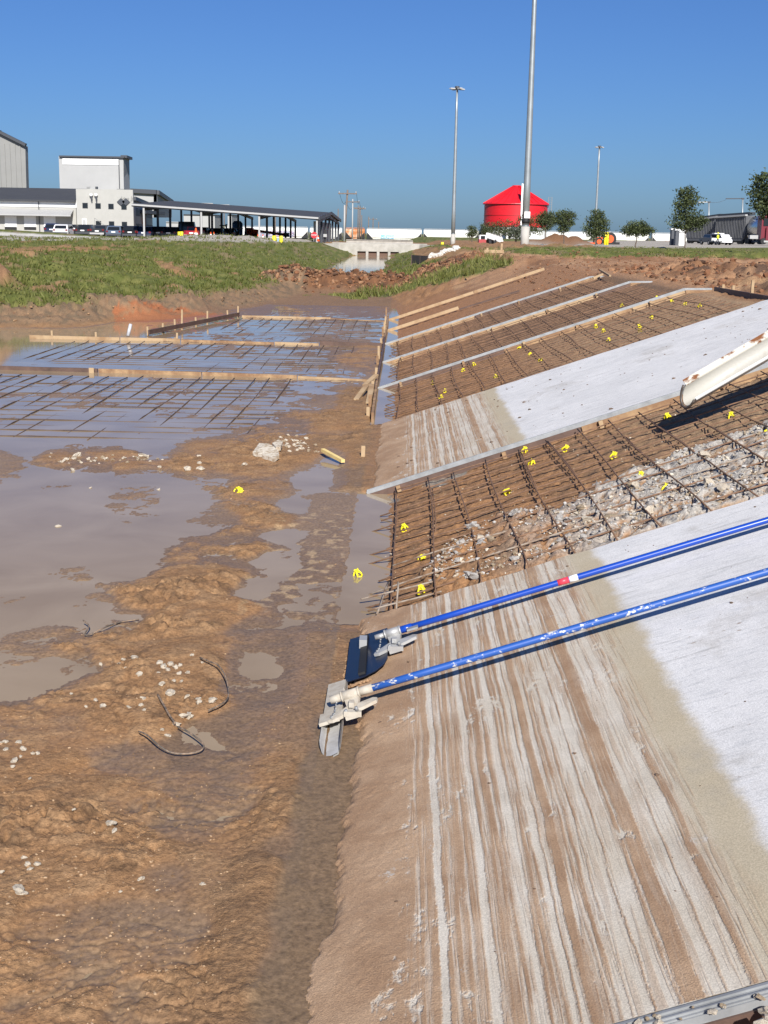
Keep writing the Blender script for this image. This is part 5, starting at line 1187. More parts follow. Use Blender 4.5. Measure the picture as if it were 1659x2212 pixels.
mb = MB(); mb.beam(rgt + Vector((.1, 0, -.1)), mid1 + Vector((.1, 0, -.1)), .12, .4); mb.beam(mid1 + Vector((.1, 0, -.1)), rgt + bdz + Vector((.1, 0, .1)), .12, .4); mb.build("fascia", TRIM, o)
for i, (t, b) in enumerate(zip(tops, bots)):
    mb = MB(); mb.beam((t.x, 152.2, gzb - .1), (t.x, 152.2, t.z - .1), .20, .20, up=Vector((0, 1, 0))); mb.build("post", GREYL, o)
for r_ in range(1, 7):
    for i in range(4):
        y = 152.2 + r_ * 8.6; zr_ = tops[i].z + .95 * (1 - abs(y - 178) / 26) - .3
        mb = MB(); mb.beam((tops[i].x, y, gzb - .1), (tops[i].x, y, zr_), .26, .26, up=Vector((0, 1, 0))); mb.build("post", TRIM, o)  # inner posts dark: the shade under the roof is put into their colour
for i in range(4):
    mb = MB(); mb.beam((tops[i].x, 152.3, tops[i].z - .5), (tops[i].x, 178, tops[i].z + .45), .15, .4); mb.beam((tops[i].x, 178, tops[i].z + .45), (tops[i].x, 205, tops[i].z - .4), .15, .4); mb.build("rafter", TRIM, o)
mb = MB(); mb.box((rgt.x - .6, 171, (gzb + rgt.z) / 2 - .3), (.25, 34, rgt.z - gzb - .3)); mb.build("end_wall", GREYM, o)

# ---- culvert headwall
o = thing("culvert_headwall", "pale concrete culvert headwall with four square openings and flared wings", "headwall", AY(815, 550, 163.2))
tl, tr = AY(733, 525.5, 163.2), AY(906, 529, 163.2); zt_ = tl.z; zop1 = AY(815, 543.5, 163.2).z
xs = []
for z0_, z1_ in ((150, 215), (235, 300), (320, 385), (405, 470)): xs.append((AY((1100 + z0_ / 2.37) * .6636, 546, 163.2).x, AY((1100 + z1_ / 2.37) * .6636, 546, 163.2).x))
mb = MB(); mb.box(((tl.x + tr.x) / 2, 163.9, (zt_ + zop1) / 2), (tr.x - tl.x, 1.2, zt_ - zop1))
edges = [tl.x] + [v for p in xs for v in p] + [tr.x]
for k in range(0, len(edges), 2): mb.box(((edges[k] + edges[k + 1]) / 2, 163.9, (zop1 - .3) / 2 - .003), (edges[k + 1] - edges[k], 1.2, zop1 + .3 - .006))
mb.build("wall", CONC, o)
for a_, b_ in xs:
    mb = MB(); mb.box(((a_ + b_) / 2, 165, (zop1 - .3) / 2), (b_ - a_ - .01, 2.8, zop1 + .28)); mb.build("culvert_opening", mat("culvert_shade_brown", (.14, .085, .062), .9), o)  # solid block in each opening, its dark brown stands for the shade inside
for xa, s_ in ((tl.x, -1), (tr.x, 1)):
    mb = MB(); mb.prism([(xa, 163.3, zt_), (xa + s_ * 2.2, 160.9, zt_ - .05), (xa + s_ * 2.2, 160.9, zt_ - .45), (xa, 163.3, -.1)], (s_ * .1, .45, 0)); mb.build("wing_wall", CONC, o)
mb = MB(); mb.box(((tl.x + tr.x) / 2, 166.2, zt_ + .04), (tr.x - tl.x + 2, 3.6, .08)); mb.build("cap_slab", CONC, o)
p = thing("concrete_parapet", "low pale parapet behind the culvert headwall", "parapet", AY(830, 521, 176)); part_box("wall", CONC, p, 748, 519.5, 892, 527, 176, .4); part_box("coping", CONC, p, 748, 518.5, 892, 520, 175.9, .6)
# ---- silt fence, riprap, barricade
a, b = AY(889, 556.5, 78), AY(924, 557, 80); mb = MB(); mb.prism([a + Vector((0, 0, -.35)), b + Vector((0, 0, -.25)), b + Vector((0, 0, .12)), a + Vector((0, 0, .16))], (0, .05, 0))
o = thing("silt_fence", "black fabric silt fence lying on the grass before the white riprap", "silt fence", a); mb.build("fabric", mat("black_fabric", (.018, .018, .02), .8), o)
mb = MB()
for t in (0, .5, 1): q = a.lerp(b, t); mb.beam(q + Vector((0, .04, -.5)), q + Vector((0, .04, .2)), .05, .04, up=Vector((0, 1, 0)))
mb.build("post", WOODD, o)
random.seed(44)
RIP = mat("white_riprap", (.66, .63, .57), .9, color2=(.42, .40, .36), vscale=3)
for k in range(4):
    mb = MB(); lump(mb, (0, 0, 0), 1, 900 + k, .7, (7, 5)); me_ = bpy.data.meshes.new("riprap"); me_.from_pydata(mb.v, [], mb.f); me_.materials.append(RIP); PROT.append(me_)
for i in range(58):
    t = random.random(); px = 928 + 62 * t; py = 557 - 15 * t + random.gauss(0, 3.2); q = AY(px, py, 80 + 6 * t); q.z = gz(q.x, q.y)
    put_stone(q + Vector((0, 0, .08)), random.uniform(.13, .24), list(range(len(PROT) - 4, len(PROT))), "white riprap boulder in the heap on the grass right of the black silt fence", "white riprap boulders", "boulder", "riprap_boulder")
Yb = 58; o = thing("barricade", "pale wooden sawhorse barricade where the grass meets the red dirt", "barricade", AY(1065, 562, Yb))
zb0 = gz(AY(1065, 560, Yb).x, Yb)
for px in (1051.5, 1082):
    q = AY(px, 555, Yb); mb = MB(); mb.beam((q.x, Yb, zb0 - .1), (q.x + .02, Yb, zb0 + (.42 if px < 1060 else .62)), .09, .06, up=Vector((0, 1, 0))); mb.build("leg", WOOD, o)
mb = MB(); q0, q1 = AY(1046, 551, Yb), AY(1088, 552.5, Yb); mb.beam((q0.x, Yb - .06, zb0 + .27), (q1.x, Yb - .06, zb0 + .27), .04, .14); mb.build("rail", WOOD, o)
mb = MB(); mb.beam((q0.x + .5, Yb + .3, zb0 + .04), (q1.x + .0, Yb + .3, zb0 + .04), .04, .08); mb.build("rail", WOOD, o)

# ---- light masts and utility poles
def mast(px0, py0, px1, py1, Y, r0, r1, label, heads=True, ped=0.0, z0=None):
    b = AY(px0, py0, Y); z = b.z if z0 is None else z0; t = AY(px1, py1, Y)
    o = thing("light_mast", label, "light mast", (b.x, Y, z)); H_ = t.z - z
    mb = MB(); mb.tube([(b.x, Y, z + ped + (H_ - ped) * k / 6) for k in range(7)], [r0 + (r1 - r0) * k / 6 for k in range(7)], 14); mb.build("pole", STEELP, o)
    if ped: 
        mb = MB(); mb.tube([(b.x, Y, z - .3), (b.x, Y, z + ped)], r0 * 1.18, 18); mb.build("pedestal", CONC, o)
        mb = MB(); mb.tube([(b.x, Y, z + ped), (b.x, Y, z + ped + .06)], r0 * 1.15, 18); mb.build("base_flange", STEELP, o)
    if heads:
        mb = MB(); mb.tube([(b.x, Y, t.z - .1), (b.x, Y, t.z + .15)], r1 * 2.2, 10); mb.build("head_ring", TRIM, o)
        for k in range(4):
            a_ = .5 + k * math.pi / 2; d = Vector((math.cos(a_), math.sin(a_), 0)); c = Vector((b.x, Y, t.z - .05)); M = Matrix((d, Z_.cross(d), Z_)).transposed()
            mb = MB(); mb.beam(c + d * .1, c + d * .3, .06, .06); mb.box(c + d * .52 + Vector((0, 0, -.03)), (.55, .32, .12), 0, M, .75); h = mb.build("lamp_head", GREYL, o)
            mb = MB(); mb.box(c + d * .52 + Vector((0, 0, -.10)), (.46, .26, .02), 0, M); mb.build("lamp_glass", TRIM, h)
    return o
m1 = mast(1133, 541, 1161, -90, 86, .245, .13, "tallest thick grey light mast running out of the top of the frame", True, 1.55)
bq = AY(1133, 541, 86); mb = MB(); mb.box((bq.x + .06, 85.72, bq.z + 2.3), (.38, .06, .42)); mb.build("notice_plate", WHITE, m1)
mb = MB(); mb.tube([(bq.x, 86, bq.z + 1.75), (bq.x, 86, bq.z + 2.02)], .262, 16); mb.build("black_band", BLACK, m1)
mast(978, 531, 988, 190, 125, .20, .10, "slim grey light mast with a lamp crown left of the red silo", True, 1.1)
mast(1284, 530, 1293.5, 317, 200, .20, .12, "distant thin light mast behind the round bushy tree", True, 0)
for (x0, y0, x1, y1, xa, lab) in ((1530.5, 500, 1531.5, 436.5, 1508, "street lamp with a single left arm above the grey hopper trailer"), (1602.5, 500, 1604.5, 429, 1568, "taller street lamp with a thick left arm near the frame edge tree")):
    Y = 262; b = AY(x0, 530, Y); t = AY(x1, y1, Y); e = AY(xa, y1 + .3, Y); o = thing("street_lamp", lab, "street lamp", (b.x, Y, b.z))
    mb = MB(); mb.tube([(b.x, Y, b.z), (t.x, Y, t.z)], [.18, .15], 10); mb.build("pole", STEELP, o); mb = MB(); mb.box((t.x, Y, t.z), (.6, .4, .25)); mb.build("cap", TRIM, o)
    mb = MB(); mb.beam((t.x, Y, t.z), (e.x, Y, e.z), .25, .2); mb.build("arm", TRIM if x0 > 1600 else GREYL, o)
wp = [AY(1531, 436.5, 262), AY(1568, 431.5, 262)]
mb = MB(); mb.tube([wp[0].lerp(wp[1], t / 6) + Vector((0, 0, -.3 * math.sin(t / 6 * math.pi))) for t in range(7)], .025, 5); solo(mb, "overhead_wire", TRIM, "thin wire strung between the two street lamps", "wire")
UP = [(742, 508, 751, 410, 210, .18, "nearest weathered utility pole with crossarm beside the carport end", 1), (743.5, 508, 744.5, 443, 208, .16, "pale lower pole beside the nearest utility pole", 0), (761, 510, 762, 430, 280, .16, "second utility pole, thinner, right of the pale pole", 1), (773, 505, 774, 444, 330, .15, "third utility pole of the receding row", 1), (776.5, 505, 778, 446, 340, .2, "dark thick utility pole in the receding row", 1), (781, 505, 781.5, 465, 420, .2, "short dark pole after the thick one in the row", 0), (796, 505, 796.5, 468, 450, .18, "small far utility pole right of the row", 0), (805.5, 505, 806, 470, 480, .2, "small far utility pole with white insulators", 1), (817.5, 505, 818, 479, 520, .22, "smallest far utility pole above the white tank cars", 0), (730, 505, 730.5, 451, 300, .14, "thin pole seen just over the carport roof end", 0), (448, 470, 448, 439, 320, .14, "T-shaped lamp pole left over the carport roof", 2), (484, 470, 484, 442, 330, .14, "T-shaped lamp pole right over the carport roof", 2), (594.5, 480, 594.5, 456, 330, .16, "dark little mast above the middle of the carport roof", 0)]
for x0, y0, x1, y1, Y, r, lab, arm in UP:
    b = AY(x0, y0, Y); t = AY(x1, y1, Y); b.z = .6; o = thing("utility_pole", lab, "utility pole", b)
    mb = MB(); mb.tube([b, t], [r * 1.1, r * .8], 8); mb.build("pole", GREYL if "pale" in lab else UPOLE, o)
    if arm:
        w = 1.5 if arm == 1 else 1.4; zz = t.z - (.6 if arm == 1 else .05); mb = MB(); mb.beam((t.x - w, Y - .2, zz), (t.x + w, Y - .2, zz), .16, .2); mb.build("crossarm", UPOLE if arm == 1 else GREYL, o)
        if arm == 1:
            for k in (-1, 1): mb = MB(); mb.tube([(t.x + k * w * .9, Y - .2, zz), (t.x + k * w * .9, Y - .2, zz + .35)], .08, 6); mb.build("insulator", GREYL, o)
# wires along the pole row
for k, dx in enumerate((-1.4, 1.4)):
    pts_ = []
    for (a_, b_) in (((751, 413, 210), (762, 434, 280)), ((762, 434, 280), (774, 447, 330))):
        p, q = AY(*a_), AY(*b_)
        for t in range(6): pts_.append(p.lerp(q, t / 6) + Vector((dx, 0, -1.2 * math.sin(t / 6 * math.pi))))
    mb = MB(); mb.tube(pts_, .03, 4); solo(mb, "overhead_wire", TRIM, ["left overhead wire sagging between the utility poles", "right overhead wire sagging between the utility poles"][k], "wire")

# ---- red silo
Ys = 380; cs = AY(1113.5, 470, Ys); R_s = (AY(1181, 470, Ys).x - AY(1045, 470, Ys).x) / 2
ze, za, zw = AY(1113, 439.5, Ys - R_s).z, AY(1117, 400.5, Ys).z, AY(1113, 491, Ys - R_s).z
o = thing("grain_silo", "bright red round silo with a conical roof above the trees", "silo", (cs.x, Ys, .5))
mb = MB(); mb.lathe([(R_s, zw), (R_s, ze)], (cs.x, Ys, 0), 56); mb.build("shell", RED, o)
mb = MB(); mb.lathe([(R_s + .5, ze - .15), (R_s + .45, ze + .05), (1.2, za - .35), (1.2, za), (.01, za)], (cs.x, Ys, 0), 56, smooth=False); mb.build("roof", RED, o)
mb = MB()
for k in range(28):
    a_ = 2 * math.pi * k / 28; c_, s_ = math.cos(a_), math.sin(a_); mb.beam((cs.x + (R_s + .4) * c_, Ys + (R_s + .4) * s_, ze + .18), (cs.x + 1.2 * c_, Ys + 1.2 * s_, za - .2), .14, .16)
mb.build("roof_ribs", RED, o)
for zz in (ze - .1, (ze + zw) / 2, zw + .1): mb = MB(); mb.lathe([(R_s + .02, zz - .1), (R_s + .12, zz), (R_s + .02, zz + .1)], (cs.x, Ys, 0), 56); mb.build("hoop", mat("dark_red_hoop", (.30, .01, .015), .5), o)
mb = MB(); mb.lathe([(R_s + .25, zw - .8), (R_s + .25, zw)], (cs.x, Ys, 0), 56); mb.build("base_ring", GREYM, o)
mb = MB(); mb.lathe([(R_s + .1, .2), (R_s + .1, zw - .8)], (cs.x, Ys, 0), 56); mb.build("foundation", WHITE, o)
q = AY(1128, 455, Ys - R_s - .5); mb = MB(); mb.box((q.x, Ys - R_s - .2, (ze + zw) / 2 + 3), (.8, .6, ze - zw + 5)); mb.build("white_duct", WHITE, o)
q = AY(1181, 450, Ys); mb = MB()
for k in (0, 1): mb.tube([(q.x + .3 + k * 1.0, Ys - 1, zw), (q.x + .3 + k * 1.0, Ys - 1, ze + 2.2)], .07, 5)
for k in range(14): zz = zw + (ze + 2 - zw) * k / 13; mb.tube([(q.x + .3, Ys - 1, zz), (q.x + 1.3, Ys - 1, zz)], .05, 4)
mb.build("ladder_cage", GREYM, o)
o = thing("silo_annex", "white low building below the red silo with grey roof and dark doorway", "building", AY(1140, 525, 372)); part_box("wall", WHITE, o, 1093, 497, 1172, 529, 368, 3); part_box("roof", GREYL, o, 1092, 492, 1173, 497.5, 367.5, 4); part_box("doorway", BLACK, o, 1098, 508, 1103, 529, 367.9, .2)
part_box("cream_panel", mat("cream_panel", (.62, .56, .33), .7), o, 1104, 516, 1128, 530, 367.6, .3)

# ---- white tank and hopper cars on the siding
GRAF = {}
def graffiti(name, cols):
    m = bpy.data.materials.new(name); m.use_nodes = True; n = m.node_tree.nodes; l = m.node_tree.links; b = n["Principled BSDF"]
    t = n.new("ShaderNodeTexCoord"); v = n.new("ShaderNodeTexNoise"); v.inputs["Scale"].default_value = .9; v.inputs["Distortion"].default_value = 3.5; v.inputs["Detail"].default_value = 2
    l.new(t.outputs["Object"], v.inputs["Vector"]); r = n.new("ShaderNodeValToRGB"); r.color_ramp.interpolation = 'CONSTANT'
    e = r.color_ramp.elements; e[0].position = 0; e[0].color = (*cols[0], 1); e[1].position = .38; e[1].color = (*cols[1], 1)
    for i, c in enumerate(cols[2:]): q = e.new(.38 + (i + 1) * .24 / (len(cols) - 1)); q.color = (*c, 1)
    l.new(v.outputs[0], r.inputs[0]); l.new(r.outputs[0], b.inputs["Base Color"]); return m
GM = graffiti("spray_paint_mixed", [(.05, .05, .07), (.7, .7, .72), (.06, .22, .5), (.55, .05, .2), (.75, .75, .75), (.1, .35, .4), (.05, .05, .08)])
GB = graffiti("spray_paint_blue", [(.10, .42, .60), (.18, .55, .70), (.7, .75, .75), (.06, .30, .5)])
GRD = graffiti("spray_paint_red", [(.7, .68, .64), (.5, .05, .04), (.68, .66, .62), (.35, .04, .04), (.7, .7, .68)])
RUST = mat("rust_orange_car", (.45, .16, .05), .8, color2=(.60, .48, .36), vscale=.5)
CARW = mat("hopper_car_white", (.70, .70, .66), .6, color2=(.60, .58, .52), vscale=.4)
CARG = mat("hopper_car_grey", (.13, .133, .14), .6, color2=(.10, .103, .108), vscale=.6)
def railcar(px0, px1, yo, Y, mats, label, art=None, wtop=None):
    xc = (px0 + px1) / 2; yt = 493.2 + (xc - 795) * .0165 + yo; yb = 516.5 + (xc - 795) * .0165 + yo
    l, r, z0, z1 = bx(px0 + 1, yt, px1 - 1, yb, Y, 3)
    o = thing("hopper_car", label, "railcar", ((l + r) / 2, Y, z0 - 1.0), "hopper cars on the siding"); L_ = r - l
    mb = MB(); prof = []
    h = z1 - z0
    for a_ in range(9):
        th = math.pi * a_ / 8; prof.append((-math.cos(th) * 1.5, z0 + h * .75 + math.sin(th) * h * .22))
    prof = [(-1.5, z0 + .5), *prof, (1.5, z0 + .5)]
    P0 = [Vector((l + .2, Y + 1.5 + u, w)) for u, w in prof]; mb.prism(P0, (L_ - .4, 0, 0)); body = mb.build("body", mats, o)
    for xe, s_ in ((l, 1), (r, -1)):       # sloping black end under the overhang
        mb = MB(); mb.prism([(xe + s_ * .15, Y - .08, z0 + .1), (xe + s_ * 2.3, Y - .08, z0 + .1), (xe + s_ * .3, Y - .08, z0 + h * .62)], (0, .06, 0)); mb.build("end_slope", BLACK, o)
    mb = MB(); mb.box(((l + r) / 2, Y + 1.5, z0 + .25), (L_ - .6, 2.6, .5)); mb.build("underframe", mats if Y > 300 else TRIM, o)
    for t in (.13, .87):
        mb = MB(); x = l + L_ * t
        mb.box((x, Y + 1.5, z0 - .25), (2.6, 2.2, .35))
        for k in (-.9, .9): mb.lathe([(.45, 0), (.45, .12), (.1, .12)], (0, 0, 0), 12); 
        vs_ = mb.v; mb.v = vs_[:8]; mb.f = mb.f[:6]; mb.m = mb.m[:6]; mb.sm = mb.sm[:6]
        for k in (-.9, .9):
            for yy in (.35, 2.55): mb.tube([(x + k, Y + yy, z0 - .5), (x + k, Y + yy + .12, z0 - .5)], .46, 12)
        mb.build("bogie", BLACK, o)
    mb = MB(); mb.beam((l + .4, Y + 1.5, z1 + .12), (r - .4, Y + 1.5, z1 + .12), .9, .12); mb.build("roof_walk", GREYL if mats is CARW else mats, o)
    if art:
        m_, u0, u1, w0, w1 = art; mb = MB(); mb.box((l + L_ * (u0 + u1) / 2, Y - .03, z0 + h * (w0 + w1) / 2), (L_ * (u1 - u0), .03, h * (w1 - w0))); mb.build("spray_paint", m_, body)
    return o
YR = 430
railcar(421, 544, 0, YR, CARW, "white hopper car at the left seen between carport posts")
railcar(544, 667, 0, YR, CARW, "hopper car covered in mixed graffiti seen through the carport", (GM, .05, .75, .12, .62))
railcar(667, 741, 0, YR, CARW, "white hopper car just left of the carport end")
railcar(744, 790, 0, YR, RUST, "short rust-orange gondola car beside the utility poles")
railcar(790, 913, 0, YR, CARW, "white hopper car with pale blue paint patch above the culvert", (GB, .26, .50, .08, .42))
railcar(913, 1036, 0, YR, CARW, "clean white hopper car behind the slim light mast")
railcar(1036, 1159, 0, YR, CARW, "white hopper car mostly hidden by the bushes under the silo")
railcar(1159, 1282, 0, YR, CARW, "white hopper car between the silo and the round bushy tree")
railcar(1282, 1404, 0, YR, CARW, "white hopper car behind the tractor and the small round tree")
railcar(1407, 1530, 0, YR, CARW, "white hopper car with red scrawl left of the portable toilet", (GRD, .18, .42, .02, .32))
mb = MB(); mb.box((AY(900, 520, 425).x, 436, .62), (240, 9, .5)); t_ = mb.build("railway_embankment", mat("track_ballast", (.17, .16, .15), .95, var=.3, vscale=2), None); t_["kind"] = "structure"

# ---- dark grey bulk trailers at the right
def trailer(px0, px1, pt0, pt1, pb, Y0, Y1, label, m, tank=False):
    o = thing("bulk_trailer", label, "trailer", AY((px0 + px1) / 2, pb, (Y0 + Y1) / 2), "grey bulk trailers in the yard")
    a, b = AY(px0, pt0, Y0), AY(px1, pt1, Y1); zb_ = AY((px0 + px1) / 2, pb, (Y0 + Y1) / 2).z
    d = Vector((b.x - a.x, b.y - a.y, 0)); dn = d.normalized(); sd = Vector((-dn.y, dn.x, 0)); hb = zb_ + (a.z - zb_) * .12
    w = 2.6
    def q(t, s, z): p = Vector((a.x, a.y, 0)) + d * t + sd * s; return Vector((p.x, p.y, z))
    zt0, zt1 = a.z, b.z
    mb = MB()
    if tank:
        V = []; n = 16; prof = [(0, .35), (.06, .8), (.14, 1), (.8, 1), (.92, .85), (1, .4)]
        for t, k in prof:
            for j in range(n):
                th = 2 * math.pi * j / n; zc = (hb + zt0) / 2 + .3; rr = (zt0 - hb) / 2 * .95
                V.append(q(t, w / 2 + math.cos(th) * w / 2 * k, zc + math.sin(th) * rr * k))
        F_ = [(i * n + j, i * n + (j + 1) % n, (i + 1) * n + (j + 1) % n, (i + 1) * n + j) for i in range(len(prof) - 1) for j in range(n)] + [tuple(range(n)), tuple(range((len(prof) - 1) * n, len(prof) * n))]
        mb.add(V, F_, 0, True); mb.build("tank", m, o)
        for k in range(4):
            t = .2 + k * .19; mb = MB(); mb.prism([q(t - .06, .1, hb + .9), q(t + .06, .1, hb + .9), q(t, .5, hb - .2)], sd * 1.8); mb.build("hopper_cone", m, o)
    else:
        mb.prism([q(0, 0, hb + .8), q(.08, 0, hb), q(.92, 0, hb), q(1, 0, hb + .8), q(1, 0, zt1), q(0, 0, zt0)], sd * w); mb.build("body", m, o)
        mb = MB()
        for k in range(19): t = .04 + k * .051; mb.beam(q(t, -.05, hb + .5), q(t, -.05, zt0 + (zt1 - zt0) * t - .2), .1, .08, up=sd)
        mb.build("side_ribs", m, o)
        mb = MB(); mb.beam(q(-.01, -.02, zt0 + .05), q(1.01, -.02, zt1 + .05), .5, .28); mb.build("top_rail", GREYL, o); mb = MB(); mb.beam(q(0, 1.3, zt0 + .35), q(1, 1.3, zt1 + .35), 1.2, .5); mb.build("tarp_roll", TRIM, o)
    for t in (.1, .2, .8, .9):
        mb = MB(); p = q(t, .05, zb_ + .5); mb.tube([p, p + sd * .35], .5, 14); mb.tube([p + sd * 2.2, p + sd * 2.55], .5, 14); mb.build("wheel", BLACK, o)
    mb = MB(); mb.beam(q(.02, .6, hb - .1), q(.98, .6, hb - .1), .3, .3); mb.build("chassis", TRIM, o)
    return o
trailer(1483, 1548, 478, 469, 526, 240, 232, "left dark grey hopper trailer behind the tall tree", CARG)
trailer(1546, 1612, 470, 465.5, 527, 230, 222, "ribbed dark grey hopper trailer behind the parked white-tailed car", CARG)
trailer(1610, 1652, 470, 467, 527.5, 222, 214, "polished silver tank trailer with cone hoppers", mat("polished_aluminium", (.55, .55, .55), .22, .9), True)
o = thing("truck_cab", "dark maroon truck cab mostly cut by the right frame edge", "truck", AY(1660, 528, 212)); mar = mat("maroon_paint", (.16, .02, .03), .35)
part_box("cab", mar, o, 1645, 466, 1700, 518, 212, 2.6); part_box("hood", mar, o, 1655, 492, 1720, 520, 211.5, 2.4); part_box("window", GLASS, o, 1650, 472, 1670, 488, 211.9, .1); part_box("bumper", GREYL, o, 1650, 520, 1700, 524, 211.4, 1)
for px in (1650, 1690): c = AY(px, 521, 211.6); mb = MB(); mb.tube([c, c + Vector((0, .4, 0))], .5, 14); mb.build("wheel", BLACK, o)
part_box("fuel_tank", GREYL, o, 1620, 508, 1640, 516, 213, 1)
# portable toilets
for px0, px1, pt, pb, m, lab, Y in ((1459, 1481.5, 494.5, 533, WHITE, "white-fronted portable toilet behind the trunk of the tall tree", 166), (1450, 1466, 493, 532.5, mat("pinkish_plastic", (.62, .45, .45), .5), "pinkish portable toilet half hidden by its white neighbour", 169)):
    o = thing("portable_toilet", lab, "portable toilet", AY((px0 + px1) / 2, pb, Y), "portable toilets at the yard edge"); part_box("cabin", mat("dark_grey_plastic", (.07, .075, .085), .5), o, px0 + .5, pt + 3, px1, pb, Y, 1.1)
    part_box("door", m, o, px0 + 8, pt + 3.5, px1 - .5, pb - 1, Y - .06, .06); part_box("roof", WHITE, o, px0, pt, px1 + .5, pt + 3.5, Y - .1, 1.3); part_box("plinth", TRIM, o, px0, pb - 1.2, px1 + .5, pb + .4, Y - .1, 1.3)
    part_box("vent_panel", GREYL, o, px0 + 10, pt + 6, px1 - 3, pt + 9, Y - .1, .05)

# ---- road vehicles
def car(px, Y, label, color, kind="suv", rz=0.0, L_=4.6, w=1.85, h=1.6, zg=None, group="cars parked before the office block"):
    p = AY(px, 515, Y); z = gz(p.x, Y) if zg is None else zg
    nm = {"suv": "parked_suv", "sedan": "parked_car", "pickup": "pickup_truck"}[kind]
    o = thing(nm, label, "car" if kind != "pickup" else "pickup truck", (p.x, Y, z), group); o.rotation_euler = (0, 0, rz)
    key = "car_paint_%d_%d_%d" % tuple(int(c * 100) for c in color); m = mat(key, color, .28)
    def PB(name, mb, mm, par=o): return mb.build(name, mm, par, origin=(0, 0, 0))
    # profile along local y (rear at -y), cross-section taper
    if kind == "suv": prof = [(-L_/2, .42), (-L_/2, .95), (-L_/2 + .12, 1.05), (-L_/2 + .45, h - .08), (-L_/2 + .7, h), (.35, h), (1.0, 1.08), (L_/2 - .15, .92), (L_/2, .75), (L_/2, .4)]
    elif kind == "sedan": prof = [(-L_/2, .4), (-L_/2, .85), (-L_/2 + .1, .98), (-L_/2 + .7, 1.02), (-L_/2 + 1.35, h - .02), (.35, h), (1.1, 1.0), (L_/2 - .15, .85), (L_/2, .7), (L_/2, .38)]
    else: prof = [(-L_/2, .55), (-L_/2, 1.12), (-.35, 1.12), (-.25, h), (.75, h), (1.35, 1.18), (L_/2 - .1, 1.08), (L_/2, .95), (L_/2, .5)]
    mb = MB(); V = []; n = len(prof)
    for s_ in (-1, 1):
        for k in (1.0,):
            for y, zz in prof: V.append((s_ * w / 2 * (1.0 if zz < 1.1 else .86 if zz > 1.3 else .96), y, zz))
    mb.add(V, [tuple(reversed(range(n))), tuple(range(n, 2 * n))] + [(i, (i + 1) % n, n + (i + 1) % n, n + i) for i in range(n)]); body = PB("body", mb, m)
    wf = .84
    mb = MB()
    if kind == "suv": mb.prism([(-w/2*.80, -L_/2 + .13, 1.08), (w/2*.80, -L_/2 + .13, 1.08), (w/2*.74, -L_/2 + .43, h - .14), (-w/2*.74, -L_/2 + .43, h - .14)], (0, -.03, .01))
    elif kind == "sedan": mb.prism([(-w/2*.78, -L_/2 + .72, 1.05), (w/2*.78, -L_/2 + .72, 1.05), (w/2*.70, -L_/2 + 1.25, h - .08), (-w/2*.70, -L_/2 + 1.25, h - .08)], (0, -.03, .03))
    else: mb.prism([(-w/2*.72, -.36, 1.18), (w/2*.72, -.36, 1.18), (w/2*.68, -.30, h - .1), (-w/2*.68, -.30, h - .1)], (0, -.03, 0))
    PB("rear_window", mb, GLASS)
    y0, y1 = {"suv": (-1.7, .7), "sedan": (-1.2, .8), "pickup": (-.15, 1.0)}[kind]
    for s_ in (-1, 1):
        mb = MB(); mb.prism([(s_*w/2*.955, y0 - .1, 1.1), (s_*w/2*.955, y1 + .2, 1.1), (s_*w/2*.87, y1 - .35, h - .12), (s_*w/2*.87, y0 + .1, h - .12)], (s_ * .03, 0, .01)); PB("side_window", mb, GLASS)
        mb = MB(); mb.box((s_ * (w/2 - .16), -L_/2 - .01, .92 if kind != "pickup" else .98), (.22, .05, .2)); PB("tail_light", mb, mat("tail_light_red", (.16, .008, .008), .3))
        mb = MB(); mb.box((s_ * (w/2 + .08), .75, 1.12), (.18, .1, .14)); PB("wing_mirror", mb, m)
        for yy in (-L_/2 + .85, L_/2 - .85):
            mb = MB(); mb.tube([(s_ * (w/2 - .2), yy, .34), (s_ * (w/2 + .01), yy, .34)], .34, 14); t_ = PB("wheel", mb, BLACK)
            mb = MB(); mb.tube([(s_ * (w/2 + .005), yy, .34), (s_ * (w/2 + .02), yy, .34)], .2, 10); PB("rim", mb, GREYL, t_)
    mb = MB(); mb.box((0, -L_/2 - .05, .55), (w * .96, .14, .22)); PB("bumper", mb, TRIM if kind != "pickup" else GREYL)
    mb = MB(); mb.box((0, -L_/2 - .015, .85), (.5, .03, .14)); PB("number_plate", mb, WHITE)
    return o
DK, NV, BK = (.03, .032, .036), (.02, .03, .07), (.012, .012, .014)
for a in [(122, 166, "dark navy car with its roof above the grass berm, under the third roller door", NV, "suv"), (141, 163, "white car just left of the office block, half behind the berm", (.7, .7, .7), "suv"), (156, 166, "dark low car beside the white one behind the berm", DK, "sedan"), (188, 166, "dark low car in front of the white office door", DK, "sedan"),
          (219, 163, "dark pickup with white items in its bed before the office", DK, "pickup"), (233, 166, "black suv close right of the dark pickup", BK, "suv"), (254, 160, "slate-blue suv in front of the lower right office windows", (.09, .12, .17), "suv"),
          (289, 158, "black suv at the corner of the office block", BK, "suv"), (318, 158, "navy sedan left of the first carport posts", NV, "sedan"), (349, 160, "black suv with white load in the rear window", BK, "suv"), (371, 159, "dark grey sedan left of the tall black truck", DK, "sedan"), (420, 157, "red pickup truck parked by the second white carport post", (.30, .012, .025), "pickup"), (437, 172, "black car in the shade under the carport edge", BK, "suv")]:
    car(a[0], a[1], a[2], a[3], a[4])
car(403, 170, "tall black pickup towering behind the red pickup", BK, "pickup", 0, 6.2, 2.3, 2.3)
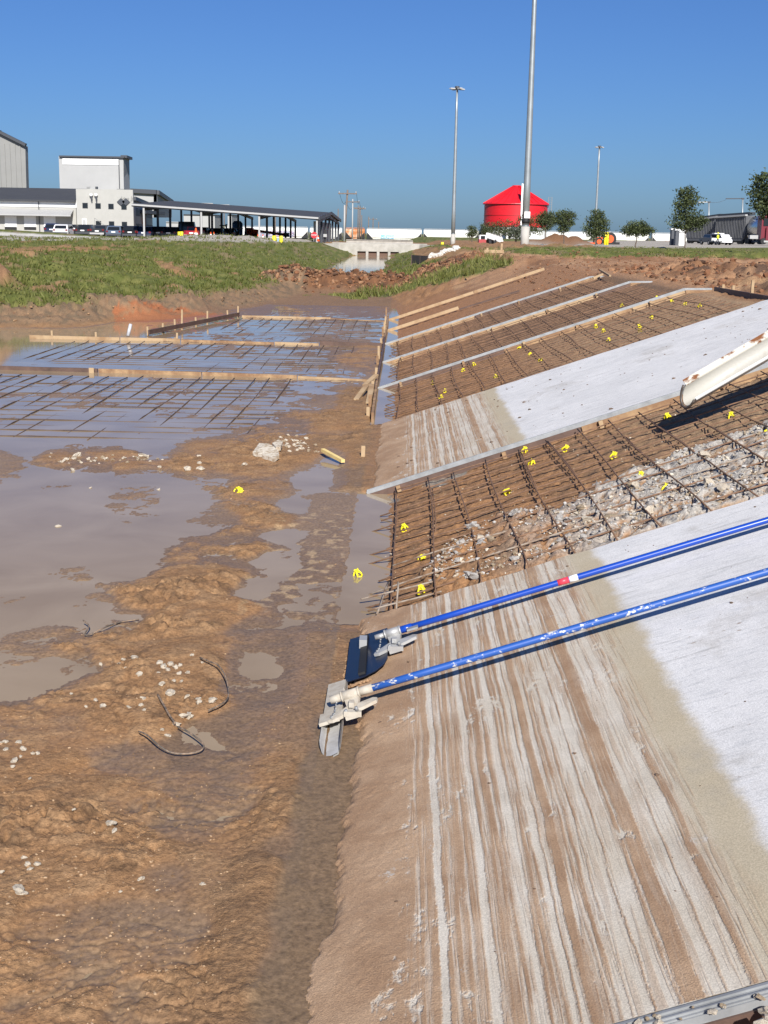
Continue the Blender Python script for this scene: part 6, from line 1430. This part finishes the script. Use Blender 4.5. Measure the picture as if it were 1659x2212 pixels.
for i, px in enumerate((470, 497)):
    car(px, 178 + (i % 3) * 8, ["dark car under the carport near its second post", "dark car under the carport beside the blue tank", "dark car under the carport below the orange lift", "dark car under the carport below the graffiti", "dark low car under the carport near the third post", "dark car under the right part of the carport"][i], [BK, DK, BK, DK, BK, NV][i], "sedan" if i % 2 else "suv", random.uniform(-.1, .1), group="cars under the carport")
s_ = car(1535, 200, "grey hatchback with a white raised tailgate beside the man in yellow", (.08, .085, .10), "suv", .22, 4.2, group="cars in the yard")
mb = MB(); mb.box((0, -2.4, 1.72), (1.6, .9, .12)); mb.build("raised_tailgate", WHITE, s_, origin=(0, 0, 0)); mb = MB(); mb.box((0, -2.17, .78), (1.75, .1, .5)); mb.build("rear_panel", WHITE, s_, origin=(0, 0, 0))
car(1562, 203, "white car nose seen right of the man in yellow", (.75, .75, .75), "sedan", 3.2, 3.6, group="cars in the yard")
# bollards, marker, cones, sign
for i, (px, pt, pb, Y, lab) in enumerate(((387.4, 500.5, 517.5, 140, "left of two touching yellow bollards before the black pickup"), (392.8, 500.3, 517.3, 140, "right of two touching yellow bollards before the black pickup"), (592.5, 509, 531, 112, "wide yellow bollard left of the blue marker post"), (607.3, 509.5, 532.5, 112, "slim yellow bollard right of the blue marker post"), (1306.5, 502, 530.5, 148, "left yellow bollard in front of the orange tractor"), (1311.5, 501.5, 531, 148, "right yellow bollard in front of the orange tractor"), (955.5, 523, 531, 150, "stubby yellow bollard left of the foot of the slim light mast"), (993, 524, 531, 150, "stubby yellow bollard right of the slim light mast foot"), (1000, 524, 531, 150, "stubby yellow bollard next to the dirt track start"), (686, 512, 520, 172, "small yellow bollard past the carport end wall"))):
    q = AY(px, pb, Y); t = AY(px, pt, Y); r = .17 if Y > 130 else (.19 if px < 600 else .15)
    if Y == 148: r = .14
    o = thing("bollard", lab, "bollard", (q.x, Y, q.z), "yellow bollards"); mb = MB(); mb.tube([(q.x, Y, q.z - .3), (q.x, Y, t.z - .03), (q.x, Y, t.z)], [r, r, r * .8], 12); mb.build("post", YELP, o)
    mb = MB(); mb.tube([(q.x, Y, q.z - .3), (q.x, Y, q.z + .06)], r * 1.3, 12); mb.build("footing", CONC, o)
q = AY(600.5, 531, 112); t = AY(600.5, 515, 112); o = thing("marker_post", "pale blue marker post between the two bollards", "marker post", q); mb = MB(); mb.tube([q, t], .05, 8); mb.build("post", mat("pale_blue_plastic", (.30, .50, .66), .5), o); mb = MB(); mb.tube([t, t + Vector((0, 0, .12))], .06, 8); mb.build("cap", WHITE, o)
for px, pb, Y, lab in ((423.5, 522, 118, "orange and white traffic drum on the road verge below the red pickup"), (455.5, 513.5, 150, "small orange cone by the second white carport post"), (462, 513.5, 150, "small orange cone right beside its twin under the carport"), (557, 518.5, 148, "orange cone at the third white carport post"), (568, 518, 150, "orange cone just right of the third carport post"), (687.5, 521, 148, "orange cone at the carport end post")):
    q = AY(px, pb, Y); o = thing("traffic_cone", lab, "traffic cone", q, "traffic cones"); k = 1.9 if Y < 130 else 1.0
    mb = MB(); mb.box((q.x, Y, q.z + .03), (.36 * k, .36 * k, .06)); mb.build("base", ORANGE, o)
    mb = MB(); mb.tube([(q.x, Y, q.z + .06), (q.x, Y, q.z + .3 * k), (q.x, Y, q.z + .65 * k)], [.15 * k, .10 * k, .03 * k], 10); mb.build("cone", ORANGE, o)
    mb = MB(); mb.tube([(q.x, Y, q.z + .25 * k), (q.x, Y, q.z + .42 * k)], [.118 * k, .085 * k], 10); mb.build("white_band", WHITE, o)
q = AY(678.5, 521, 149); t = AY(678.5, 508, 149); o = thing("stop_sign", "red octagonal stop sign at the right end of the carport", "stop sign", q); mb = MB(); mb.tube([q, t], .04, 6); mb.build("post", GREYM, o)
mb = MB(); mb.prism([t + Vector((math.cos(math.pi / 8 + k * math.pi / 4) * .38, -.05, math.sin(math.pi / 8 + k * math.pi / 4) * .38)) for k in range(8)], (0, .03, 0)); pl = mb.build("sign_plate", mat("sign_red", (.55, .02, .03), .4), o)
fc = bpy.data.curves.new("stop_text", 'FONT'); fc.body = "STOP"; fc.size = .26; fc.align_x = 'CENTER'; fc.align_y = 'CENTER'; fc.extrude = .004; fo0 = bpy.data.objects.new("lettering_curve", fc); COL.objects.link(fo0); bpy.context.view_layer.update()
fm = bpy.data.meshes.new_from_object(fo0.evaluated_get(bpy.context.evaluated_depsgraph_get())); bpy.data.objects.remove(fo0)
fo = bpy.data.objects.new("lettering", fm); COL.objects.link(fo); fo.parent = pl
fo.location = t + Vector((0, -.065, 0)) - parent_loc(pl); fo.rotation_euler = (math.pi / 2, 0, 0); fm.materials.clear(); fm.materials.append(WHITE)
o = thing("utility_box", "pale utility box on a black post at the carport end wall", "utility box", AY(702, 522, 150)); part_box("cabinet", GREYL, o, 698.5, 505.5, 706, 512, 150, .25); part_box("post", BLACK, o, 700, 496, 704, 522, 150.3, .15)
o = thing("blue_tank", "blue upright tank with a pale top standing under the carport", "tank", AY(513, 512, 195)); q = AY(513, 512, 195); mb = MB(); mb.lathe([(.8, -.4), (.8, 2.0), (.5, 2.35), (.01, 2.4)], q, 18); mb.build("shell", mat("blue_tank_paint", (.05, .16, .34), .4), o); mb = MB(); mb.lathe([(.86, 1.2), (.86, 1.35)], q, 18); mb.build("hoop", GREYL, o)
# orange boom lift under the carport
o = thing("boom_lift", "orange boom lift parked under the carport in front of the graffiti", "boom lift", AY(540, 515, 200)); part_box("chassis", ORANGE, o, 528, 500, 556, 512, 200, 2); part_box("counterweight", ORANGE, o, 530, 492, 545, 501, 200, 2)
a, b = AY(545, 497, 200), AY(620, 508, 200); mb = MB(); mb.beam(a, b, .35, .4); mb.build("boom", ORANGE, o); part_box("basket", TRIM, o, 612, 503, 624, 512, 199.5, 1)
for px in (532, 552): c = AY(px, 512, 199.8); mb = MB(); mb.tube([c, c + Vector((0, .4, 0))], .5, 12); mb.build("wheel", BLACK, o)
o = thing("red_forklift", "small red forklift in shadow under the carport left part", "forklift", AY(480, 510, 195)); part_box("chassis", mat("forklift_red", (.45, .03, .05), .4), o, 474, 495, 487, 509, 195, 2); part_box("cab_roof", TRIM, o, 474, 486, 486, 488, 195, 2); part_box("mast", BLACK, o, 487, 484, 489, 510, 195, 1)
for px in (476, 485): c = AY(px, 509, 194.8); mb = MB(); mb.tube([c, c + Vector((0, .4, 0))], .35, 12); mb.build("wheel", BLACK, o)

# ---- skid steer and tractor
Y = 120; o = thing("skid_steer", "white and red skid steer loader seen from behind on the dirt track", "loader", AY(1048, 531, Y))
mr_ = mat("loader_red", (.36, .05, .05), .5)
part_box("engine_cover", mr_, o, 1034.5, 517, 1050, 528, Y, 1.8); part_box("cab", WHITE, o, 1036, 507.5, 1052, 517, Y + .4, 1.6); part_box("rear_window", GLASS, o, 1039, 509.5, 1048, 516, Y + .3, .1); part_box("bumper", BLACK, o, 1037, 527, 1050, 530.5, Y - .1, 2)
a, b = AY(1052, 508.5, Y + .6), AY(1083, 519, Y + 2.4); mb = MB(); mb.beam(a, b, .25, .5); mb.beam(b, b + Vector((.1, 0, -.55)), .25, .3); mb.build("lift_arm", WHITE, o); part_box("bucket", GREYM, o, 1078, 521, 1087, 528, Y + 2.5, 1.2)
for px in (1053, 1063): c = AY(px, 525, Y + (px - 1050) * .12); mb = MB(); mb.tube([c, c + Vector((.3, .1, 0))], .38, 14); mb.build("wheel", BLACK, o)
Y = 160; o = thing("tractor", "orange tractor with a glazed cab and mower behind the yellow bollards", "tractor", AY(1305, 530, Y))
part_box("hood", ORANGE, o, 1288, 512, 1302, 521, Y, .9); part_box("chassis", TRIM, o, 1290, 520, 1312, 526, Y + .2, .7); part_box("cab_frame", TRIM, o, 1302, 502, 1318, 517, Y, 1.4); part_box("cab_glass", mat("greenish_glass", (.20, .34, .34), .1), o, 1304, 504, 1312, 516, Y - .05, .1); part_box("cab_roof", GREYL, o, 1301, 499.8, 1319, 502.5, Y - .2, 1.8); part_box("mower_deck", ORANGE, o, 1273, 524, 1287, 530.5, Y - .3, 1.6); part_box("front_loader", mat("olive_steel", (.12, .09, .05), .6), o, 1284, 513, 1290, 529, Y - .2, 1.2)
for px, r, m_ in ((1317, .80, 1), (1294, .48, 0)):
    c = AY(px, 528.5, Y - .35); c.z = AY(px, 530.5, Y).z + r; mb = MB(); mb.tube([c, c + Vector((0, .35, 0))], r, 20); w_ = mb.build("wheel", BLACK, o); mb = MB(); mb.tube([c + Vector((0, -.02, 0)), c + Vector((0, .02, 0))], r * .6, 14); mb.build("rim", ORANGE, w_)
mb = MB(); c = AY(1330, 526, Y); mb.box(c, (.9, .5, .3)); mb.beam(c + Vector((-.5, 0, 0)), c + Vector((-.1, 0, .6)), .1, .1); mb.build("rear_hitch", BLACK, o)

# ---- man in hi-vis
def person(px, Y):
    p = AY(px, 528, Y); z = gz(p.x, Y); root = thing("person", "person in a yellow hi-vis shirt and yellow hard hat standing at the open tailgate", "person", (p.x, Y, z))
    me_ = bpy.data.meshes.new("body"); J = [(0, 0, .95), (0, 0, 1.2), (0, .02, 1.42), (0, .02, 1.52), (0, -.01, 1.66), (0, -.01, 1.76), (-.1, 0, .92), (-.12, -.02, .5), (-.12, .02, .08), (-.12, -.12, .04), (.1, 0, .92), (.13, -.05, .5), (.14, .0, .08), (.14, -.14, .04), (-.2, .02, 1.40), (-.27, .02, 1.12), (-.22, -.2, .98), (.2, .02, 1.40), (.28, .0, 1.13), (.20, -.22, 1.02)]
    E_ = [(0, 1), (1, 2), (2, 3), (3, 4), (4, 5), (0, 6), (6, 7), (7, 8), (8, 9), (0, 10), (10, 11), (11, 12), (12, 13), (2, 14), (14, 15), (15, 16), (2, 17), (17, 18), (18, 19)]
    Rr = [.15, .14, .16, .06, .10, .08, .10, .075, .05, .05, .10, .075, .05, .05, .07, .05, .04, .07, .05, .04]
    me_.from_pydata(J, E_, []); ob = bpy.data.objects.new("body", me_); COL.objects.link(ob); ob.parent = root
    sk = ob.modifiers.new("skin", 'SKIN')
    if me_.skin_vertices:
        for i, r in enumerate(Rr): me_.skin_vertices[0].data[i].radius = (r, r * .8)
        me_.skin_vertices[0].data[0].use_root = True
    ob.modifiers.new("smooth", 'SUBSURF').levels = 1; me_.materials.append(mat("dark_work_trousers", (.03, .035, .05), .8))
    mb = MB(); mb.lathe([(.165, .95), (.18, 1.1), (.20, 1.3), (.19, 1.42), (.08, 1.5)], (0, .01, 0), 14); mb.build("hi_vis_shirt", mat("hi_vis_yellow", (.75, .85, .03), .7), ob, origin=(0, 0, 0))
    mb = MB(); mb.lathe([(.15, 1.72), (.135, 1.76), (.11, 1.84), (.01, 1.88)], (0, -.01, 0), 14); mb.build("hard_hat", mat("hard_hat_yellow", (.8, .75, .05), .4), ob, origin=(0, 0, 0))
    root.rotation_euler = (0, 0, .3)
person(1549.5, 196)

# ================================================================ TREES
def leaf_mat(name, c1, c2):
    m = bpy.data.materials.new(name); m.use_nodes = True; n = m.node_tree.nodes; l = m.node_tree.links; b = n["Principled BSDF"]
    a = n.new("ShaderNodeAttribute"); a.attribute_name = "tone"; r = n.new("ShaderNodeValToRGB"); r.color_ramp.elements[0].color = (*c1, 1); r.color_ramp.elements[1].color = (*c2, 1)
    l.new(a.outputs["Fac"], r.inputs[0]); l.new(r.outputs[0], b.inputs["Base Color"]); b.inputs["Roughness"].default_value = .6; b.inputs["Specular IOR Level"].default_value = .2
    t = n.new("ShaderNodeBsdfTranslucent"); l.new(r.outputs[0], t.inputs["Color"]); mxs = n.new("ShaderNodeMixShader"); mxs.inputs[0].default_value = .25
    o = n["Material Output"]; l.new(b.outputs[0], mxs.inputs[1]); l.new(t.outputs[0], mxs.inputs[2]); l.new(mxs.outputs[0], o.inputs["Surface"]); return m
LEAF = leaf_mat("live_oak_leaves", (.042, .056, .024), (.12, .145, .058)); LEAFG = leaf_mat("grey_green_leaves", (.06, .075, .05), (.13, .15, .10))
def tree(px, pb, pt, wpx, Y, label, blobs, nleaf, seed, m=LEAF, trunk_px=3.0, lean=0.0, group="young trees along the yard", onground=True, leaf=.16):
    """blobs: (u, v, ru, rv) in crown units: u across (-1..1 of half width), v height 0..1 of tree"""
    rs = np.random.default_rng(seed); b = AY(px, pb, Y); z0 = gz(b.x, Y) if onground else b.z; t = AY(px, pt, Y); H_ = t.z - z0; hw = wpx / 2 / F0 * Y
    o = thing("tree", label, "tree", (b.x, Y, z0), group)
    r0 = trunk_px / 2 / F0 * Y; mb = MB(); tk = [(lean * k / 4 * H_ * .12 + .03 * math.sin(k * 2 + seed), .02 * math.cos(k * 3 + seed), H_ * .62 * k / 5) for k in range(6)]
    mb.tube([(0, 0, -.2)] + tk, [r0 * 1.25] + [r0 * (1 - .12 * k) for k in range(6)], 8)
    for (u, v, ru, rv) in blobs:
        c = np.array([u * hw, rs.uniform(-.3, .3) * hw, v * H_]); k = 2 if v < .5 else 4
        s = Vector(tk[min(k, 5)]); e = Vector(c); mb.tube([s, s.lerp(e, .5) + Vector((0, 0, .06)), e], [r0 * .5, r0 * .35, r0 * .12], 5)
        for q in range(2): mb.tube([s.lerp(e, .6), e + Vector((rs.normal() * ru * hw * .6, rs.normal() * ru * hw * .5, rs.normal() * rv * H_ * .6))], [r0 * .25, r0 * .06], 4)
    mb.build("trunk", BARK, o, origin=(0, 0, 0))
    # leaf clumps: many small leaves gathered in sprays
    nb = len(blobs); area = np.array([bl[2] * bl[3] for bl in blobs]); area = area / area.sum()
    C = []; T = []
    nsp = max(30, nleaf // 14)
    for i in range(nsp):
        bl = blobs[rs.choice(nb, p=area)]; d = rs.normal(size=3); d /= np.linalg.norm(d); rad = rs.uniform(.35, 1.08) ** .6
        c = np.array([bl[0] * hw + d[0] * bl[2] * hw * rad, d[1] * bl[2] * hw * rad * .9, bl[1] * H_ + d[2] * bl[3] * H_ * rad]); tone = np.clip(rs.normal(.45, .22), 0, 1)
        for j in range(14):
            C.append(c + rs.normal(size=3) * np.array([.13, .13, .10]) * (leaf / .16) * 1.2); T.append(np.clip(tone + rs.normal(0, .12), 0, 1))
    C = np.array(C); n = len(C); a = rs.normal(size=(n, 3)); a /= np.linalg.norm(a, axis=1)[:, None]; w_ = np.cross(a, rs.normal(size=(n, 3))); w_ /= np.linalg.norm(w_, axis=1)[:, None] + 1e-6
    L2 = leaf * rs.uniform(.6, 1.2, n)[:, None]; V = np.stack([C - a * L2 * .5, C + w_ * L2 * .28, C + a * L2 * .5, C - w_ * L2 * .28], 1).reshape(-1, 3)
    me_ = bpy.data.meshes.new("crown"); me_.from_pydata(V.tolist(), [], [(4 * i, 4 * i + 1, 4 * i + 2, 4 * i + 3) for i in range(n)])
    at_ = me_.attributes.new("tone", 'FLOAT', 'POINT'); at_.data.foreach_set("value", np.repeat(np.array(T), 4).astype(np.float32)); me_.materials.append(m)
    cr = bpy.data.objects.new("crown", me_); COL.objects.link(cr); cr.parent = o; return o
tree(1478, 546, 399, 84, 88, "tall upright young tree with a two-tiered crown before the portable toilets", [(-.05, .88, .45, .10), (.25, .76, .55, .10), (-.2, .70, .5, .10), (.0, .58, .55, .08), (.45, .47, .6, .09), (-.25, .45, .75, .10), (.1, .40, .75, .09)], 4200, 1)
tree(1662, 562, 368, 118, 68, "dark leafy tree cut by the right frame edge", [(-.3, .88, .5, .09), (.2, .82, .7, .14), (-.5, .74, .45, .08), (-.25, .62, .55, .10), (.3, .6, .7, .14), (-.1, .5, .5, .08)], 6000, 2, trunk_px=5)
tree(1372, 540, 475, 68, 105, "small wide tree with a wind-bent flat crown on the grass", [(.1, .80, .65, .14), (-.4, .64, .5, .13), (.3, .66, .6, .14), (.75, .60, .3, .10), (-.05, .55, .6, .12)], 3000, 3, lean=.3)
tree(1286, 538, 449, 54, 105, "round bushy tree with a pointed top in front of the tractor", [(0, .84, .45, .12), (-.1, .66, .7, .14), (.3, .60, .65, .12), (-.4, .46, .6, .13), (.3, .40, .7, .13), (-.1, .34, .6, .10)], 3600, 4)
tree(1217, 536, 451, 54, 112, "medium tree with a flat spreading crown right of the silo", [(-.1, .86, .6, .10), (.4, .78, .5, .10), (-.5, .72, .5, .12), (.1, .62, .6, .12), (-.1, .46, .5, .10)], 3000, 5)
tree(1177, 534, 451, 52, 127, "dark tree overlapping the right side of the red silo", [(.1, .84, .5, .12), (-.3, .72, .6, .13), (.4, .66, .5, .14), (0, .52, .5, .12)], 3000, 6)
tree(1140, 531, 462, 62, 150, "dark bushy tree just behind the thick light mast", [(-.2, .8, .7, .14), (.4, .66, .6, .16), (-.2, .5, .8, .14), (.2, .36, .8, .14)], 2600, 7)
tree(1019, 531, 487, 26, 150, "small thin sapling left of the skid steer", [(-.1, .82, .6, .14), (.2, .58, .8, .16), (-.2, .48, .7, .14)], 1200, 8)
tree(1044, 530, 486, 30, 152, "small sapling directly behind the skid steer", [(-.1, .84, .5, .12), (.1, .6, .8, .18), (0, .42, .8, .16)], 1400, 9, LEAFG)
tree(1078, 531, 472, 84, 150, "broad dark bush below the left half of the silo", [(-.4, .66, .6, .2), (.3, .78, .6, .16), (.0, .5, .8, .22), (.5, .45, .5, .2), (-.5, .4, .5, .2)], 3600, 10)
tree(1114, 531, 482, 50, 140, "grey-green round shrub left of the thick light mast", [(0, .7, .6, .2), (-.2, .45, .8, .22), (.3, .4, .8, .22)], 2000, 11, LEAFG)
tree(470, 500, 481, 40, 330, "far tree clump seen low between the left carport posts", [(-.3, .5, .6, .3), (.3, .5, .6, .3)], 500, 12, leaf=.5)

# ================================================================ LOOSE EARTH CLODS
random.seed(91)
pts = []; rad = []
for i in range(1500):
    u = random.random(); x = -6.6 + 10.4 * u; t = (x + 6.4) / 9.0; y = 61.5 + 1.5 * math.sin(min(max(t, 0), 1) * 3.0) + random.gauss(-.4, 1.2); pts.append((x, y)); rad.append(random.choice([.04, .05, .07, .09, .13]))
n1_ = len(pts)
for i in range(1300):
    y = random.uniform(9, 37); x = random.gauss(7.0, .8); pts.append((max(x, 5.85), y)); rad.append(random.choice([.02, .03, .04, .06, .10]))
for i in range(700):
    y = random.uniform(34, 52); x = random.uniform(3.6, 13); pts.append((x, y)); rad.append(random.choice([.02, .03, .04, .06]))
az = relief(np.array([p[0] for p in pts]), np.array([p[1] for p in pts]))[0]
CLD = [mat("red_brown_clod", (.19, .085, .04), .95, var=.35, vscale=3), mat("dark_clod", (.095, .05, .028), .95, var=.3), mat("tan_clod", (.27, .145, .075), .95, var=.3)]
stones_stuff("earth_clods_dam", [(p[0], p[1], z + .02) for p, z in zip(pts[:n1_], az[:n1_])], rad[:n1_], CLD, 760)
stones_stuff("earth_clods_bank", [(p[0], p[1], z + .01) for p, z in zip(pts[n1_:], az[n1_:])], rad[n1_:], [CLD[0], CLD[2], CLD[0], CLD[1]], 770)
r9 = np.random.default_rng(14); lx = r9.uniform(-14, -3.5, 900); ly = r9.uniform(31, 52, 900); lz, lm = relief(lx, ly); kp = (lm['zt'] > .0) & (lm['zt'] < .5)
stones_stuff("earth_clods_scarp", [(a, b, c) for a, b, c, k in zip(lx, ly, lz, kp) if k], [random.choice([.02, .03, .04, .06]) for k in kp if k], [mat("scarp_clod", (.15, .095, .055), .95, var=.3), CLD[0], mat("tan_crumb")], 780)

# ================================================================ GRASS
GRM = leaf_mat("grass_blades", (.080, .100, .020), (.205, .205, .062))
X, Y = GX, GY
gi = np.where((grass > .35) & (Y < 130) & (Y > 30) & (np.abs(X) < Y * .36 + 2))[0]
r7 = np.random.default_rng(77); pick = r7.choice(gi, 30000)
bx_ = X[pick] + r7.normal(0, .10, 30000) * Y[pick] / 50; by_ = Y[pick] + r7.normal(0, .3, 30000); bz_ = Zt[pick] - .02
hh = (.06 + .15 * np.clip(.5 + gn[pick] + .5 * gn2[pick], .0, 1.2)) * r7.uniform(.6, 1.3, 30000) * (1 + .9 * gr[pick])
hh = np.where((X[pick] > 4.5), hh * .35, hh)
V = []; tones = []
for k in range(2):
    ang = r7.uniform(0, 6.28, 30000); w_ = (.010 + Y[pick] * .00035) * r7.uniform(.7, 1.4, 30000); tl_ = r7.normal(0, .45, (30000, 2)) * hh[:, None]
    ox, oy = np.cos(ang) * w_, np.sin(ang) * w_; jx, jy = r7.normal(0, .05, 30000), r7.normal(0, .05, 30000)
    V.append(np.stack([np.stack([bx_ + jx - ox, by_ + jy - oy, bz_], 1), np.stack([bx_ + jx + ox, by_ + jy + oy, bz_], 1), np.stack([bx_ + jx + tl_[:, 0], by_ + jy + tl_[:, 1], bz_ + hh], 1)], 1).reshape(-1, 3))
    tones.append(np.repeat(np.clip(.40 + .30 * gn2[pick] - .25 * gn[pick] + .25 * gr[pick] + r7.normal(0, .18, 30000), 0, 1), 3))
V = np.concatenate(V); me_ = bpy.data.meshes.new("bank_grass"); nT = len(V) // 3
me_.vertices.add(len(V)); me_.vertices.foreach_set("co", V.astype(np.float32).ravel()); me_.loops.add(len(V)); me_.loops.foreach_set("vertex_index", np.arange(len(V), dtype=np.int32))
me_.polygons.add(nT); me_.polygons.foreach_set("loop_start", np.arange(0, len(V), 3, dtype=np.int32)); me_.polygons.foreach_set("loop_total", np.full(nT, 3, np.int32)); me_.update(calc_edges=True)
at_ = me_.attributes.new("tone", 'FLOAT', 'POINT'); at_.data.foreach_set("value", np.concatenate(tones).astype(np.float32)); me_.materials.append(GRM)
go = bpy.data.objects.new("bank_grass", me_); COL.objects.link(go); go["kind"] = "stuff"
